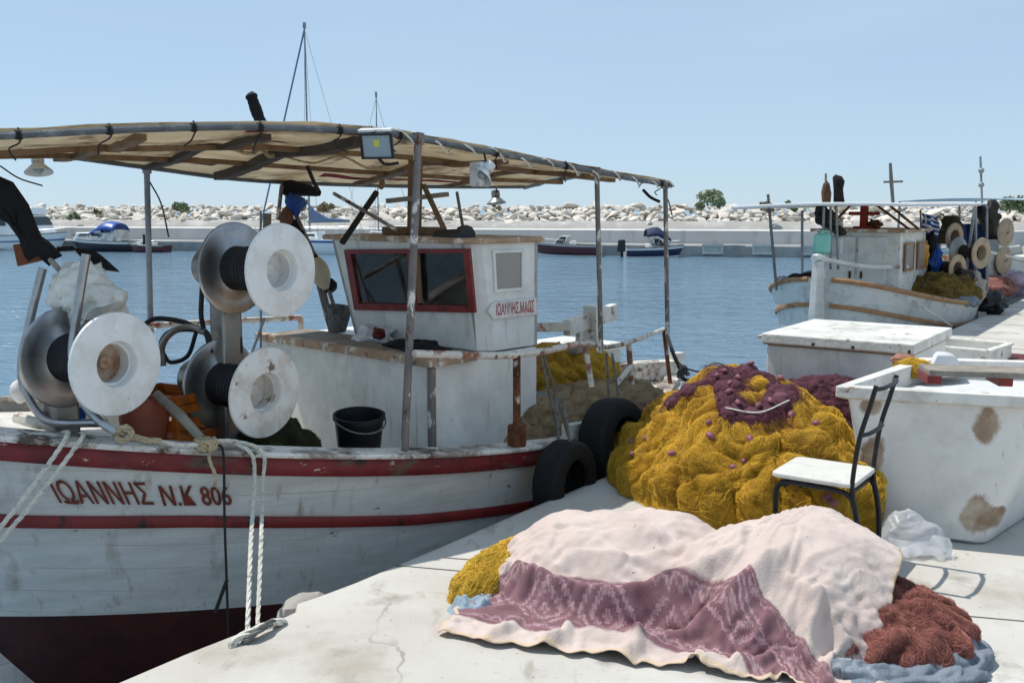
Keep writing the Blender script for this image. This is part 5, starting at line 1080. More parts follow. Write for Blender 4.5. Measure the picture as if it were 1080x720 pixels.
rope([at(120, 452, 4.2), at(150, 462, 4.22), at(190, 469, 4.26), kn, gun(245)+UP*.035-N*.02, gun(257)+UP*.005+N*.065, gun(259)-UP*.12+N*.06, gz(261, 672)*.5+(gun(260)+N*.06)*.5-UP*.02, gz(261, 674)+UP*.02], .010, 'rope_white', 'white mooring rope falling from the rail to the quay edge, left strand of the pair', 'mooring_rope', group=None)
rope([kn+UP*.01, gun(248)+UP*.045-N*.0, gun(267)+UP*.01+N*.07, gun(269)-UP*.15+N*.06, gz(271, 664, 0)*.5+(gun(270)+N*.06)*.5, gz(272, 664, .0)+UP*.02], .009, 'rope_white', 'white mooring rope falling from the rail to the quay edge, right strand of the pair', 'mooring_rope')
# coil over the edge
cp = gz(270, 672, 0)
rope([cp-QD*.12+UP*-.06, cp-QD*.10-QN*.01+UP*.012, cp-QD*.02+UP*.03, cp+QD*.06+UP*.028, cp+QD*.14-QN*.01+UP*.012, cp+QD*.17-QN*.05-UP*.04], .0155, 'rope_white', 'white rope bight looped over the quay edge below the mooring ropes', 'rope_loop')
rope([cp-QD*.06-QN*.03-UP*.04, cp-QD*.05+UP*.02+QN*.02, cp+QD*.03+UP*.04+QN*.02, cp+QD*.11+UP*.02-QN*.02, cp+QD*.13-QN*.05-UP*.03], .0135, 'rope_grey', 'grey rope turn beside the white bight on the quay edge', 'rope_loop')
# knot and tangle on the rail
mb = MB(); 
for k in range(5):
    a = k*1.3; mb.tube([kn+np.array([.045*math.cos(t+a), .035*math.sin(t+a), .02*math.sin(2*t+k)]) for t in np.linspace(0, 6.2, 14)], .009, 6, closed=False)
tag(mb.build('rope_knot', 'rope_tan'), 'tan rope knot on the rail below the lower white drum', 'knot')
rope([at(118, 456, 4.15), at(132, 450, 4.14), at(140, 458, 4.14), at(128, 464, 4.14), at(122, 456, 4.15), at(150, 463, 4.18), at(170, 465, 4.2)], .0135, 'rope_tan', 'tan rope wound round the base of the steel drum guard', 'rope')
rope([kn, at(222, 488, kn[1]-.06), at(228, 503, kn[1]-.10), at(226, 512, kn[1]-.1)], .008, 'rope_tan', 'tan rope end dangling over the red rail beside the knot', 'rope')
g_ = gun(228); rope([g_+UP*.02, g_+N*.07, g_+N*.06-UP*.3, g_+N*.055-UP*.72, g_+N*.05-UP*1.1], .006, 'rope_dark', 'thin dark rope hanging down the hull beside the painted number', 'rope', twist=False)
rope([g_+N*.06-UP*.60, g_+N*.06-UP*.66-F*.03, g_+N*.05-UP*.74-F*.06], .009, 'rope_dark', 'dark knotted rope end on the thin rope hanging down the hull', 'rope', twist=False)
for k, (a, b, lb) in enumerate((((66, 456), (-25, 585), 'white braided bow line leading down to the left, upper of the two'), ((83, 458), (-25, 597), 'white braided bow line leading down to the left, lower of the two'))):
    s_ = at(*a, 4.35); m_ = gun(a[0]-4)+N*.06+UP*.0; rope([s_, m_+UP*.02, m_*.5+at(*b, 3.9)*.5-UP*.01, at(*b, 3.9), at(b[0]-60, b[1]+70, 3.75)], .010, 'rope_white', lb, 'bow_line', group='bow lines of the fishing boat')
# lashings at the guard rail and the stern stay
for px, lb in ((570, 'pale rope lashing tied from the guard rail down to the bulwark'),):
    a = at(569, 368, P0[1]+.2); b = gun(590)+UP*.02; rope([a, a*.5+b*.5, b], .008, 'rope_grey', lb, 'lashing', twist=False); 
    rope([a+F*.02, (a+b)/2+F*.06, b+F*.09], .008, 'rope_grey', 'second pale rope lashing spreading from the same guard rail knot', 'lashing', twist=False)
a = at(702, 348, P3[1]); b = at(722, 400, 7.0); rope([a, at(710, 372, 7.6), at(718, 390, 7.3), b, at(740, 402, 6.9), at(760, 408, 6.7)], .016, 'rope_dark', 'dark knotted stern line from the last rail post to the net pile', 'stern_line')
rope([at(716, 384, 7.3), at(722, 392, 7.28), at(715, 397, 7.26), at(721, 386, 7.28), at(726, 396, 7.25)], .017, 'rope_grey', 'grey rope knot on the dark stern line', 'rope_knot')
rope([at(722, 388, 7.25), at(745, 394, 6.9), at(790, 402, 6.4)], .006, 'rope_dark', 'thin dark line running from the stern knot to the net pile', 'line', twist=False)
# ties and lines below the canopy
rope([at(0, 175, 5.0), at(20, 188, 5.05), at(45, 196, 5.1)], .004, 'rope_dark', 'thin slack line under the canopy at the far left', 'line', twist=False)
rope([at(158, 192, 6.3), at(170, 215, 6.32), at(178, 250, 6.35)], .005, 'rope_dark', 'thin dark line hanging beside the left canopy pole', 'line', twist=False)
rope([at(324, 175, 6.0), at(331, 192, 6.0), at(336, 201, 6.0)], .012, 'rope_dark', 'dark tie hanging under the middle of the canopy', 'tie', twist=False)
rope([at(702, 205, 7.9), at(706, 215, 7.9), at(709, 228, 7.9)], .005, 'rope_dark', 'loose dark tie end at the after corner of the canopy', 'tie', twist=False)
rope([at(678, 200, 7.7), at(686, 208, 7.7), at(696, 213, 7.7)], .012, 'black_cloth', 'black strip of cloth tied to the after end of the canopy tube', 'tie', twist=False)
rope([at(240, 155, 5.9), at(262, 162, 5.9), at(275, 158, 5.9), at(285, 165, 5.9), at(300, 160, 6.0)], .012, 'rope_tan', 'tan rope bundle stowed under the canopy above the upper drum', 'rope')
rope([at(300, 165, 6.0), at(330, 172, 6.0), at(360, 165, 6.0), at(390, 178, 6.0), at(410, 172, 6.0)], .007, 'rope_tan', 'thin tan rope looping under the canopy in front of the mast', 'rope')
# ================================================================== on the quay: yellow net pile
YC = np.array([1.235, 5.56])
ynet = empty('net_pile', (YC[0], YC[1], 0)); tag(ynet, 'big heap of bright yellow fishing net with mauve floats on the quay', 'net')
YM = Mound(YC, .62, 1.0, .62, .25, 0, 3.3, .25, .068, 130, 420, flat=.75, side=.92, stretch=(1, 1, .8), hf=lambda x, y: np.clip(.42+.62*((x-.62)-.10*(y-5.5))/.55, .42, 1.02))
YM.mesh('net_mass', 'yellow_net', ynet)
YT = ((1, 1, 1), (1.1, 1.02, .9), (.8, .68, .5), (1.15, 1.1, 1.1), (.6, .40, .3), (1.1, 1.05, .8))
YM.strands('netting', 'yellow_strand', ynet, 70000, r=.0005, length=.13, seed=21, tints=YT, wob=.2)
YM.strands('netting', 'yellow_strand', ynet, 1800, r=.0008, length=.5, lift=.012, seed=23, steps=16, wob=.6, tints=YT)
def fl_float(P, k, parent, s=.024):
    mb = MB(); a = rng.uniform(0, 6.28); X = np.array([math.cos(a), math.sin(a), .2]); X /= np.linalg.norm(X); Y_ = np.cross(UP, X); Y_ /= np.linalg.norm(Y_); Z = np.cross(X, Y_)
    mb.ball(P, (s*1.45, s, s), 8, ax=(X, Y_, Z)); mb.tube([P-X*s*1.55, P+X*s*1.55], s*.25, 6); return mb.build('float', 'net_float', parent)
fpx = [(706, 427), (666, 467), (682, 463), (667, 480), (709, 480), (748, 447), (749, 461), (791, 464), (785, 487), (773, 494), (835, 439), (855, 405), (873, 527), (879, 532), (823, 400), (652, 523), (860, 448)]
for k, (px, py) in enumerate(fpx):
    p = YM.hit(px, py)
    if p is not None: fl_float(p+UP*.008, k, ynet, .015+.007*rng.random())
# plum coloured float-line net lying over the top of the heap
pur = empty('net_bundle', (1.2, 6.2, .5)); tag(pur, 'plum coloured net with a ring of small floats lying on top of the yellow heap', 'net')
ring = [YM.hit(px, py) for px, py in ((772, 402), (768, 418), (775, 430), (790, 437), (806, 435), (818, 425), (824, 412), (838, 399), (846, 388), (828, 386), (806, 387), (788, 390), (776, 396))]
ring = [p for p in ring if p is not None]
def thick_net(path, r, m, sm, parent, nm, seed=0, n=700, flat=.7):
    P = spline(path, 8); mb = MB(); mb.tube(P, [r*(1+.35*nz(i*.35, seed)) for i in range(len(P))], 12); V = []
    for v in mb.v: V.append((v[0]+.012*nz(v[0]*30, v[1]*30, v[2]*30), v[1]+.012*nz(v[1]*30, v[0]*30, 3), v[2]+.012*nz(v[2]*30, v[0]*30, 7)))
    mb.v = V; mb.build(nm, m, parent, angle=180)
    g = np.random.default_rng(seed); mb = MB(); T = []
    for _ in range(n):
        i = g.integers(1, len(P)-2); t = P[i+1]-P[i-1]; t = t/np.linalg.norm(t); e = np.cross(t, UP); e /= np.linalg.norm(e)+1e-9; q = np.cross(e, t); a = g.uniform(0, 6.28); pts = []
        for k in range(6):
            j = min(len(P)-1, max(0, int(i+(k-2)*.8))); a += g.normal(.25, .35); rr = r*(1+.35*nz(j*.35, seed))*g.uniform(1.0, 1.25); pts.append(P[j]+rr*(math.cos(a)*e+math.sin(a)*q)+g.normal(0, .004, 3))
        mb.tube(pts, .0017, 3, cap=False); T += [(*(g.uniform(.6, 1.4)*np.ones(3)), 1)]*(len(mb.v)-len(T))
    mb.tint = T; mb.build('netting', sm, parent, fixn=False, angle=180)
bk = [YM.hit(px, py) for px, py in ((712, 424), (730, 410), (748, 402), (772, 397), (800, 393), (826, 391), (850, 388), (875, 386))]
bk = [p for p in bk if p is not None]
PATH = np.array([p for p in spline(ring, 6)]+[p for p in spline(bk, 6)])
na_, nr_ = YM.P.shape[:2]; DP = np.array([[np.linalg.norm(PATH-YM.P[j, i], axis=1).min()+.035*nz(*(YM.P[j, i]*8))+.012*nz(*(YM.P[j, i]*28)) if YM.P[j, i, 2] > .2 else 9 for i in range(nr_)] for j in range(na_)])
KP = DP < .085; LP = .030*np.sqrt(np.clip(1-(DP/.085)**2, 0, 1))-.004*(DP > .07); LP += np.array([[.008*nz(*(YM.P[j, i]*30)) if KP[j, i] else 0 for i in range(nr_)] for j in range(na_)])
YM.mesh('net_mass', 'purple_net', pur, KP, LP)
YM.strands('netting', 'purple_strand', pur, 11000, r=.0007, length=.12, seed=37, keep=KP & (DP < .078), lift0=.022, tints=((1, 1, 1), (.7, .6, .65), (1.4, 1.2, 1.25)))
for k, (px, py) in enumerate([(778, 406), (770, 412), (769, 421), (778, 433), (800, 393), (808, 391), (816, 392), (824, 390), (833, 392), (842, 389), (852, 388), (860, 392), (800, 436), (812, 431), (764, 399), (756, 404), (792, 391)]):
    p = YM.hit(px, py)
    if p is not None: fl_float(p+UP*.045, k, pur, .014)
for a, b, c in (((752, 397), (800, 391), (852, 388)), ((742, 403), (775, 395), (812, 396)), ((765, 440), (800, 445), (832, 432))):
    p = [YM.hit(*q) for q in (a, b, c)]
    if all(x is not None for x in p): mb = MB(); mb.tube(spline([x+UP*.05 for x in p], 8), .004, 5); mb.build('float_line', 'rope_white', pur)
# brown-plum net spilling between the boat and the heap
c2 = np.array([1.12, 6.35])
net_thing('net_bundle', 'dull brown net spread at the back edge of the yellow heap beside the stern line', 'net', c2, .42, .30, .40, .9, 'brown_net', 'purple_strand', 700, seed=33)
# maroon net piled along the front of the chest
cm = np.array([2.13, 6.40]); 
net_thing('net_bundle', 'dark maroon net heaped along the front of the white lidded chest', 'net', cm, .62, .19, .50, math.atan2(-.585, .811), 'purple_net', 'purple_strand', 1400, seed=35)

# ================================================================== white lidded chest
c0, c1, c2_ = gz(803, 351, .75), gz(965, 363, .75), gz(1000, 345, .75)
cX = (c1-c0); wX = np.linalg.norm(cX); cX /= wX; cY = np.cross(UP, cX); wY = np.dot(c2_-c1, cY)
ch = empty('storage_chest', tuple((c0+c1)/2*np.array([1, 1, 0])+cY*wY/2)); tag(ch, 'white wooden chest with a flat overhanging lid behind the net heap', 'chest')
b0 = np.array([c0[0], c0[1], 0])+cX*.03+cY*.03
mb = MB(); mb.box(b0+cX*(wX-.06)/2+cY*(wY-.06)/2+UP*.335, (wX-.06, wY-.06, .67), (cX, cY, UP)); mb.build('box_body', 'white_paint', ch, smooth=False, bevel=.012)
l0 = np.array([c0[0], c0[1], 0])
mb = MB(); mb.box(l0+cX*wX/2+cY*wY/2+UP*.715, (wX, wY, .07), (cX, cY, UP)); lid = mb.build('lid', 'white_worn', ch, smooth=False, bevel=.01)
mb = MB(); mb.box(l0+cX*wX/2+cY*wY/2+UP*.678, (wX-.025, wY-.025, .012), (cX, cY, UP)); mb.build('lid_gasket', 'rail_brown', ch, smooth=False)
for k in (.36, .62, .97):
    mb = MB(); mb.box(l0+cX*wX*k-cY*.006+UP*.70, (.014, .02, .02), (cX, cY, UP)); mb.build('hinge_bolt', 'rusty', lid, smooth=False)
mb = MB(); mb.box(l0-cX*.04+cY*.2+UP*.70, (.10, .08, .02), (cX, cY, UP)); mb.build('handle', 'white_worn', lid, smooth=False, bevel=.004)
# low open tray behind the tub
t0, t1, t2 = gz(998, 357, .42), gz(1073, 360, .42), gz(1042, 370, .42)
tY = (t1-t2); tY /= np.linalg.norm(tY); tX = np.cross(tY, UP); w_, d_ = .62, .62
tr = empty('crate', (t2[0], t2[1], 0)); tag(tr, 'pale open wooden crate standing behind the white tub near the chest', 'crate')
o_ = np.array([t2[0], t2[1], 0]); X_ = -tX if np.dot(-tX, t0-t2) > 0 else tX
for a, b, n_ in ((o_, o_+X_*w_, 'front_board'), (o_+tY*d_, o_+tY*d_+X_*w_, 'back_board'), (o_, o_+tY*d_, 'end_board'), (o_+X_*w_, o_+X_*w_+tY*d_, 'end_board')):
    mb = MB(); mb.bar(a+UP*.21, b+UP*.21, .022, .40); mb.bar(a+UP*.42, b+UP*.42, .06, .02); mb.build(n_, 'white_worn', tr, smooth=False, bevel=.004)
mb = MB(); mb.hexa([o_+UP*.02, o_+X_*w_+UP*.02, o_+X_*w_+tY*d_+UP*.02, o_+tY*d_+UP*.02]+[p+UP*.3 for p in (o_, o_+X_*w_, o_+X_*w_+tY*d_, o_+tY*d_)]); mb.build('bottom', 'white_worn', tr, smooth=False)
c = gz(1078, 376, .3); mb = MB(); mb.box(c-UP*.15, (.3, .4, .3), (QN, QD, UP)); tag(mb.build('red_box', 'dark_red', bevel=.02), 'dark red box just behind the far corner of the white tub', 'box')

# ================================================================== white tub
tub = empty('fish_tub', (2.3, 5.4, 0)); tag(tub, 'large white tub with flaring sides and brown scraped patches', 'tub')
tb = [vec(p) for p in ((1.77, 4.82, .02), (2.26, 4.585, .02), (2.95, 5.30, .02), (2.45, 5.62, .02))]
tt = [vec(p) for p in ((1.625, 4.79, .70), (2.50, 4.51, .70), (3.30, 5.5, .70), (2.38, 5.66, .70))]
def rq(P, r, n=5):                      # rounded quad loop
    out = []
    for i in range(4):
        p = P[i]; a = P[i-1]-p; b = P[(i+1) % 4]-p; a = p+a/np.linalg.norm(a)*r; b = p+b/np.linalg.norm(b)*r
        out += [a*(1-t)**2+p*2*t*(1-t)+b*t*t for t in np.linspace(0, 1, n)]
    return out
def off(P, d):                          # push a loop outwards in plan
    c = sum(P)/len(P); return [p+(p-c)*np.array([1, 1, 0])/np.linalg.norm((p-c)[:2])*d for p in P]
L0, L1 = rq(tb, .07), rq(tt, .05); n = len(L0)
def tubx(nd, ln, tc, c, mix, ramp, nt_):
    # scraped brown patches on the front, placed by position on the side itself
    for (x, y, z, sx, sy, sz, col) in TUBP:
        mp = nd.new('ShaderNodeMapping'); mp.inputs['Location'].default_value = (-x/sx, -y/sy, -z/sz); mp.inputs['Scale'].default_value = (1/sx, 1/sy, 1/sz)
        ln.new(tc.outputs['Object'], mp.inputs['Vector'])
        l = nd.new('ShaderNodeVectorMath'); l.operation = 'LENGTH'; ln.new(mp.outputs['Vector'], l.inputs[0])
        a = nd.new('ShaderNodeMath'); a.operation = 'MULTIPLY_ADD'; ln.new(nt_(14, det=5, off=x), a.inputs[0]); a.inputs[1].default_value = 1.1; ln.new(l.outputs['Value'], a.inputs[2])
        c = mix(ramp(a.outputs[0], 1.68, 1.42), c, mix(ramp(nt_(9, det=4, off=y), .4, .65), lin(col), lin('b5a694')))
    return c
loops = [[p*(1-k)+q*k for p, q in zip(L0, L1)] for k in np.linspace(0, 1, 9)]
loops = [[p+np.array([0, 0, 0]) for p in off(L0, -.03)]]+loops
loops[0] = [np.array([p[0], p[1], .0]) for p in loops[0]]
inner = [off([p+UP*0 for p in L1], -.035), [p*.985+np.array([sum(q[0] for q in L0)/n, sum(q[1] for q in L0)/n, .1])*.015 for p in off([a*.35+b*.65 for a, b in zip(L0, L1)], -.05)]]
mb = MB(); lp = loops+inner; lo_ = np.min(np.array([p for l in lp for p in l]), 0); hi_ = np.max(np.array([p for l in lp for p in l]), 0); tbase = np.array([(lo_[0]+hi_[0])/2, (lo_[1]+hi_[1])/2, lo_[2]])
def onfront(px, py):
    nrm = np.cross(tb[1]-tb[0], tt[0]-tb[0]); return on_plane(px, py, tb[0], nrm)-tbase
TUBP = [(*onfront(1050, 453), .055, .5, .085, '8f7862'), (*onfront(1034, 545), .075, .5, .095, '8a735c'), (*onfront(1058, 548), .06, .5, .055, '8a735c'), (*onfront(921, 480), .05, .15, .11, '8f7a66'), (*onfront(920, 428), .05, .15, .05, '8f7a66'), (*onfront(935, 552), .05, .15, .03, '9a8672')]
for l in lp: mb.v += [tuple(p) for p in l]
for i in range(len(lp)-1): mb.f += [(i*n+j, i*n+(j+1) % n, (i+1)*n+(j+1) % n, (i+1)*n+j) for j in range(n)]
mb.f.append(tuple(range(n))); mb.f.append(tuple((len(lp)-1)*n+j for j in range(n))); mb.mi = [0]*len(mb.f)
mb.build('tub_body', mat('tub_scraped', 'dddbd7', .5, var=.04, layers=[('c5c1ba', 4, .5, .75), ('9c9082', 9, .67, .74, (2, 2, .4)), ('4e4238', 24, .74, .77)], bump=.12, bscale=20, extra=tubx), tub, angle=50, base=tbase)
ro, ri = off([p+UP*.0 for p in rq([tt[0]+UP*.045, tt[1]+UP*.045, tt[2]+UP*.045, tt[3]+UP*.045], .02)], .06), off([p for p in rq([p+UP*.045 for p in tt], .03)], -.045)
mb = MB(); lp = [[p-UP*.052 for p in ro], [p+UP*0 for p in ro], ri, [p-UP*.08 for p in ri]]
for l in lp: mb.v += [tuple(p) for p in l]
for i in range(3): mb.f += [(i*n+j, i*n+(j+1) % n, (i+1)*n+(j+1) % n, (i+1)*n+j) for j in range(n)]
mb.f += [(3*n+j, 3*n+(j+1) % n, (j+1) % n, j) for j in range(n)]; mb.mi = [0]*len(mb.f)
mb.build('rim', 'white_worn', tub, angle=40, bevel=.004)
# things in and on the tub
mb = MB(); rows = []
for i in range(16):
    rows.append([])
    for j in range(16):
        a, b = i/15, j/15; p = (tt[0]*(1-a)+tt[1]*a)*(1-b)+(tt[3]*(1-a)+tt[2]*a)*b; c = sum(tt)/4; p = c+(p-c)*.88; rows[-1].append(np.array([p[0], p[1], .64+.02*nz(a*4, b*4, 3)]))
mb.grid(rows); tag(mb.build('plastic_sheet', 'sheet_white', solid=.003), 'white plastic sheet spread inside the large tub', 'sheet')
p0, p1 = gz(978, 392, .79), gz(1110, 396, .785); Xb = (p1-p0)/np.linalg.norm(p1-p0); Yb_ = np.cross(UP, Xb)
bd = empty('plank', tuple(p0-UP*.05)); tag(bd, 'weathered plank with red ends lying across the tub rim', 'plank')
mb = MB(); mb.box((p0+p1)/2+Yb_*.07, (np.linalg.norm(p1-p0), .22, .03), (Xb, Yb_, UP)); mb.build('board', 'wood_grey', bd, smooth=False, bevel=.005)
for k in (.05, .62):
    mb = MB(); mb.box(p0+(p1-p0)*k+Yb_*.07-UP*.035, (.07, .2, .045), (Xb, Yb_, UP)); mb.build('batten', 'red_frame', bd, smooth=False, bevel=.005)
mb = MB(); a = [gz(975, 385, .75), gz(1022, 383, .75), gz(1015, 378, .75), gz(985, 376, .75)]; top_ = [at(988, 371, 5.5), at(1003, 372, 5.47)]
mb.hexa([a[0]-UP*.08, a[1]-UP*.08, a[2]-UP*.05, a[3]-UP*.05, top_[0]-np.array([.02, .02, .0]), top_[1]-np.array([-.02, .02, .0]), top_[1]+np.array([0, .03, 0]), top_[0]+np.array([0, .03, 0])])
tag(mb.build('folded_sheet', 'sheet_white', bevel=.02), 'white folded plastic standing up behind the plank on the tub', 'sheet')
cn = gz(962, 388, .72)
net_thing('net_piece', 'small yellow net scrap hanging over the back rim of the tub', 'net', cn[:2], .09, .12, .085, .6, 'yellow_net', 'yellow_strand', 1500, base=.68, seed=42, nr=20, na=60)
mb = MB(); mb.ball(gz(953, 379, .76), (.07, .045, .035), 10, jit=.3, seed=3); tag(mb.build('cloth_wad', mat('wad', 'a0705f', .8, var=.3, bump=.4)), 'reddish wad of net lying on the tub rim beside the yellow scrap', 'net')

# ================================================================== chair
chr_ = empty('chair', (1.42, 4.40, 0)); tag(chr_, 'small black tube-frame chair with a white seat beside the net heap', 'chair')
nb1, fb1 = vec((1.495, 4.149, 0)), vec((1.684, 4.42, 0)); D = vec((-.82, .575, 0)); sd_ = (fb1-nb1); SWd = np.linalg.norm(sd_); sd_ /= SWd
r_ = .0125
for b in (nb1, fb1):
    mb = MB(); f0 = b+D*.37
    P = [f0+UP*.0-D*-.01, f0+UP*.2, f0+UP*.335-D*.0, f0+UP*.377-D*.02, f0+UP*.39-D*.06, b+D*.10+UP*.385, b+D*.045+UP*.365, b+D*.022+UP*.32, b+UP*.18, b-D*.0]
    mb.tube(spline(P, 5), r_, 9); mb.build('side_frame', 'chair_metal', chr_)
    mb = MB(); P = [b+UP*.36+D*.03, b+UP*.44+D*.035, b+UP*.62+D*.015, b+UP*.76-D*.02, b+UP*.862-D*.045]; mb.tube(spline(P, 4), .0105, 9); mb.build('back_post', 'chair_metal', chr_)
    for f in (f0, b):
        mb = MB(); mb.tube([f, f+UP*.025], .016, 9); mb.build('foot_cap', 'rubber', chr_)
for z, dd, r in ((.845, -.041, .010), (.64, .012, .010)):
    mb = MB(); a, b = nb1+UP*z+D*dd, fb1+UP*z+D*dd; mb.tube(spline([a, a*.75+b*.25-D*.022, a*.25+b*.75-D*.022, b], 4), r, 8); mb.build('back_rail', 'chair_metal', chr_)
mb = MB(); mb.tube([nb1+UP*.372+D*.05, fb1+UP*.372+D*.05], .01, 8); mb.tube([nb1+UP*.372+D*.33, fb1+UP*.372+D*.33], .01, 8); mb.build('cross_bar', 'chair_metal', chr_)
mb = MB(); o_ = nb1+D*.025; q = [o_-sd_*.015, o_+sd_*(SWd+.015), o_+sd_*(SWd+.015)+D*.37, o_-sd_*.015+D*.37]; q = [q[0], q[1], q[2], q[3]]
Lq = rq([p+UP*.405 for p in q], .04); mb.prism(Lq, UP*.022); mb.build('seat', 'chair_seat', chr_, smooth=False, bevel=.006)

# ================================================================== plastic bag
def bag_mat():
    m = mat('bag_film', 'e6e8ec', .3, var=.03, transl=.5, bump=.12, bscale=30); nt = m.node_tree; out = nt.nodes['Material Output']; src = out.inputs['Surface'].links[0].from_socket
    t = nt.nodes.new('ShaderNodeBsdfTransparent'); x = nt.nodes.new('ShaderNodeMixShader'); x.inputs[0].default_value = .38; nt.links.new(src, x.inputs[1]); nt.links.new(t.outputs[0], x.inputs[2]); nt.links.new(x.outputs[0], out.inputs['Surface']); return m
BAGM = bag_mat()
bgc = gz(966, 582, 0); pb_ = empty('plastic_bag', tuple(bgc)); tag(pb_, 'crumpled white translucent plastic bag lying on the quay by the tub', 'bag')
mb = MB(); rows = []
for i in range(33):
    row = []
    for j in range(65):
        a = math.pi/2*i/32; b = 2*math.pi*(j % 64)/64
        d = vec((math.cos(a)*math.cos(b), math.cos(a)*math.sin(b), math.sin(a))); w = 1+.20*nz(d[0]*1.6+4, d[1]*1.6, d[2]*1.6)-.05*(1-abs(nz(d[0]*2.0+7, d[1]*2.0, d[2]*2.0)))**8+.05*(1-abs(nz(d[0]*2.4+1, d[1]*2.4, d[2]*2.4+9)))**10
        row.append(bgc+np.array([d[0]*.165*w-.015, d[1]*.12*w+.06, max(.004, d[2]*.165*w)]))
    rows.append(row)
mb.grid(rows); mb.build('bag_body', BAGM, pb_, angle=80)
# mouth of the bag lying forward, with its two handle strips
def mouth(y0, z0, ph):
    top = [bgc+np.array([x, y0+.008*math.sin(x*40+ph), z0+.012*math.sin(x*23+ph)]) for x in np.linspace(-.15, .135, 30)]
    bot = [p+np.array([0, -.055+.01*math.sin(i*.7+ph), -z0*.72+.006*math.sin(i*1.1)]) for i, p in enumerate(top)]
    return [[t, t*.6+q*.4+np.array([0, -.012, .006*math.sin(i*.9)]), q] for i, (t, q) in enumerate(zip(top, bot))]
for y0, z0, ph in ((-.035, .082, 0), (-.06, .05, 2)):
    mb = MB(); mb.grid(mouth(y0, z0, ph)); mb.build('bag_handle', BAGM, pb_, angle=80)

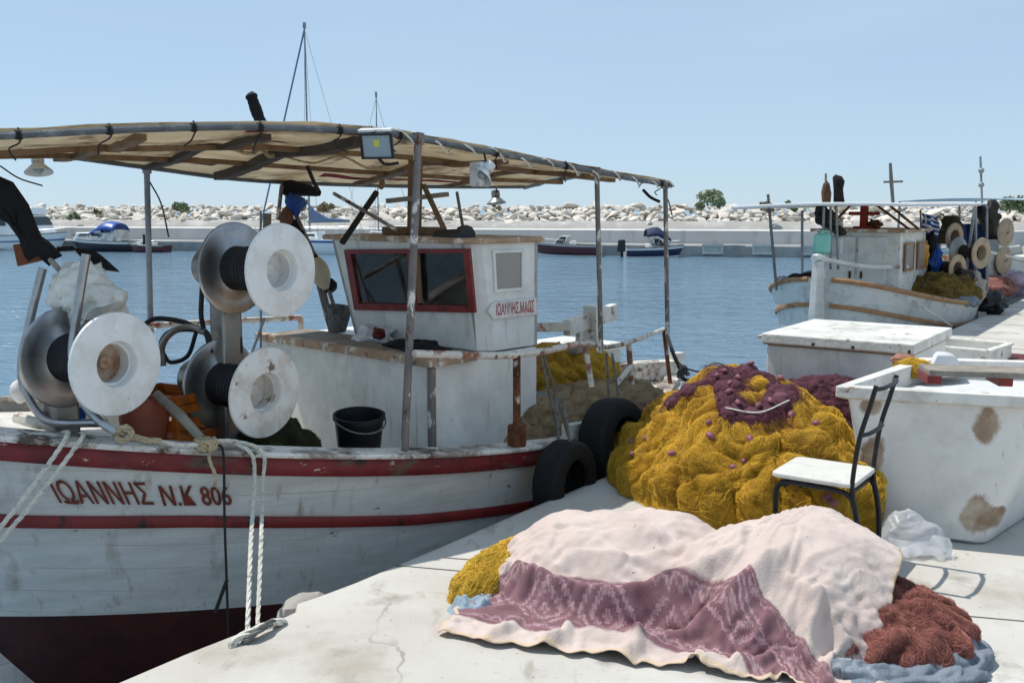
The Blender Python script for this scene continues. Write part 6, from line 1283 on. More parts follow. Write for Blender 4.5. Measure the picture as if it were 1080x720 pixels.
# ================================================================== second fishing boat further along the quay
def boat2():
    T2 = np.array([4.03, 13.05, 0]); F2 = QD/np.linalg.norm(QD); N2 = np.array([F2[1], -F2[0], 0])
    L, zb = 6.6, .95
    zg, uvz = make_hull_fn(L, .70, .26, .75, .55, 1.05, 1.36, .80, .56, .25, .18, .03)
    W2 = lambda u, v, z: T2+u*F2+v*N2+np.array([0, 0, z])
    def hs(s, z, sd): u, h = uvz(s, z); return W2(u, sd*h, z)
    def fr(s0, s1, n, zf, sd):
        out = []
        for i in range(n+1):
            s = s0+(s1-s0)*i/n; d = hs(min(1, s+.004), zf(s), sd)-hs(max(0, s-.004), zf(s), sd); d[2] = 0; d /= np.linalg.norm(d); out.append((hs(s, zf(s), sd), np.cross(UP, d)*-sd*-1 if False else np.cross(d, UP)*sd*(1), UP))
        return out
    root = empty('fishing_boat', tuple(W2(3.2, 0, ZW))); tag(root, 'white fishing boat with brown rails and thin flat canopy beyond the chest', 'fishing boat')
    ss2 = [0, .004, .01, .02]+list(np.linspace(.035, .965, 56))+[.98, .99, 1]
    mb = MB()
    for sd in (1, -1): mb.grid([[hs(s, ZW-.3+(zg(s)-ZW+.3)*k/12, sd) for k in range(13)] for s in ss2])
    hl = mb.build('hull', 'hull_grey', root, angle=50)
    sg = lambda sd: 1
    for sd in (1, -1):
        for nm, zf, prof, m in (('rubbing_rail', lambda s: zg(s)-.05, [(-.06, 0), (.03, 0), (.045, .02), (.045, .05), (.03, .065), (-.06, .065)], 'rail_brown'), ('rubbing_strake', lambda s: zg(s)-.36+.06*s, [(-.02, -.03), (.02, -.03), (.03, 0), (.02, .03), (-.02, .03)], 'rail_brown')):
            mb = MB(); mb.sweep(fr(.002, .998, 70, zf, sd), prof); mb.build(nm, m, root, angle=50)
    mb = MB(); mb.grid([[hs(s, zg(s)-.18, 1)*(1-k)+hs(s, zg(s)-.18, -1)*k for k in (.03, .5, .97)] for s in np.linspace(.01, .99, 40)]); mb.build('deck', 'white_worn', root)
    mb = MB(); pts = [hs(0, z, 1) for z in np.linspace(.82, -1.2, 12)]; mb.sweep([(p, N2, F2) for p in pts], [(-.055, -.10), (.055, -.10), (.055, .08), (-.055, .08)]); mb.build('stern_post', 'white_worn', root, bevel=.02)
    # rudder with its tiller
    mb = MB(); pr = at(866, 284, 12.7); p2 = at(877, 360, 12.7)
    mb.prism([W2(-.06, 0, -1.2), W2(-.42, 0, -1.2), W2(-.36, 0, .3), W2(-.30, 0, .93), W2(-.10, 0, .93)], N2*.09); rd = mb.build('rudder', 'hull_white', root, smooth=False, bevel=.012)
    mb = MB(); mb.tube(spline([W2(-.36, .04, .97), W2(-.2, .04, .98), W2(.4, .05, .90), W2(1.15, .3, .80), W2(1.9, .62, .78)], 5), [.045]*8+[.035]*12+[.03], 8); mb.build('tiller', 'white_paint', rd)
    # cabin
    u0, u1, v0, v1, z0, z1 = 1.55, 3.0, -.62, .62, .1, 1.27
    mb = MB(); mb.hexa([W2(u, v, z0) for u, v in ((u0, v0), (u1, v0), (u1, v1), (u0, v1))]+[W2(u, v, z1) for u, v in ((u0+.03, v0+.03), (u1-.02, v0+.03), (u1-.02, v1-.03), (u0+.03, v1-.03))]); cb = mb.build('cabin', 'white_worn', root, smooth=False, bevel=.01)
    mb = MB(); mb.box(W2((u0+u1)/2, 0, z1+.02), (u1-u0+.12, v1-v0+.1, .04), (F2, N2, UP)); mb.build('roof', 'roof_edge', cb, smooth=False, bevel=.008)
    for a, b in ((-.5, -.02), (.02, .42)):
        mb = MB(); mb.box(W2(u0+.008, (a+b)/2, .72), (.03, b-a, .96), (F2, N2, UP)); dr = mb.build('door', 'white_paint', cb, smooth=False, bevel=.006)
        mb = MB(); mb.box(W2(u0-.012, b-.06 if a < 0 else a+.06, .66), (.02, .03, .10), (F2, N2, UP)); mb.build('handle', 'rusty', dr, smooth=False)
    for a in (.25, .95):
        mb = MB(); mb.box(W2(u0+a+.15, v1-.006, .92), (.4, .03, .34), (F2, N2, UP)); wd = mb.build('window', 'window_grey', cb, smooth=False)
        mb = MB(); q = [W2(u0+a+.15+i, v1+.01, .92+j) for i, j in ((-.2, -.17), (.2, -.17), (.2, .17), (-.2, .17))]; c = sum(q)/4; quad_frame(mb, [c+(p-c)*1.2 for p in q], q, N2*.012); mb.build('window_frame', 'rail_brown', wd, smooth=False)
    # red cross-shaped iron mast foot and braces on the roof
    mb = MB(); m0 = W2(1.9, -.02, z1+.04); mb.bar(m0, m0+UP*.36, .10, .10, up=F2); mb.bar(m0+UP*.22-N2*.22, m0+UP*.22+N2*.22, .07, .05); mb.bar(m0-N2*.14+UP*.01, m0+N2*.14+UP*.01, .12, .05); mb.build('mast_foot', 'red_iron', root, smooth=False, bevel=.01)
    for a, b in (((-.55, 0), (-.2, .36)), ((.62, 0), (.12, .36)), ((.75, .0), (.3, .36))):
        mb = MB(); mb.tube([W2(1.9, a[0], z1+.04+a[1]), W2(1.9, b[0], z1+.04+b[1])], .018, 6); mb.build('brace', 'rusty', root)
    # thin flat canopy and poles
    A = [W2(-.2, -1.15, 1.62), W2(6.2, -.8, 1.68), W2(6.2, .9, 1.68), W2(.5, 1.05, 1.655)]
    rows = []
    for i in range(25):
        a = i/24; rows.append([])
        for j in range(13):
            b = j/12; p = (A[0]*(1-a)+A[1]*a)*(1-b)+(A[3]*(1-a)+A[2]*a)*b; rows[-1].append(p+UP*(.03*math.sin(math.pi*b)-.012*abs(math.sin(a*12))*math.sin(math.pi*b)))
    mb = MB(); mb.grid(rows); mb.build('canopy', 'canopy_light', root, solid=.01)
    for e in ([r[0] for r in rows], [r[-1] for r in rows], rows[0], rows[-1]):
        mb = MB(); mb.tube([p-UP*.01 for p in e], .024, 7); mb.build('canopy_tube', 'lamp_white', root)
    def pole(px, py0, py1, Y, r=.02, m='galv'): mb = MB(); mb.tube([at(px, py0, Y), at(px+(3 if px < 840 else 0), py1, Y)], r, 7); mb.build('canopy_pole', m, root)
    mb = MB(); mb.tube([at(810, 205, 13.6), at(819, 306, 13.6)], .02, 7); mb.build('canopy_pole', 'rope_grey', root)
    pole(846, 222, 292, 14.6); pole(1012, 217, 245, 17.5); pole(1029, 218, 318, 15.6, .022); 
    mb = MB(); mb.tube([at(1028, 218, 15.4), at(1015, 318, 15.4)], .024, 7); mb.build('canopy_pole', 'galv', root)
    mb = MB(); mb.tube([at(1041, 217, 16.6), at(1041, 310, 16.6)], .02, 7); mb.build('canopy_pole', 'galv', root)
    # rails at the stern quarter
    mb = MB(); P = [at(818, 303, 13.7), at(822, 296, 13.8), at(840, 291, 14.0), at(857, 286, 13.4), at(858, 300, 13.3)]; mb.tube(spline(P, 5), .018, 7); mb.tube([at(836, 292, 13.9), at(836, 302, 13.9)], .015, 6); mb.build('stern_rail', 'galv', root)
    # masts
    mb = MB(); mb.tube([at(942, 216, 15.2), at(940, 190, 15.2), at(939, 172, 15.2)], [.025, .03, .022], 7); mb.bar(at(932, 192, 15.2), at(952, 191.5, 15.2), .03, .03); mb.build('mast', 'rope_grey', root)
    # net haulers
    def drum(px, py, Y, R_, L_, yaw):
        c = at(px, py, Y); ax = np.array([math.cos(yaw), math.sin(yaw), 0]); h = empty('net_hauler', tuple(c)); h.parent = root; h.location = vec(c)-vec(root['_w'])
        mb = MB(); mb.lathe([(-.03, R_*.5), (-.02, R_*.95), (0, R_), (.01, R_*.95), (.01, R_*.55), (0, R_*.5), (-.12, R_*.42)], c, ax, 28); mb.build('outer_flange', 'drum_cream', h)
        mb = MB(); mb.lathe([(-.12, R_*.42), (-.12, .001)], c, ax, 20); mb.build('hub', 'drum_dark', h)
        mb = MB(); mb.lathe([(-.02, R_*.5), (-L_*.8, R_*.5)], c, ax, 24); mb.build('drum_core', 'drum_dark', h)
        mb = MB(); mb.lathe([(-L_*.75, R_*.5), (-L_*.9, R_*.95), (-L_*.93, R_), (-L_, R_*.8), (-L_*1.1, .02)], c, ax, 28); mb.build('inner_flange', 'steel_dull', h)
        return c, ax
    for a in ((1007, 250, 15.8, .225, .42, -1.0), (1035, 267, 15.3, .24, .42, -1.02), (1010, 284, 15.0, .225, .42, -.98)):
        c, ax = drum(*a); p = c-ax*.3; mb = MB(); mb.bar(p, np.array([p[0], p[1], .35]), .1, .1, up=F2); mb.build('hauler_post', 'steel_dull', root, smooth=False)
    return root, W2, zg, hs
b2, W2, zg2, hs2 = boat2()
# gear on the second boat
def clump(px, py, Y, r, m, label, name, cat, jit=.45, seed=0, sub=None, group=None):
    mb = MB(); mb.ball(at(px, py, Y), r, 20, jit=jit, seed=seed); V = np.array(mb.v); 
    mb.v = [(x+.03*nz(x*14, y*14, z*14), y+.03*nz(y*14, z*14, x*14), z+.03*nz(z*14, x*14, y*14)) for x, y, z in V]; crumple(mb, .25*float(np.mean(r)), .9*float(np.mean(r)))
    return tag(mb.build(name, m, angle=180), label, cat, group)
def jug(px, py, Y, s, m, label):
    c = at(px, py, Y); root = empty('jerrycan', tuple(c-UP*s)); tag(root, label, 'jerrycan'); X = np.array([.9, -.3, 0]); X /= np.linalg.norm(X); Yv = np.array([-X[1], X[0], 0])
    mb = MB(); mb.box(c-UP*s*.1, (s*1.5, s*1.0, s*1.8), (X, Yv, UP)); mb.build('can_body', m, root, bevel=s*.25)
    mb = MB(); mb.tube([c+UP*s*.72, c+UP*s*1.05], s*.22, 10); mb.build('cap', m, root)
    mb = MB(); mb.tube(spline([c+UP*s*.75+X*s*.55, c+UP*s*1.0+X*s*.5, c+UP*s*1.0, c+UP*s*.78-X*s*.1], 4), s*.1, 7); mb.build('handle', m, root)
jug(867, 256, 13.5, .15, 'mint', 'mint green plastic container hanging left of the second boat cabin')
jug(880, 258, 13.9, .15, 'sheet_white', 'cream plastic container hanging between the mint one and the cabin')
for k, (px, lb) in enumerate(((869, 'thin rods'), (876, 'rod'), (882, 'rod'))):
    mb = MB(); mb.tube([at(px, 218, 13.7), at(px+(k-1)*2, 284, 13.7)], .018, 6); tag(mb.build('rod', 'galv'), ['thin metal rod left of the hanging mint container', 'thin metal rod between the two hanging containers', 'thin metal rod right of the hanging cream container'][k], 'rod')
clump(833, 301, 14.2, (.2, .2, .15), 'navy', 'dark blue sack on the after deck of the second boat', 'sack', 'sack', .3, 1)
clump(850, 297, 13.7, (.25, .2, .13), 'black_cloth', 'dark heap behind the dark blue sack on the second boat', 'heap', 'gear', .4, 2)
clump(883, 236, 14.0, (.09, .07, .13), 'steel_dull', 'grey round float hanging under the canopy beside the dark flags', 'float', 'float', .2, 3)
clump(869, 228, 13.9, (.14, .1, .14), 'drum_dark', 'dark bundle hanging under the canopy below the brown flag', 'bundle', 'bundle', .4, 4)
mb = MB(); mb.tube(spline([at(872, 232, 13.9), at(878, 240, 13.9), at(886, 244, 13.8), at(892, 246, 13.8)], 4), [.04, .05, .06, .06, .05, .05, .06, .07, .07, .06, .05, .04, .03], 8); tag(mb.build('rolled_net', 'drum_dark'), 'dark rolled net reaching from the canopy to the cabin roof edge', 'net')
clump(922, 238, 14.6, (.12, .12, .09), 'rusty', 'rusty lump on the second boat cabin roof beside the red iron mast foot', 'lump', 'gear', .3, 8)
fgl = empty('marker_flag', tuple(at(871, 216, 14.0))); tag(fgl, 'brown pennant on a stick standing above the second boat canopy', 'flag')
mbx, m, nm = flagpoly([(867, 214), (866, 203), (868, 194), (872, 190), (875, 194), (877, 204), (876, 214)], 14.0, .05, n=2); mbx.build('flag', mat('flag_brown', '5c4433', .85, var=.3, bump=.3), fgl, angle=60)
mb = MB(); mb.tube([at(870.5, 240, 14.0), at(871, 183, 14.0)], .016, 6); mb.build('stick', 'wood_grey', fgl)
fgl = empty('marker_flag', tuple(at(884, 216, 14.0))); tag(fgl, 'near-black flag standing above the second boat canopy, right of the brown pennant', 'flag')
mbx, m, nm = flagpoly([(879, 214), (879, 200), (878, 187), (881, 184), (888, 186), (891, 191), (889, 200), (890, 209), (891, 214)], 14.0, .05); mbx.build('flag', mat('flag_plum', '22141a', .85, var=.3, bump=.3), fgl, angle=60)
mb = MB(); mb.tube([at(882, 240, 14.02), at(881, 186, 14.02)], .016, 6); mb.build('stick', 'wood_grey', fgl)
# Greek flag: nine stripes and a white cross in a blue canton, hung limp with folds
gfl = empty('national_flag', tuple(at(978, 255, 15.0))); tag(gfl, 'blue and white striped flag with a white cross hanging beside the drums', 'flag')
P00, P10, P01 = at(972, 224, 15.2), at(989, 230, 15.1), at(972, 244, 15.2)
def fp(x, y): w = .05*math.sin(x*9+y*2)*(.3+x); return P00+(P10-P00)*x+(P01-P00)*y+np.array([.02*math.sin(y*5), w, 0])
for k in range(9):
    x0 = 0 if k >= 5 else .44
    mb = MB(); mb.grid([[fp(x, (k+d)/9) for d in (0, .5, 1)] for x in np.linspace(x0, 1, 14)]); mb.build('stripe', 'flag_blue' if k % 2 == 0 else 'flag_white', gfl, solid=.004)
for (xa, xb, ya, yb, m) in ((0, .18, 0, .22, 'flag_blue'), (.26, .44, 0, .22, 'flag_blue'), (0, .18, .34, .556, 'flag_blue'), (.26, .44, .34, .556, 'flag_blue'), (.18, .26, 0, .556, 'flag_white'), (0, .18, .22, .34, 'flag_white'), (.26, .44, .22, .34, 'flag_white')):
    mb = MB(); mb.grid([[fp(x, y) for y in np.linspace(ya, yb, 4)] for x in np.linspace(xa, xb, 5)]); mb.build('canton', m, gfl, solid=.004)
mb = MB(); mb.tube([at(971, 221, 15.2), at(971.5, 275, 15.2)], .015, 6); mb.build('stick', 'wood_grey', gfl)
# blue tarpaulin wall, dark clothes, nets
mb = MB(); rows = [[at(x, y, 17.3)+np.array([0, .05*math.sin(x*.5)+.03*nz(x*.2, y*.2), 0]) for y in np.linspace(236, 303, 12)] for x in np.linspace(1008, 1041, 18)]; mb.grid(rows); tag(mb.build('tarpaulin', 'blue_tarp', solid=.02), 'dark blue tarpaulin hanging behind the brown drums of the second boat', 'tarpaulin')
clump(981, 262, 15.2, (.10, .10, .34), 'black_cloth', 'black oilskin hanging below the striped flag', 'oilskin', 'clothes', .4, 5)
clump(976, 268, 15.0, (.055, .05, .18), mat('orange_yellow', 'd9962a', .6, var=.2), 'orange-yellow life vest hanging at the cabin corner of the second boat', 'life_vest', 'clothes', .3, 6)
clump(987, 274, 15.1, (.09, .08, .2), 'blue_plastic', 'bright blue plastic sack hanging below the striped flag', 'sack', 'sack', .35, 7)
clump(1003, 237, 16.5, (.16, .12, .14), 'green_net', 'dark heap of net hanging above the uppermost brown drum', 'net_bundle', 'net', .5, 9)
clump(1044, 230, 16.8, (.18, .15, .26), 'drum_dark', 'dark bundle hung at the end of the second boat canopy', 'bundle', 'bundle', .5, 10)
clump(1035, 222, 16.6, (.07, .07, .09), 'black_cloth', 'small black float under the end of the second boat canopy', 'float', 'float', .2, 11)
cN = at(993, 310, 14.9)
net_thing('net_pile', 'ochre net heap on the second boat below its drums', 'net', (cN[0], cN[1]), .75, .5, .40, .9, 'ochre_net', 'yellow_strand', 900, base=.22, seed=51, r=.0012, tints=((.5, .45, .4), (.35, .32, .3)))
clump(1015, 296, 15.0, (.2, .18, .16), 'drum_dark', 'dark bundle resting between the lowest drum and the ochre net', 'bundle', 'bundle', .5, 12)
clump(1030, 306, 14.9, (.16, .14, .2), mat('gear_pale', 'a59a90', .8, var=.35, layers=[('6a5348', 9, .5, .6)], bump=.4), 'pale heap of floats and rope at the bow of the second boat', 'gear_heap', 'gear', .6, 13)
clump(1012, 318, 14.3, (.28, .16, .10), 'grey_cloth', 'grey-blue sheet over the rail of the second boat by the quay', 'sheet', 'sheet', .4, 14)
clump(1046, 320, 15.2, (.22, .2, .17), 'black_plastic', 'black fender tyre heap between the two far boats at the quay edge', 'heap', 'tyre', .5, 15)
mb = MB(); mb.tube([at(1034, 165, 17.5), at(1036, 218, 17.5)], .02, 6)
for y in (180, 195): mb.ball(at(1035, y, 17.45), .05, 6)
tag(mb.build('antenna', 'galv'), 'thin tall antenna mast with small fittings above the far right canopy', 'antenna')
rope([at(950, 308, 13.6), at(978, 327, 13.0), gz(1004, 344, .0)], .013, 'rope_white', 'white mooring rope from the second boat down to the quay edge', 'mooring_rope', twist=False)

# ================================================================== third boat beyond
def boat3():
    T3 = Q(18.3, -1.15); F3 = QD/np.linalg.norm(QD); N3 = np.array([F3[1], -F3[0], 0]); L = 6.5
    zg, uvz = make_hull_fn(L, .85, .42, .7, .55, .9, 1.1, .86, .66, .25, .18, .03)
    def hs(s, z, sd): u, h = uvz(s, z); return T3+u*F3+sd*h*N3+UP*z
    root = empty('fishing_boat', tuple(T3+F3*3+UP*ZW)); tag(root, 'pale blue-grey fishing boat furthest along the quay at the right edge', 'fishing boat')
    ss3 = [0, .004, .01, .02]+list(np.linspace(.035, .965, 40))+[.98, .99, 1]
    mb = MB()
    for sd in (1, -1): mb.grid([[hs(s, ZW-.3+(zg(s)-ZW+.3)*k/10, sd) for k in range(11)] for s in ss3])
    mb.build('hull', 'hull_grey', root, angle=50)
    for sd in (1, -1):
        mb = MB(); P = [hs(s, zg(s), sd) for s in np.linspace(.004, .996, 50)]; mb.tube(P, .035, 6); mb.build('rubbing_rail', 'white_worn', root)
    mb = MB(); mb.grid([[hs(s, zg(s)-.18, 1)*(1-k)+hs(s, zg(s)-.18, -1)*k for k in (.03, .5, .97)] for s in np.linspace(.01, .99, 30)]); mb.build('deck', 'white_worn', root)
    c = T3+F3*1.9+UP*.3; mb = MB(); mb.box(c+UP*.3-N3*.1, (1.2, 1.0, .9), (F3, N3, UP)); mb.build('cabin', 'white_worn', root, smooth=False, bevel=.02)
    A = [T3+F3*a+N3*b+UP*z for a, b, z in ((.0, -1.2, 1.74), (6, -1, 1.78), (6, 1, 1.78), (.0, 1.2, 1.74))]
    mb = MB(); mb.grid([[(A[0]*(1-a)+A[1]*a)*(1-b)+(A[3]*(1-a)+A[2]*a)*b+UP*.05*math.sin(math.pi*b) for b in np.linspace(0, 1, 9)] for a in np.linspace(0, 1, 7)]); mb.build('canopy', 'canopy_cyan', root, solid=.02)
    for p in A: mb = MB(); mb.tube([p, p-UP*1.4], .025, 6); mb.build('canopy_pole', 'galv', root)
    for z, h in ((1.15, 0), (.62, 1)):
        c = T3+F3*.75+N3*.35+UP*z; ax = np.array([.55, -.83, 0])
        hl = empty('net_hauler', tuple(c)); hl.parent = root; hl.location = vec(c)-vec(root['_w'])
        mb = MB(); mb.lathe([(.24, .02), (.25, .26), (.28, .27), (.3, .2), (.31, .02)], c, ax, 24); mb.build('outer_flange', 'drum_cream', hl)
        mb = MB(); mb.lathe([(-.2, .14), (.25, .14)], c, ax, 20); mb.build('drum_core', 'drum_dark', hl)
        mb = MB(); mb.lathe([(-.25, .02), (-.24, .24), (-.2, .26), (-.18, .14)], c, ax, 24); mb.build('inner_flange', 'drum_cream', hl)
    mb = MB(); mb.bar(T3+F3*.75+N3*.05+UP*.3, T3+F3*.75+N3*.05+UP*1.3, .2, .2, up=F3); mb.build('hauler_post', 'drum_cream', root, smooth=False, bevel=.02)
    return T3, F3, N3
T3, F3, N3 = boat3()
c = at(1063, 297, 19.2); mb = MB(); mb.ball(c, (.42, .3, .24), 16, jit=.5, seed=20); V = np.array(mb.v); mb.v = [(x+.05*nz(x*9, y*9, z*9), y+.05*nz(y*9, z*9, x*9), z+.05*nz(z*9, x*9, y*9)) for x, y, z in V]
tag(mb.build('net_bundle', 'pink_bundle', angle=180), 'mauve-pink bundle of net on the deck of the furthest boat', 'net')
mb = MB(); c = at(1049, 303, 18.8); mb.ball(c, (.4, .3, .2), 12, jit=.4, seed=22); tag(mb.build('net_bundle', 'brown_net', angle=180), 'brown net heap left of the mauve-pink bundle on the furthest boat', 'net')

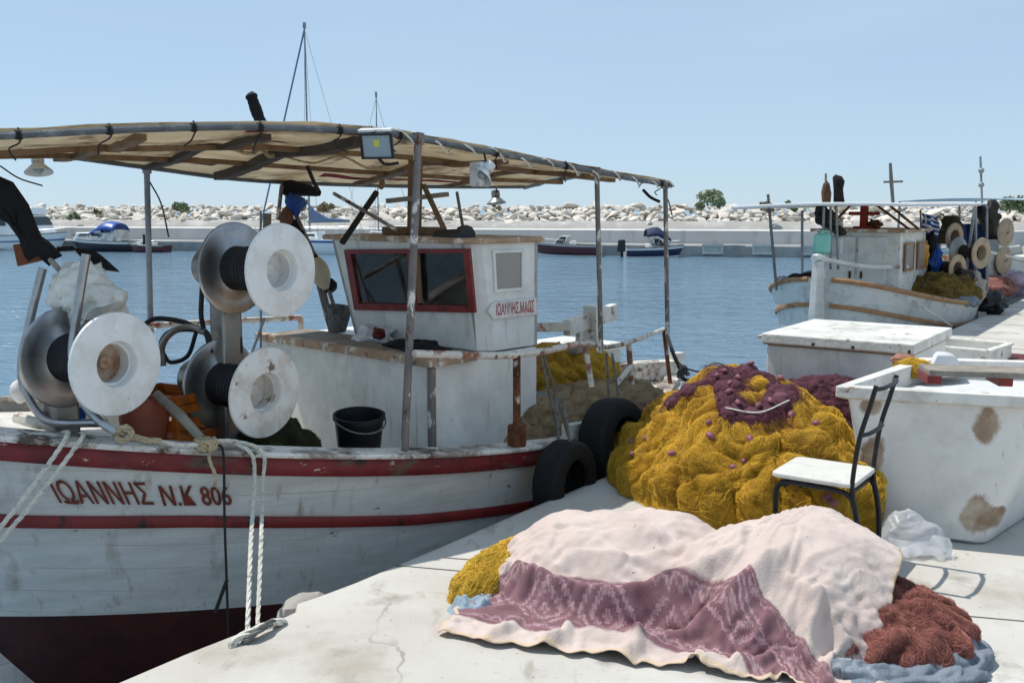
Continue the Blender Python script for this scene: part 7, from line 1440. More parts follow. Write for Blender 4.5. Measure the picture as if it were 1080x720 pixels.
# ================================================================== blanket over nets in the foreground
# cloth settled over two mounds: first point of each row, then steps, in millimetres
CLOTH = """
651 697 20 8 19 0 13 20 13 12 17 -13 4 20 8 3 22 -4 7 26 -5 7 26 2 8 26 1 11 27 -1 11 27 0 11 27 2 11 24 -2 9 27 -1 13 23 10 16 21 -8 12 18 8 8 23 2 20 6 0 17 11 -6 -5 23 10 8 26 0 6 27 6 9 27 8 6 25 12 13 24 3 -2 22 15 12 25 1 3 24 15 16 21 -3 1 26 9 3 25 12 11 24 -4 11 23 -5 14 20 3 19 6 -8 -2 25 -11 13 22 -9 11 23 -9 14 21 -10 12 23 -9 8 23 -7 13 10 -11 12 21 -11
672 678 26 13 24 -2 11 23 -2 11 19 10 8 19 -8 5 25 4 7 25 -3 8 25 -4 9 27 3 11 27 -2 10 27 5 9 25 -4 9 25 8 10 25 -4 13 25 -7 11 18 13 14 16 -9 4 19 20 7 20 15 19 16 -8 13 18 -1 4 24 8 1 26 10 14 25 1 7 25 6 2 21 14 9 25 5 3 25 12 13 24 2 3 22 12 12 24 1 4 27 5 6 26 7 16 18 -12 14 18 -5 7 27 3 15 16 -18 1 27 4 17 13 -16 13 22 -9 7 24 -6 15 18 -15 12 15 -13 12 15 -9
699 666 20 13 23 8 10 22 -2 10 24 -5 11 19 2 5 25 0 8 25 1 8 26 -2 10 27 1 10 27 -2 10 26 5 7 24 -1 11 25 3 8 24 2 14 26 -1 8 18 1 8 19 17 14 22 -6 4 10 25 10 24 1 6 24 9 16 18 -1 6 25 8 -2 24 13 13 22 1 10 24 4 0 22 16 9 25 7 14 25 1 -2 22 17 11 23 -1 11 26 1 6 27 7 14 20 -10 12 25 -2 14 21 -10 9 22 -7 4 23 2 13 18 -10 12 17 -14 11 26 -6 12 16 -17 9 22 -8 18 3 -17
729 653 24 11 24 -2 10 24 5 9 23 1 11 22 -8 7 25 7 7 25 -7 9 26 3 10 27 2 10 26 0 9 25 -3 6 23 7 8 23 1 14 27 -8 13 25 -2 8 26 4 6 20 14 6 13 22 14 24 0 3 12 23 7 21 7 8 26 9 8 18 5 8 26 4 3 22 11 12 22 3 8 26 9 0 24 16 11 24 2 9 23 5 1 23 11 16 24 -4 9 26 2 12 23 -5 13 23 -6 9 25 -3 12 20 -11 9 25 -1 9 23 -5 13 19 -12 16 17 -17 6 23 -7 12 9 -20 9 23 -2
758 641 22 11 24 2 9 24 5 8 24 -4 10 26 2 9 24 -7 8 25 4 9 26 -3 10 26 1 7 24 0 6 23 2 10 26 -1 10 23 1 11 27 10 12 26 2 6 23 -11 6 20 18 12 25 11 2 10 26 10 24 7 4 17 17 10 20 9 9 25 5 2 22 13 5 21 9 15 23 2 8 26 10 3 22 8 7 25 7 7 23 6 3 25 11 13 24 -1 10 26 0 14 23 -5 11 23 -6 13 22 -10 11 23 -6 8 25 0 13 21 -11 15 19 -14 8 25 -6 12 12 -21 7 23 -9 13 9 -21
786 629 21 9 24 6 9 24 -5 10 26 0 11 26 0 8 24 0 8 26 -2 9 24 3 8 26 2 7 25 -2 9 24 2 11 26 1 8 24 -2 8 26 0 9 21 -3 4 21 17 11 24 12 4 19 21 12 23 13 2 15 22 11 23 6 4 21 16 8 19 10 7 23 9 7 24 8 5 24 13 8 22 7 10 24 3 6 24 6 2 25 13 10 26 4 9 26 4 13 24 -3 12 24 -5 14 21 -9 13 22 -9 12 23 -8 9 25 -3 13 20 -11 9 25 -7 14 16 -19 11 22 -11 7 18 -14 13 15 -17
814 617 21 9 25 1 11 26 3 9 26 2 10 25 -1 9 25 -4 8 25 3 8 25 -5 9 24 3 7 25 -2 9 25 4 11 26 3 8 26 -8 6 26 9 6 20 4 10 23 7 3 15 26 9 22 17 4 19 19 11 22 9 2 19 19 10 24 8 5 20 15 7 22 11 7 24 9 5 25 13 12 23 -1 0 22 14 8 25 7 7 26 9 10 27 6 11 26 2 12 24 -3 12 24 -5 13 21 -10 13 23 -8 13 22 -9 11 24 -7 9 24 -6 11 23 -11 11 22 -13 12 19 -16 9 17 -15 13 16 -18
842 607 20 11 26 4 11 26 1 9 25 0 8 25 4 8 25 0 9 26 -5 8 25 3 9 25 -7 8 24 4 8 25 -4 10 25 3 7 26 6 3 22 -1 4 18 12 7 20 20 7 19 22 11 23 11 6 20 18 5 21 15 4 22 16 11 22 9 6 22 13 5 22 15 7 23 10 8 25 9 7 26 8 5 21 7 7 25 9 11 27 7 10 27 5 10 26 3 10 23 -3 12 24 -4 13 21 -12 14 24 -8 12 24 -7 11 24 -7 10 24 -7 11 22 -13 11 21 -14 10 21 -13 12 15 -19 16 18 -17
873 598 21 9 26 6 10 25 -3 9 26 2 7 24 -2 6 24 5 9 26 1 10 26 -1 10 24 -8 8 26 1 8 25 3 9 24 1 6 26 -4 6 26 3 3 13 24 5 15 26 6 21 18 1 18 21 3 20 17 5 22 15 8 24 14 12 23 9 13 24 9 8 23 11 6 24 11 7 25 10 7 25 9 6 23 7 9 26 6 10 27 7 9 26 9 9 26 2 10 24 -2 13 23 -9 14 24 -7 15 23 -10 11 25 -5 10 24 -6 11 23 -11 10 23 -12 11 21 -14 12 18 -16 13 16 -18 14 16 -20
903 589 21 9 26 6 9 26 -5 8 25 5 6 23 0 7 25 1 9 25 -6 11 26 2 9 25 4 9 25 -6 8 25 -2 8 26 6 7 26 1 5 24 7 6 23 15 4 12 27 2 16 23 2 17 21 3 24 9 8 21 14 6 19 22 12 24 10 9 22 14 7 22 13 7 24 11 8 26 7 8 25 9 7 25 8 9 26 6 10 27 6 9 26 4 9 25 4 11 25 -1 13 24 -5 15 24 -9 12 26 -3 11 24 -6 11 23 -10 11 22 -14 11 21 -15 11 21 -13 10 15 -20 14 19 -13 13 14 -21
931 580 22 10 26 1 7 25 5 7 24 -1 7 25 3 8 24 -8 12 27 4 10 25 2 10 26 -5 4 24 9 8 26 -2 9 26 -8 8 27 1 4 20 17 4 21 18 3 20 20 6 22 15 5 16 21 3 16 19 4 16 22 5 19 18 9 22 17 8 22 14 8 23 11 9 27 9 9 26 8 8 25 8 8 26 7 10 26 4 9 26 3 10 25 4 10 25 3 11 26 1 13 26 -1 14 26 -5 12 24 -8 8 19 -16 12 24 -10 12 22 -12 10 20 -16 11 20 -14 12 21 -11 9 10 -23 13 20 -13
960 571 21 8 27 4 9 24 -1 6 24 6 7 24 -10 11 26 7 12 26 -5 6 25 9 8 25 7 8 25 -2 5 27 -8 9 27 -7 9 24 13 6 22 8 2 17 21 3 19 20 5 18 19 5 18 18 6 20 18 3 15 24 7 19 20 6 25 6 7 24 9 9 25 13 10 25 14 9 24 14 6 23 12 8 26 8 10 26 2 10 26 1 10 25 2 11 25 1 12 26 1 12 25 -6 13 26 -5 10 23 -4 11 23 -10 12 22 -15 9 19 -17 10 18 -18 11 20 -14 11 21 -12 12 22 -8 10 10 -22
989 561 20 7 27 1 9 24 6 7 25 -5 9 26 -2 10 25 7 10 27 5 3 24 -10 8 26 0 8 26 -1 8 26 8 11 27 -2 8 25 1 4 16 19 3 19 19 3 16 22 4 18 19 6 19 19 4 17 22 8 24 13 6 20 19 -2 17 19 10 25 6 10 24 15 11 26 14 8 24 15 6 23 10 8 26 8 10 27 4 11 26 -3 10 24 0 11 25 0 12 26 -3 12 25 -10 12 25 -2 9 22 -10 13 24 -5 10 20 -16 12 22 -11 9 16 -20 11 20 -13 11 23 -10 11 19 -14 11 23 -8
1017 552 20 8 26 1 8 26 -1 9 25 3 8 26 3 10 27 0 5 24 0 7 26 2 10 25 -7 8 26 10 10 28 -8 9 25 -2 7 26 5 4 16 21 1 13 24 4 18 21 4 18 19 5 18 19 3 17 22 4 20 20 5 22 14 6 23 13 6 20 18 12 26 13 11 26 12 6 22 15 8 23 10 8 27 7 11 27 2 10 26 -1 11 25 -2 11 25 0 11 26 -4 12 25 -7 11 23 -8 11 24 -2 10 20 -18 13 25 -5 10 19 -15 11 19 -15 10 23 -10 11 19 -17 10 24 -8 9 13 -21
1045 542 26 9 27 -3 8 26 -1 8 25 -1 8 27 -1 9 24 2 6 26 5 7 24 -1 11 27 4 10 28 -8 10 28 1 7 25 2 7 24 3 1 12 24 4 20 20 2 12 24 5 19 20 6 22 14 4 18 20 4 23 16 4 20 18 6 18 19 8 22 16 10 25 12 8 22 19 8 25 6 7 22 13 9 26 6 10 28 2 11 26 1 10 25 0 11 25 -1 11 27 0 10 26 -4 10 21 -11 13 20 -14 13 26 -5 10 20 -14 12 22 -11 11 20 -12 9 22 -11 11 20 -17 10 21 -14 11 20 -14
1072 531 24 10 29 2 9 25 -5 8 26 1 8 25 -2 7 27 0 7 25 6 7 25 -4 10 27 5 10 27 2 9 26 -7 5 23 7 8 24 10 6 22 13 0 8 27 6 20 18 3 15 22 6 21 16 4 22 16 5 22 16 5 21 17 6 19 17 8 21 16 7 22 18 8 24 12 8 23 10 7 23 9 10 26 8 11 27 5 10 26 3 10 25 0 10 25 2 11 26 -4 11 26 -2 10 22 -10 14 22 -12 10 19 -19 11 23 -10 12 24 -2 10 21 -13 11 22 -13 10 18 -20 11 21 -12 7 14 -21
1100 525 20 10 25 2 10 27 6 9 25 -3 6 25 1 8 26 -6 8 26 3 7 26 -1 9 27 -1 8 27 7 9 26 0 6 25 -6 9 23 12 1 10 27 7 23 16 4 17 21 4 17 18 5 20 17 4 20 19 5 20 17 6 21 17 6 20 16 6 21 17 8 23 11 8 24 12 6 21 15 9 25 5 11 26 11 11 27 5 9 23 10 9 24 -2 10 26 1 11 26 0 10 25 -6 11 22 -11 12 19 -18 11 21 -16 11 23 -6 10 22 -11 11 21 -11 12 21 -15 8 21 -12 10 16 -20 9 16 -17
1129 514 25 10 28 -3 10 25 0 8 26 0 7 26 0 8 26 1 7 26 -2 8 26 1 8 26 3 8 27 -4 7 25 7 8 25 -6 7 20 19 6 18 20 0 13 23 6 21 16 5 18 18 4 18 21 5 20 18 6 22 14 6 20 17 6 22 15 7 21 14 6 20 18 8 25 8 8 23 10 9 25 10 12 26 7 9 24 15 7 23 7 10 25 2 11 26 -3 11 26 -1 10 25 -6 11 24 -8 11 21 -14 11 19 -16 11 19 -15 11 22 -11 11 23 -9 8 20 -11 12 18 -20 10 22 -10 9 16 -19
1160 507 22 9 27 3 7 24 3 7 25 -4 9 27 -2 9 27 2 7 26 0 8 25 -3 7 25 5 8 26 0 7 26 -2 8 24 1 6 17 22 -1 16 20 6 19 21 9 21 13 3 15 22 3 18 20 6 24 13 6 18 21 6 20 16 8 23 12 6 21 16 6 23 14 7 22 13 9 25 6 10 25 9 9 24 13 9 25 6 8 24 5 10 24 9 12 26 -6 11 26 -2 10 24 -7 11 24 -4 10 24 -6 11 22 -11 11 20 -15 11 21 -12 9 25 -5 11 18 -19 10 19 -18 10 20 -15 9 20 -12
1189 499 20 8 26 3 7 24 5 8 26 -7 9 27 5 9 27 -4 7 25 2 8 25 1 7 25 -4 7 26 8 7 24 -9 7 22 11 2 17 17 5 21 22 3 16 24 2 14 20 11 22 12 1 20 13 6 18 24 7 19 20 7 21 16 6 21 15 8 23 13 7 24 12 8 24 10 9 24 7 8 25 8 10 25 7 8 23 13 9 24 6 11 26 5 11 26 -3 11 24 -8 11 24 -4 9 25 -3 11 21 -8 11 25 -4 11 24 -9 10 23 -9 10 22 -11 10 22 -14 9 19 -18 10 20 -14 11 18 -18
1218 490 21 7 25 3 7 26 2 9 26 -2 9 27 -2 8 26 7 8 25 -7 7 25 5 7 25 -5 7 26 8 7 23 -8 7 25 7 3 16 21 0 15 24 2 12 24 6 18 19 5 25 5 7 19 22 7 19 22 8 20 18 6 20 17 6 20 17 7 23 14 8 25 10 8 25 7 9 24 7 9 25 6 9 24 11 8 24 10 10 24 6 11 25 3 11 27 3 12 24 -12 11 25 3 7 24 2 11 18 -18 11 26 -3 10 25 -6 11 24 -8 10 23 -10 9 21 -16 10 21 -15 9 16 -20 12 18 -16
1247 481 20 7 26 4 8 25 -2 7 26 0 7 26 3 10 27 -4 7 24 9 7 24 -8 6 24 9 9 27 -3 8 25 -3 5 24 5 5 17 20 -2 15 20 4 20 18 7 18 18 4 17 19 7 19 21 8 23 18 5 13 24 6 20 16 6 25 9 8 21 17 8 24 11 8 24 10 9 24 7 9 25 6 9 26 5 9 22 12 9 24 8 11 25 2 11 27 5 11 25 -6 10 25 4 8 23 3 11 17 -20 11 28 -3 12 26 -7 10 23 -10 9 20 -14 9 21 -16 7 16 -22 12 21 -12 9 13 -19
1277 472 21 6 27 0 7 25 1 7 26 0 8 26 6 7 25 -4 7 26 -3 9 24 6 7 23 5 8 26 -10 7 26 8 6 24 -2 4 13 19 3 21 19 3 18 21 4 18 18 6 18 20 7 22 17 5 16 23 6 24 13 4 18 13 7 17 22 9 24 12 9 22 16 8 22 15 8 23 9 10 25 1 8 26 8 10 25 5 9 23 9 10 25 4 11 26 3 10 25 -3 9 24 10 10 25 0 9 19 -18 12 26 -4 13 26 -9 11 24 -9 9 18 -18 8 20 -17 8 17 -18 7 14 -23 12 22 -8
1307 464 23 5 27 -2 7 26 0 7 27 2 7 25 -3 8 24 6 7 26 0 8 23 -2 8 25 7 9 27 -5 7 25 -2 7 25 -1 4 10 24 3 23 15 2 19 22 3 15 22 6 21 15 5 17 21 3 20 17 8 22 13 3 13 23 8 23 12 9 22 17 10 21 18 10 23 12 7 21 12 8 23 9 9 26 2 9 26 5 10 25 6 10 25 5 10 25 2 10 25 5 11 24 1 9 24 -4 10 21 -12 11 26 -3 12 26 -9 10 20 -18 12 23 -6 6 15 -22 8 17 -19 8 20 -18 6 14 -23
1335 457 27 6 26 -5 7 26 -1 7 26 -1 7 26 4 8 24 -4 8 24 7 7 25 -6 9 26 6 8 27 3 7 24 -8 8 26 -1 3 13 22 3 21 19 -1 11 27 6 22 15 6 21 15 6 15 19 3 17 19 6 18 20 4 21 14 7 21 15 9 22 17 10 23 18 7 19 21 9 25 0 8 20 12 8 25 6 11 27 4 9 24 5 11 24 4 10 25 2 11 25 2 10 25 3 10 24 -3 10 23 -11 11 26 -5 8 22 -17 11 20 -13 12 22 -6 7 17 -19 9 20 -18 8 19 -21 8 18 -20
1361 448 22 9 27 2 7 26 2 8 25 -5 5 24 7 9 26 0 8 25 -8 8 25 4 8 26 -2 8 27 6 7 24 -4 6 24 5 5 21 14 -2 7 28 4 18 22 7 25 11 -1 12 23 11 21 5 6 15 22 4 21 18 4 20 17 7 21 15 8 21 16 8 23 17 9 20 17 6 25 0 11 21 15 6 24 5 12 25 6 12 24 7 9 23 7 10 25 -1 11 25 3 10 25 3 10 25 -3 10 24 -8 10 23 -13 6 19 -18 13 23 -8 10 20 -12 8 18 -18 10 22 -19 9 16 -20 8 19 -19
1390 440 26 8 27 0 8 25 -4 6 24 7 4 24 -3 9 26 -4 9 26 -2 9 26 2 8 25 3 8 26 -3 8 26 8 7 24 0 1 14 23 -1 10 26 7 24 14 3 16 18 2 14 21 7 22 11 10 22 4 4 20 22 2 14 23 9 25 7 7 18 18 8 24 13 6 24 8 10 22 11 4 20 9 13 26 4 12 23 13 10 20 17 10 24 4 10 25 -3 10 27 3 11 25 1 10 25 1 10 22 -11 7 22 -17 8 21 -17 6 17 -20 14 22 -7 7 18 -22 14 23 -15 12 23 -12 1 10 -25
1418 431 21 8 26 1 5 24 2 7 25 2 6 24 3 9 26 -6 10 27 2 10 26 -5 7 24 7 8 25 2 9 26 -4 4 20 14 0 14 23 2 16 21 6 23 14 3 20 21 -4 5 26 10 22 2 12 25 4 3 20 24 3 18 19 10 24 1 8 23 13 8 18 19 4 26 -2 7 19 17 9 23 9 12 24 9 11 21 13 11 24 9 10 20 9 9 26 -2 9 28 -3 13 23 10 10 24 -5 11 24 -4 6 17 -19 5 20 -20 8 19 -17 10 19 -16 9 20 -20 15 24 -10 11 22 -14 3 15 -21
1446 421 23 8 27 4 5 26 -4 6 25 5 6 25 -8 10 24 7 11 27 -6 9 25 6 9 23 -3 7 24 4 8 25 5 3 20 13 -3 10 25 5 20 17 3 19 19 6 24 16 -3 5 26 8 22 6 11 24 5 5 22 20 3 20 22 12 23 -7 8 24 9 -1 15 22 12 25 -1 7 21 16 9 25 2 10 24 6 11 24 8 11 16 19 8 25 0 11 25 1 10 27 1 12 24 5 7 24 -10 16 20 8 1 11 -23 8 22 -17 6 20 -19 9 19 -17 10 20 -16 9 21 -17 10 20 -15 10 20 -13
1475 414 25 6 26 -4 5 25 2 6 26 -1 7 25 5 10 27 -4 11 21 1 10 25 4 8 25 -4 7 24 1 8 24 8 2 19 20 -5 6 27 5 20 17 6 21 16 -2 16 24 7 21 13 0 14 19 14 24 3 1 20 22 10 25 16 6 21 -1 11 23 5 1 17 19 7 24 8 13 23 -4 8 23 2 10 24 -1 11 22 10 12 20 16 7 25 1 8 26 -2 13 24 9 7 22 -4 9 25 -10 16 18 11 7 23 -12 -1 6 -27 10 25 -11 6 14 -22 11 19 -15 11 21 -14 10 20 -16 8 20 -16
1505 407 22 2 25 4 8 24 -3 5 26 -2 7 26 1 9 27 5 9 22 5 11 23 -10 9 24 4 9 24 0 5 22 15 3 20 21 -7 4 27 4 17 18 8 22 14 -5 11 26 9 24 12 0 17 21 10 24 9 3 20 19 10 22 4 1 23 16 14 23 2 7 25 11 5 18 11 11 24 1 13 23 -7 10 25 -2 11 22 -6 11 21 13 8 25 6 8 25 2 12 22 11 4 22 -13 7 24 -12 13 22 4 15 21 3 -1 6 -26 10 24 -8 3 8 -27 10 19 -17 10 19 -16 12 22 -12 9 22 -15
1533 399 24 2 25 4 7 27 -7 7 24 7 7 24 -6 8 27 -1 8 27 -1 9 19 16 11 21 -10 2 20 16 8 23 14 -1 17 22 2 16 21 -4 6 24 13 22 7 -3 12 24 3 21 19 6 23 15 4 21 16 8 24 13 6 19 10 3 23 13 7 24 11 14 24 3 5 22 13 14 25 -4 8 25 3 14 20 -10 9 23 -3 15 22 -10 8 25 5 8 24 4 10 21 10 3 19 -14 8 24 -12 11 24 -4 15 21 7 3 9 -16 9 22 -9 2 7 -23 8 13 -23 10 19 -15 11 22 -14 12 24 -11
1554 407 37 10 17 -18 5 20 15 8 23 -12 6 26 2 8 23 0 9 26 -3 9 25 5 3 14 18 8 22 9 -2 15 22 2 18 19 8 21 15 -4 5 25 4 19 16 10 21 11 -4 12 25 8 25 13 3 20 18 6 23 14 7 20 13 8 25 6 5 23 12 12 24 6 7 25 11 10 26 2 11 26 1 12 20 -9 13 21 -10 10 25 0 13 22 -5 5 23 5 8 18 -10 9 19 -12 9 24 -7 10 25 -1 12 22 -4 9 22 -3 5 11 -22 5 17 -11 5 -1 -25 10 18 -17 11 22 -13 12 25 -11
1582 414 39 1 16 0 9 5 -19 11 26 3 7 24 5 7 21 2 8 25 3 12 23 -4 3 19 18 -2 13 22 0 16 21 5 20 17 -1 17 22 11 22 13 -7 4 26 14 23 5 0 17 24 2 21 20 12 24 6 1 17 20 10 25 5 7 23 14 8 25 5 6 21 15 11 27 3 9 25 1 11 25 -6 9 24 5 12 21 -5 12 24 -1 11 23 -3 5 26 5 12 9 -23 11 21 -11 11 24 -8 8 25 1 11 20 -14 9 25 2 6 13 -24 7 26 -7 2 -12 -25 10 16 -20 11 23 -11 12 27 -7
1586 398 34 19 15 11 11 23 -12 11 16 -13 8 22 11 9 23 -11 8 25 1 6 20 18 0 12 23 5 19 17 -1 15 22 0 17 22 2 18 19 3 19 19 8 20 14 1 12 21 12 26 9 -3 13 27 14 24 1 3 17 17 9 24 7 7 25 11 9 25 7 7 23 10 9 25 6 8 26 7 13 23 -10 7 24 7 10 25 2 15 21 -9 6 27 8 12 25 -7 12 12 -19 6 26 -2 14 14 -18 7 26 0 13 19 -16 10 23 -7 7 18 -19 6 27 -4 3 -12 -24 9 15 -20 11 22 -12 11 25 -10
1608 382 19 15 23 4 16 16 14 14 18 -10 10 24 1 8 25 5 3 16 0 1 17 17 9 20 18 -1 13 24 2 17 21 3 20 19 -1 17 22 2 18 19 4 18 18 8 21 16 6 21 17 4 16 18 8 23 9 12 21 1 3 18 20 12 26 0 7 25 11 9 25 8 8 25 5 8 23 9 10 25 0 12 24 -4 8 25 5 12 24 -2 9 26 0 11 25 -8 12 21 -10 5 19 -5 14 14 -17 9 26 -3 13 18 -18 10 20 -15 9 22 -12 3 20 -6 6 -2 -20 10 14 -19 9 22 -12 11 18 -19
1636 366 22 13 23 4 12 23 -6 13 16 14 13 25 0 5 20 -14 7 21 12 2 18 22 -2 8 29 10 20 18 4 18 21 1 18 19 -1 15 23 2 20 19 3 19 19 5 19 18 6 21 17 11 25 9 1 17 20 16 21 -5 5 20 15 9 24 5 8 26 11 11 26 5 10 25 2 7 24 8 10 21 5 8 26 4 10 26 -1 9 25 2 9 26 -2 11 26 -7 12 16 -16 8 24 1 14 18 -15 10 25 -7 13 18 -17 11 19 -18 2 25 2 8 20 -12 8 -4 -24 9 15 -20 10 18 -18 9 15 -21
1663 351 21 11 24 7 13 22 -6 11 24 4 14 20 5 9 24 -5 -4 11 20 2 18 22 9 22 19 -7 2 30 2 16 23 3 19 19 11 21 15 4 22 18 3 20 19 3 18 20 6 21 16 7 23 14 8 20 14 11 22 2 11 24 4 8 23 9 8 26 13 11 26 5 8 24 4 10 22 5 9 24 -1 7 24 8 11 27 1 9 26 1 9 25 -2 10 26 -4 10 21 -11 11 21 -6 13 20 -13 12 25 -9 14 19 -17 9 21 -12 -1 25 5 11 16 -18 9 -2 -27 9 17 -20 10 14 -20 9 12 -22
1690 339 24 10 26 -3 10 21 11 9 23 4 11 15 -1 2 26 11 11 22 5 3 17 20 -1 7 28 4 16 26 -6 4 27 5 21 15 7 23 14 6 21 19 5 19 21 6 19 19 6 21 16 8 22 14 9 23 11 8 23 12 13 23 -1 8 25 10 9 26 8 12 26 3 2 22 14 14 23 -2 9 23 -4 7 27 14 12 27 -3 9 25 5 9 25 -3 11 23 -10 10 26 -4 12 20 -9 11 24 -8 12 21 -14 13 19 -17 5 26 -4 4 25 2 11 12 -21 9 2 -27 10 19 -18 10 14 -22 9 11 -22
1717 333 20 10 22 11 10 23 -8 10 18 17 9 26 2 7 23 0 -3 8 26 9 21 13 3 13 22 -2 9 27 2 18 21 2 11 24 8 22 13 4 19 20 5 19 22 4 18 22 8 22 14 9 21 14 8 24 10 10 24 9 9 25 7 10 24 6 9 26 7 8 26 9 6 23 12 11 24 -2 11 23 -4 11 27 5 11 27 4 10 25 -4 8 25 5 10 25 -3 11 24 -9 11 23 -9 12 22 -11 12 21 -12 8 24 -10 8 23 -10 6 25 -1 10 9 -22 11 11 -23 10 18 -20 10 17 -19 10 12 -22
1746 327 27 8 25 -7 11 20 13 8 22 -11 3 26 6 9 10 26 3 23 13 1 5 26 7 19 18 5 18 19 0 9 25 4 20 18 2 10 24 6 20 18 4 19 22 5 18 23 4 18 21 10 23 9 9 23 11 10 26 8 10 25 7 10 24 6 9 25 5 8 25 10 7 25 11 10 24 -4 11 26 3 12 26 -1 11 27 1 8 25 6 10 24 -6 8 26 2 12 24 -8 12 25 -7 11 22 -10 11 22 -11 9 24 -10 9 24 -9 8 25 -5 10 9 -24 9 19 -18 11 15 -21 11 16 -21 9 16 -19
1775 319 23 7 26 2 7 24 0 6 18 10 9 26 -4 6 26 10 5 5 27 4 15 22 2 4 26 4 14 23 6 19 18 2 14 22 4 19 19 3 14 23 4 18 23 4 18 22 5 20 19 6 18 17 9 24 11 11 27 7 11 25 7 10 25 5 9 24 7 10 26 4 10 26 4 9 24 4 10 26 -2 11 26 2 8 27 9 11 24 -5 7 25 5 11 25 -6 13 27 -4 12 25 -7 9 26 -2 10 22 -11 8 25 -9 11 23 -12 9 22 -12 10 14 -20 11 15 -22 10 19 -18 10 14 -22 8 9 -23
1804 312 27 3 26 5 9 21 -12 5 26 4 10 21 14 4 21 6 9 19 20 3 2 25 5 16 20 4 11 24 4 12 24 2 16 22 4 16 22 4 17 21 3 17 22 4 17 23 5 21 18 4 15 21 9 24 13 10 25 11 11 26 8 10 24 5 10 25 4 10 26 4 10 26 1 10 25 1 10 26 2 9 26 1 9 28 1 8 24 8 10 25 1 12 24 -10 13 27 -1 11 28 0 10 25 -6 7 25 -2 9 25 -12 11 22 -14 11 18 -17 10 16 -20 10 19 -17 10 15 -23 9 14 -21 9 6 -24
1833 312 20 -1 24 9 8 21 8 9 22 -13 7 27 -2 9 19 19 2 2 29 2 12 19 11 14 19 4 13 24 1 13 25 3 14 25 6 17 21 5 18 19 4 18 21 4 18 21 4 17 22 5 17 20 8 22 16 9 25 15 9 24 12 10 24 6 10 25 3 10 26 1 11 27 -1 11 25 0 10 26 0 9 26 2 9 27 0 9 25 1 9 25 3 11 25 -1 12 28 2 13 27 -7 8 25 1 8 24 -5 10 25 -9 10 20 -19 11 20 -16 10 19 -17 10 18 -18 8 17 -20 9 16 -20 12 3 -24
1855 312 38 4 16 -17 6 26 2 11 20 8 6 22 -2 8 11 15 6 17 21 2 7 22 3 10 24 2 9 26 6 15 22 8 20 22 6 16 23 6 20 16 3 14 24 4 20 21 5 19 20 5 17 19 8 21 19 8 23 18 8 23 14 10 24 -1 9 25 4 11 26 6 11 27 -1 11 26 -1 10 25 1 10 25 -2 9 26 3 9 27 2 9 25 2 10 25 2 12 27 -5 9 27 2 10 26 -1 6 24 -3 11 21 -16 12 25 -13 12 20 -18 10 16 -19 8 20 -16 9 15 -22 8 12 -24 12 21 -10
1877 298 31 3 21 -6 11 21 3 6 20 3 11 23 -8 7 17 19 7 16 21 3 3 27 1 17 20 5 14 23 8 12 27 8 14 24 5 16 22 1 13 21 6 20 19 5 19 21 5 19 19 6 19 19 7 21 18 8 22 17 8 25 9 9 21 12 10 25 5 11 27 3 11 27 -1 12 25 -3 10 25 0 9 25 6 9 26 -1 10 26 0 9 26 1 9 26 1 10 27 3 9 27 2 9 27 0 9 21 -12 11 26 -9 12 23 -16 12 21 -17 9 17 -20 10 22 -12 7 15 -22 8 11 -24 9 8 -25
1886 278 31 11 22 -10 14 23 8 12 23 1 11 23 -7 7 16 21 5 13 24 1 12 23 0 10 26 4 11 26 6 12 27 6 13 25 4 14 23 6 17 20 8 22 18 8 22 17 8 21 16 7 21 16 7 20 17 8 23 16 8 23 11 10 23 9 10 25 6 11 26 6 10 27 2 10 25 0 10 25 -3 10 25 0 9 26 2 10 26 2 9 26 0 9 26 1 10 26 0 9 27 1 9 25 -2 11 25 -5 11 26 -10 11 22 -16 11 20 -18 8 23 -11 9 19 -16 9 17 -20 9 15 -23 7 11 -24
1907 261 24 16 25 1 14 24 3 12 22 -6 8 23 6 -2 5 26 2 14 24 5 13 23 6 14 23 8 14 25 7 14 25 7 16 22 4 20 16 6 23 16 9 18 20 9 20 19 7 21 16 7 16 20 8 21 17 8 23 14 9 22 11 10 25 8 10 24 8 10 26 6 9 26 0 9 25 0 10 25 2 10 26 1 10 25 4 10 26 0 10 26 2 9 25 0 10 25 -2 9 27 0 9 26 -4 10 25 -7 11 26 -7 11 25 -9 9 21 -17 9 19 -16 7 18 -19 4 8 -26 7 13 -24 9 17 -21
1934 248 32 13 24 -11 17 23 3 10 23 8 5 25 8 4 19 13 4 12 19 3 19 19 7 12 24 7 13 25 7 14 24 6 18 20 4 19 16 5 23 15 10 14 23 9 13 23 9 18 19 7 18 18 7 20 17 9 22 14 9 24 11 9 24 8 10 24 8 10 25 7 9 26 2 9 25 0 10 26 -1 11 25 3 11 26 3 10 25 6 9 25 4 8 24 -7 10 25 1 9 27 -5 9 26 -6 9 25 -5 10 24 -9 11 25 -7 6 24 -13 7 14 -21 8 14 -22 11 20 -15 9 15 -23 5 7 -26
1959 233 23 9 24 15 12 25 7 6 24 12 8 25 7 9 27 2 8 25 -6 7 12 22 4 17 20 4 18 22 5 16 22 7 9 23 7 12 21 10 14 22 9 19 19 9 14 22 9 16 20 6 21 14 9 17 20 8 22 14 9 21 13 9 24 9 10 24 9 10 25 5 9 26 2 9 25 1 10 25 0 11 26 3 11 25 7 10 26 4 7 25 -5 10 23 5 8 25 -10 7 27 -7 12 26 -1 8 24 -8 9 24 -7 11 26 -5 5 19 -18 9 22 -10 11 21 -13 8 15 -22 8 19 -21 4 20 -17
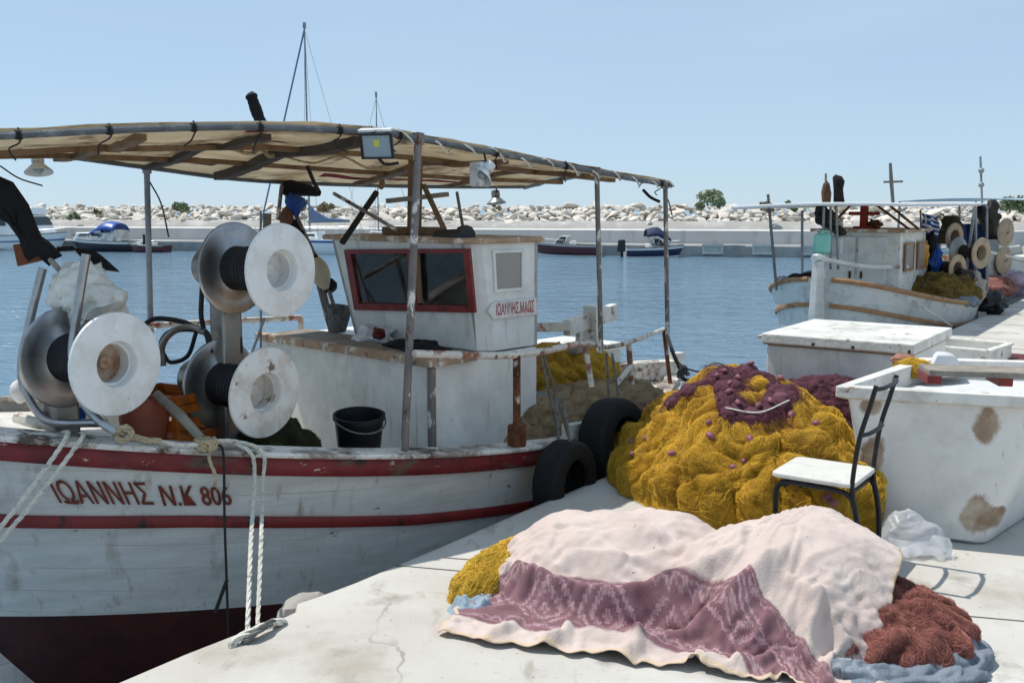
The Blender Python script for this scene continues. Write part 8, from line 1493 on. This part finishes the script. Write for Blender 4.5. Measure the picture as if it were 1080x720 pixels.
1989 227 19 7 24 17 5 27 4 9 22 10 6 24 5 13 24 9 8 27 8 8 25 -1 5 14 22 4 12 24 5 7 24 8 12 22 7 19 18 10 17 21 8 10 24 10 17 20 5 22 13 9 12 22 6 20 14 8 20 16 11 22 13 11 21 13 10 23 10 9 26 5 9 25 3 9 25 0 10 26 2 11 25 6 10 26 4 8 25 -6 9 23 6 5 23 -8 7 27 -10 13 28 -4 13 25 5 7 24 -9 7 24 -10 8 23 -11 10 25 -6 4 17 -18 10 18 -13 13 23 -13 9 22 -18 4 19 -19
2017 224 28 3 25 -8 0 28 1 4 26 3 7 27 6 9 27 6 12 22 13 13 7 23 10 13 21 4 14 19 6 20 17 9 13 22 8 12 23 9 13 22 8 20 17 7 20 16 9 9 24 3 18 13 6 16 19 13 24 12 13 15 20 9 24 8 11 22 12 9 25 7 9 25 6 10 25 2 9 25 3 11 26 3 10 26 3 7 25 1 4 24 -12 11 25 2 8 26 -14 13 25 3 6 25 -11 10 23 -2 5 23 -13 9 27 -6 4 20 -15 11 23 -5 5 15 -19 4 17 -22 4 18 -15 1 19 -20
2044 222 22 4 26 7 3 26 -5 4 25 -1 7 28 -2 8 28 3 10 25 10 11 7 23 9 6 25 5 21 16 6 5 27 10 16 21 8 18 18 6 19 16 10 17 20 6 12 21 5 16 16 3 11 20 13 25 12 14 17 19 10 15 19 11 22 10 9 24 7 9 26 7 10 24 8 11 23 7 9 25 4 11 26 4 9 26 4 6 25 -7 6 24 -8 12 27 -2 7 26 -16 13 26 4 1 21 -15 8 22 -4 10 25 -4 5 24 -14 9 25 -7 -2 18 -20 16 22 -3 5 19 -17 -1 9 -27 -1 20 -17
2074 217 26 2 26 -4 4 25 4 5 26 -4 7 28 2 8 27 -2 8 26 2 10 6 23 4 18 18 9 6 28 8 15 23 6 20 14 7 15 16 8 15 23 7 15 17 7 18 18 3 1 26 11 25 11 12 19 17 10 10 22 11 21 11 7 24 5 12 24 10 10 25 9 11 22 10 12 21 11 10 25 5 9 26 2 9 25 2 8 26 -2 7 25 -7 5 25 -15 13 27 -4 11 26 -1 -2 18 -18 7 24 -6 12 25 -2 -1 22 -18 8 26 -9 8 24 -7 -4 15 -21 22 18 1 -9 13 -23 9 17 -20
2103 217 19 2 23 11 3 22 -8 7 27 0 7 27 2 6 25 -1 8 25 -4 8 19 16 8 10 25 8 8 26 0 22 11 11 9 23 9 9 22 3 15 18 9 20 16 4 3 26 7 24 10 10 20 16 12 10 23 11 19 17 4 26 0 15 20 13 11 27 7 10 20 11 13 19 14 11 19 12 9 26 4 10 25 5 8 26 -3 7 25 -3 8 26 -7 6 26 -11 6 26 -9 8 24 -5 10 24 -4 4 19 -15 8 26 -8 1 22 -15 2 23 -13 8 25 -6 5 24 -9 -5 16 -19 22 14 1 -5 3 -26
2127 217 35 1 16 -11 6 26 -1 8 23 9 5 25 -10 7 24 8 9 22 -10 5 15 22 10 20 11 1 14 18 8 15 18 8 7 21 7 15 20 6 15 17 6 6 26 3 21 10 10 20 15 12 14 21 10 13 20 10 23 9 10 22 9 12 28 4 10 20 12 15 18 14 12 16 17 10 20 12 8 27 1 8 26 1 10 25 3 4 24 -9 9 26 -5 5 26 -11 5 23 -8 9 25 -6 5 24 -13 8 23 -12 6 26 -12 9 24 -4 -6 18 -19 3 25 -10 12 24 -3 -5 20 -18 5 15 -9 17 14 1
2145 217 20 4 16 20 13 15 -18 4 25 6 8 23 1 7 25 -7 7 24 1 9 23 8 3 18 15 3 16 12 11 14 18 9 6 24 1 15 16 8 3 26 -1 21 9 10 19 14 11 10 23 9 16 16 10 22 13 13 17 16 9 27 3 9 21 11 18 19 15 13 12 21 11 21 11 9 22 7 9 28 5 9 27 2 5 26 -4 10 22 1 2 21 -16 9 26 -5 2 24 -14 7 24 -9 11 26 -6 11 26 -8 3 23 -17 8 25 -5 -8 18 -19 1 24 -13 11 25 -5 -3 18 -17 -7 20 -17 14 15 2
2166 198 29 11 25 3 6 21 4 9 20 -15 9 22 2 8 25 -2 8 26 3 4 24 9 3 27 -6 5 5 22 12 12 19 3 18 15 6 -2 28 -7 28 5 12 10 19 13 8 22 4 24 10 14 11 22 11 20 15 7 25 6 12 15 14 13 26 8 17 11 21 12 21 12 11 18 16 12 23 11 9 29 3 4 28 -4 10 24 5 4 22 -9 8 20 -4 4 21 -15 5 25 -9 6 24 -11 9 25 -9 12 26 -7 6 25 -11 -2 21 -16 3 26 -10 0 25 -15 -1 23 -18 9 25 -5 -9 18 -16 -8 21 -12
"""
def cloth_points():
    d = np.array([[float(c) for c in r.split()] for r in CLOTH.strip().split("\n")]).reshape(58, 44, 3)
    return np.cumsum(d, 1)/1000+np.array([-1, 3, 0])
CP = cloth_points(); nA, nB = CP.shape[:2]
# folds pushed up in the settled cloth: (height, width, crease path in cloth measure)
FOLDS = [(.055, .045, [(-.12, .10), (-.08, .06), (.13, -.03), (.31, -.07), (.52, -.04), (.7, .01), (.88, .09), (.91, .25)]), (.04, .04, [(.30, -.30), (.37, -.32), (.55, -.31), (.76, -.18), (.97, -.08), (1.09, .05)]), (-.04, .05, [(.05, -.13), (.31, -.19), (.52, -.17), (.72, -.09), (.9, .02)]),
 (.022, .03, [(.13, .06), (.28, .11), (.46, .11), (.6, .16)]), (.03, .03, [(.82, -.24), (.9, -.12), (1.0, -.02), (1.06, .06)]), (.03, .03, [(1.12, -.40), (1.21, -.18), (1.27, 0)]), (.035, .028, [(.19, -.42), (.26, -.36), (.31, -.26)]), (.035, .026, [(.44, -.42), (.52, -.39), (.55, -.30)]), (.03, .03, [(1.39, -.25), (1.27, -.13), (1.09, -.03)]), (.025, .035, [(.36, .30), (.5, .25), (.64, .22), (.76, .12)]), (.03, .03, [(.70, -.42), (.97, -.36), (1.15, -.27)]), (.018, .02, [(.0, .2), (.12, .28), (.3, .3)]), (.03, .024, [(-.02, -.42), (.05, -.33), (.06, -.22)]), (.016, .02, [(.95, .3), (1.1, .2), (1.3, .18)])]
for fh, fw, path in FOLDS:
    FP_ = np.array(spline([(x, y, 0) for x, y in path], 6))[:, :2]
    for i in range(nA):
        for j in range(nB):
            a_, b_ = -.20+1.705*i/(nA-1), -.42+1.147*j/(nB-1); dd = np.hypot(FP_[:, 0]-a_, FP_[:, 1]-b_); k = dd.argmin(); t_ = k/(len(FP_)-1)
            if dd[k] < 3*fw: CP[i, j, 2] = max(.008, CP[i, j, 2]+1.35*fh*math.exp(-(dd[k]/(.8*fw))**1.6)*min(1, .35+3*min(t_, 1-t_)))
for i in range(nA):
    for j in range(nB):
        a_, b_ = -.20+1.705*i/(nA-1), -.42+1.147*j/(nB-1); wa, wb = a_+.12*nz(a_*3, b_*3, 2), b_+.08*nz(a_*3, b_*3, 6)
        up = 1 if b_ < .25 else .45
        CP[i, j, 2] = CP[i, j, 2]*1.07+up*(.016*(1-abs(nz(wa*1.8, wb*5.5, 5)))**5-.003)
        e = max(0, 1-j/5)                # ragged, curling front hem
        CP[i, j, 1] += e*(.035*nz(i*.22, 3)+.02*nz(i*.55, 9)-.01); CP[i, j, 2] += e*(.018*max(0, nz(i*.30, 5))+.014*max(0, nz(i*.7, 1))-.012)
        e = max(0, 1-i/4); CP[i, j, 0] += e*(.03*nz(j*.3, 2)+.015*nz(j*.7, 8)); CP[i, j, 2] += e*.02*max(0, nz(j*.4, 7))
        CP[i, j, 2] = max(.006, CP[i, j, 2])
CP += np.array([.07, -.10, 0])
def refine(Pc, k):                      # denser cloth by smooth interpolation in both directions
    for ax in (0, 1):
        Pc = np.moveaxis(Pc, ax, 0); n_ = len(Pc); E_ = np.concatenate([2*Pc[:1]-Pc[1:2], Pc, 2*Pc[-1:]-Pc[-2:-1]]); t = np.linspace(0, n_-1, (n_-1)*k+1); i = np.minimum(t.astype(int), n_-2); f_ = (t-i)[:, None, None]
        p0, p1, p2, p3 = E_[i], E_[i+1], E_[i+2], E_[i+3]
        Pc = np.moveaxis(.5*(2*p1+(p2-p0)*f_+(2*p0-5*p1+4*p2-p3)*f_**2+(3*p1-p0-3*p2+p3)*f_**3), 0, ax)
    return Pc
CP = refine(CP, 4); nA, nB = CP.shape[:2]
for i in range(nA):
    for j in range(nB):
        a_, b_ = -.20+1.705*i/(nA-1), -.42+1.147*j/(nB-1)
        wa, wb = a_+.09*nz(a_*4, b_*4, 2)+.03*nz(a_*11, b_*11, 3), b_+.09*nz(a_*4, b_*4, 6)+.03*nz(a_*11, b_*11, 8)
        am = .35+.65*max(0, min(1, .5+1.6*nz(a_*2.2, b_*2.2, 11)))
        sw = max(0, min(1, (a_-.75)/.4))          # folds run along the front at the left, fall forward over the right-hand mound
        u_, v_ = wa*(1-sw)+(wa*.75+wb*.66)*sw, wb*(1-sw)+(wb*.75-wa*.66)*sw
        CP[i, j, 2] += am*(.010*(1-abs(nz(u_*2.4, v_*9, 21)))**6-.006*(1-abs(nz(u_*3, v_*12, 23)))**6+.002*(1-abs(nz(u_*7, v_*22, 25)))**4-.002)+.0006*nz(a_*40, b_*40, 3)
        CP[i, j, 2] = max(.004, CP[i, j, 2])
def blanket_mat():
    m = bpy.data.materials.new('blanket_cotton'); m.use_nodes = True; nt = m.node_tree; nd, ln = nt.nodes, nt.links; bs = nd['Principled BSDF']
    bs.inputs['Roughness'].default_value = .95; bs.inputs['Specular IOR Level'].default_value = .15; bs.inputs['Sheen Weight'].default_value = .15
    uv = nd.new('ShaderNodeUVMap'); uv.uv_map = 'weave'; sp = nd.new('ShaderNodeSeparateXYZ'); ln.new(uv.outputs['UV'], sp.inputs[0])
    def M_(op, a, b=None, c=None):
        n = nd.new('ShaderNodeMath'); n.operation = op
        for i, v in enumerate((a, b, c)):
            if v is None: continue
            if hasattr(v, 'is_output'): ln.new(v, n.inputs[i])
            else: n.inputs[i].default_value = v
        return n.outputs[0]
    def nz_(scale, det=4, st=(1, 1, 1)):
        mp = nd.new('ShaderNodeMapping'); mp.inputs['Scale'].default_value = st; ln.new(uv.outputs['UV'], mp.inputs[0]); n = nd.new('ShaderNodeTexNoise'); n.inputs['Scale'].default_value = scale; n.inputs['Detail'].default_value = det; ln.new(mp.outputs[0], n.inputs['Vector']); return n.outputs['Fac']
    def step(x, lo, hi):
        n = nd.new('ShaderNodeMapRange'); n.inputs['From Min'].default_value = lo; n.inputs['From Max'].default_value = hi; ln.new(x, n.inputs['Value']); return n.outputs['Result']
    def mix(f, a, b):
        x = nd.new('ShaderNodeMix'); x.data_type = 'RGBA'; ln.new(f, x.inputs[0])
        for i, v in ((6, a), (7, b)):
            if hasattr(v, 'is_output'): ln.new(v, x.inputs[i])
            else: x.inputs[i].default_value = (*lin(v), 1)
        return x.outputs[2]
    wob = M_('MULTIPLY_ADD', nz_(60, 2), .010, -.005)
    a = M_('ADD', sp.outputs['X'], wob); b = M_('ADD', sp.outputs['Y'], wob)
    def inside(x, lo, hi, e=.004): return M_('MULTIPLY', step(x, lo-e, lo+e), M_('SUBTRACT', 1.0, step(x, hi-e, hi+e)))
    b = M_('ADD', M_('MULTIPLY_ADD', a, .05, b), M_('MULTIPLY', M_('MAXIMUM', 0.0, M_('SUBTRACT', a, .93)), .85))
    hb_ = b
    b = M_('ADD', b, .085)
    band = inside(b, -.215, .120, .006)
    # woven motif: stepped diamonds in the middle, zigzag and lines at both sides
    tri = lambda x, p: M_('ABSOLUTE', M_('SUBTRACT', M_('FRACT', M_('DIVIDE', x, p)), .5))
    q = lambda x, s: M_('MULTIPLY', M_('FLOOR', M_('DIVIDE', x, s)), s)
    aq, bq = q(a, .011), q(b, .011)
    dm = M_('ADD', M_('MULTIPLY', tri(aq, .26), 2.0), M_('MULTIPLY', M_('ABSOLUTE', M_('DIVIDE', M_('ADD', bq, .02), .115)), 1.0))
    d1 = inside(dm, .40, .62, .01); d2 = inside(dm, .82, 1.0, .01); d3 = M_('SUBTRACT', 1.0, step(dm, .16, .18))
    mid = inside(b, -.15, .062); mot = M_('MULTIPLY', M_('MINIMUM', 1.0, M_('ADD', M_('ADD', d1, d2), d3)), mid)
    zz = M_('MULTIPLY', inside(M_('SUBTRACT', b, M_('MULTIPLY', tri(aq, .05), .045)), .072, .088, .003), 1.0)
    zz2 = inside(M_('ADD', b, M_('MULTIPLY', tri(aq, .05), .045)), -.170, -.152, .003)
    l1 = inside(b, .104, .110, .002); l2 = inside(b, -.193, -.186, .002)
    pat = M_('MINIMUM', 1.0, M_('ADD', M_('ADD', mot, M_('ADD', zz, zz2)), M_('ADD', l1, l2)))
    pat = M_('MULTIPLY', M_('MULTIPLY', pat, step(nz_(70, 4), .30, .58)), step(nz_(7, 3), .15, .45))
    base = mix(step(nz_(5, 5), .35, .7), 'd0c0b7', 'c1aea6'); base = mix(step(nz_(26, 3), .70, .74), base, '9d8584')
    dark = mix(step(nz_(9, 4), .3, .7), '755259', '8a676d'); lightm = mix(step(nz_(9, 4), .3, .7), 'a58389', 'b39599')
    bandc = mix(pat, dark, lightm); c = mix(band, base, bandc)
    hem = M_('MAXIMUM', M_('MAXIMUM', M_('SUBTRACT', 1.0, step(sp.outputs['Y'], -.408, -.402)), step(sp.outputs['Y'], .715, .720)), M_('MAXIMUM', step(a, 1.486, 1.492), M_('SUBTRACT', 1.0, step(a, -.188, -.182))))
    c = mix(hem, c, 'cfb79f'); ln.new(c, bs.inputs['Base Color'])
    bp = nd.new('ShaderNodeBump'); bp.inputs['Strength'].default_value = .55; bp.inputs['Distance'].default_value = .007; ln.new(M_('ADD', M_('MULTIPLY', nz_(230, 2), .8), M_('MULTIPLY', nz_(26, 5), 1.6)), bp.inputs['Height']); ln.new(bp.outputs[0], bs.inputs['Normal'])
    return m
mb = MB(); mb.grid([[CP[i, j] for j in range(nB)] for i in range(nA)])
bl = mb.build('blanket', blanket_mat(), fixn=False, angle=180)
me = bl.data; uvl = me.uv_layers.new(name='weave')
UVc = [(-.20+1.705*(k//nB)/(nA-1), -.42+1.147*(k % nB)/(nB-1)) for k in range(nA*nB)]
for lp_ in me.loops: uvl.data[lp_.index].uv = UVc[lp_.vertex_index]
md = bl.modifiers.new('thick', 'SOLIDIFY'); md.thickness = .003; md.offset = -1
tag(bl, 'faded pink blanket with a mauve patterned band spread over nets on the quay', 'blanket')
# yellow net showing at the blanket's left end, and the pale blue cloth under it
c = np.array([-.04, 4.20])
net_thing('net_pile', 'yellow net poking out under the left end of the pink blanket', 'net', c, .40, .13, .11, 1.12, 'yellow_net', 'yellow_strand', 3200, seed=61, length=.2)
c = np.array([-.155, 3.83])
fn = heap_fun(c, .11, .09, .045, .5, seed=63, lump=.05, ls=14); tag(heap_mesh(fn, c, .11, .09, .5, 20, 60).build('cloth', 'blue_cloth', angle=180), 'pale blue cloth crumpled beneath the left corner of the pink blanket', 'cloth')
# brown-pink net bundle at the right end in a grey cloth
c = np.array([1.37, 3.50])
nbn = empty('net_bundle', (c[0], c[1], 0)); tag(nbn, 'brown-pink net bundle sticking out of the right end of the blanket', 'net')
BM = Mound(c, .30, .27, .19, .3, 0, 6.5, .15, .036, 70, 240, fine=.8); BM.mesh('net_mass', 'brown_net', nbn)
BM.strands('netting', 'brown_strand', nbn, 22000, r=.0005, length=.14, seed=66, wob=.15, tints=((1, 1, 1), (.7, .55, .5), (1.25, 1.15, 1.1)))
mb = MB(); P = spline([(1.10, 3.25, .04), (1.17, 3.205, .05), (1.30, 3.19, .045), (1.45, 3.21, .05), (1.57, 3.29, .05), (1.625, 3.41, .055), (1.635, 3.55, .06), (1.61, 3.69, .07), (1.54, 3.79, .06)], 20); rows = []
for i, p in enumerate(P):
    t = P[min(i+1, len(P)-1)]-P[max(i-1, 0)]; t /= np.linalg.norm(t); o_ = np.cross(t, UP); row = []
    for j in range(41):
        a = math.pi*j/40; q = j/40; sh = .9*nz(i*.022, 3)+.5*nz(i*.06, 5)
        k = .92+.09*math.sin(q*15+sh*9)+.05*math.sin(q*31+sh*14+2)+.22*(1-abs(nz(i*.05+q*2, q*5-i*.04, 1)))**4+.25*nz(i*.045, q*2.5, 4)-.18*(1-abs(nz(i*.07, q*3, 7)))**5; w = .085*(1 if 12 < i < len(P)-16 else .7)
        row.append(p*np.array([1, 1, 0])+o_*math.cos(a)*w*k+UP*max(.002, math.sin(a)*(p[2]+.02)*k))
    rows.append(row)
mb.grid(rows); tag(mb.build('cloth', 'grey_cloth', angle=180, solid=.004), 'grey-blue cloth crumpled round the net bundle at the right end of the blanket', 'cloth')
for o in SC.objects:
    if '_w' in o: del o['_w']
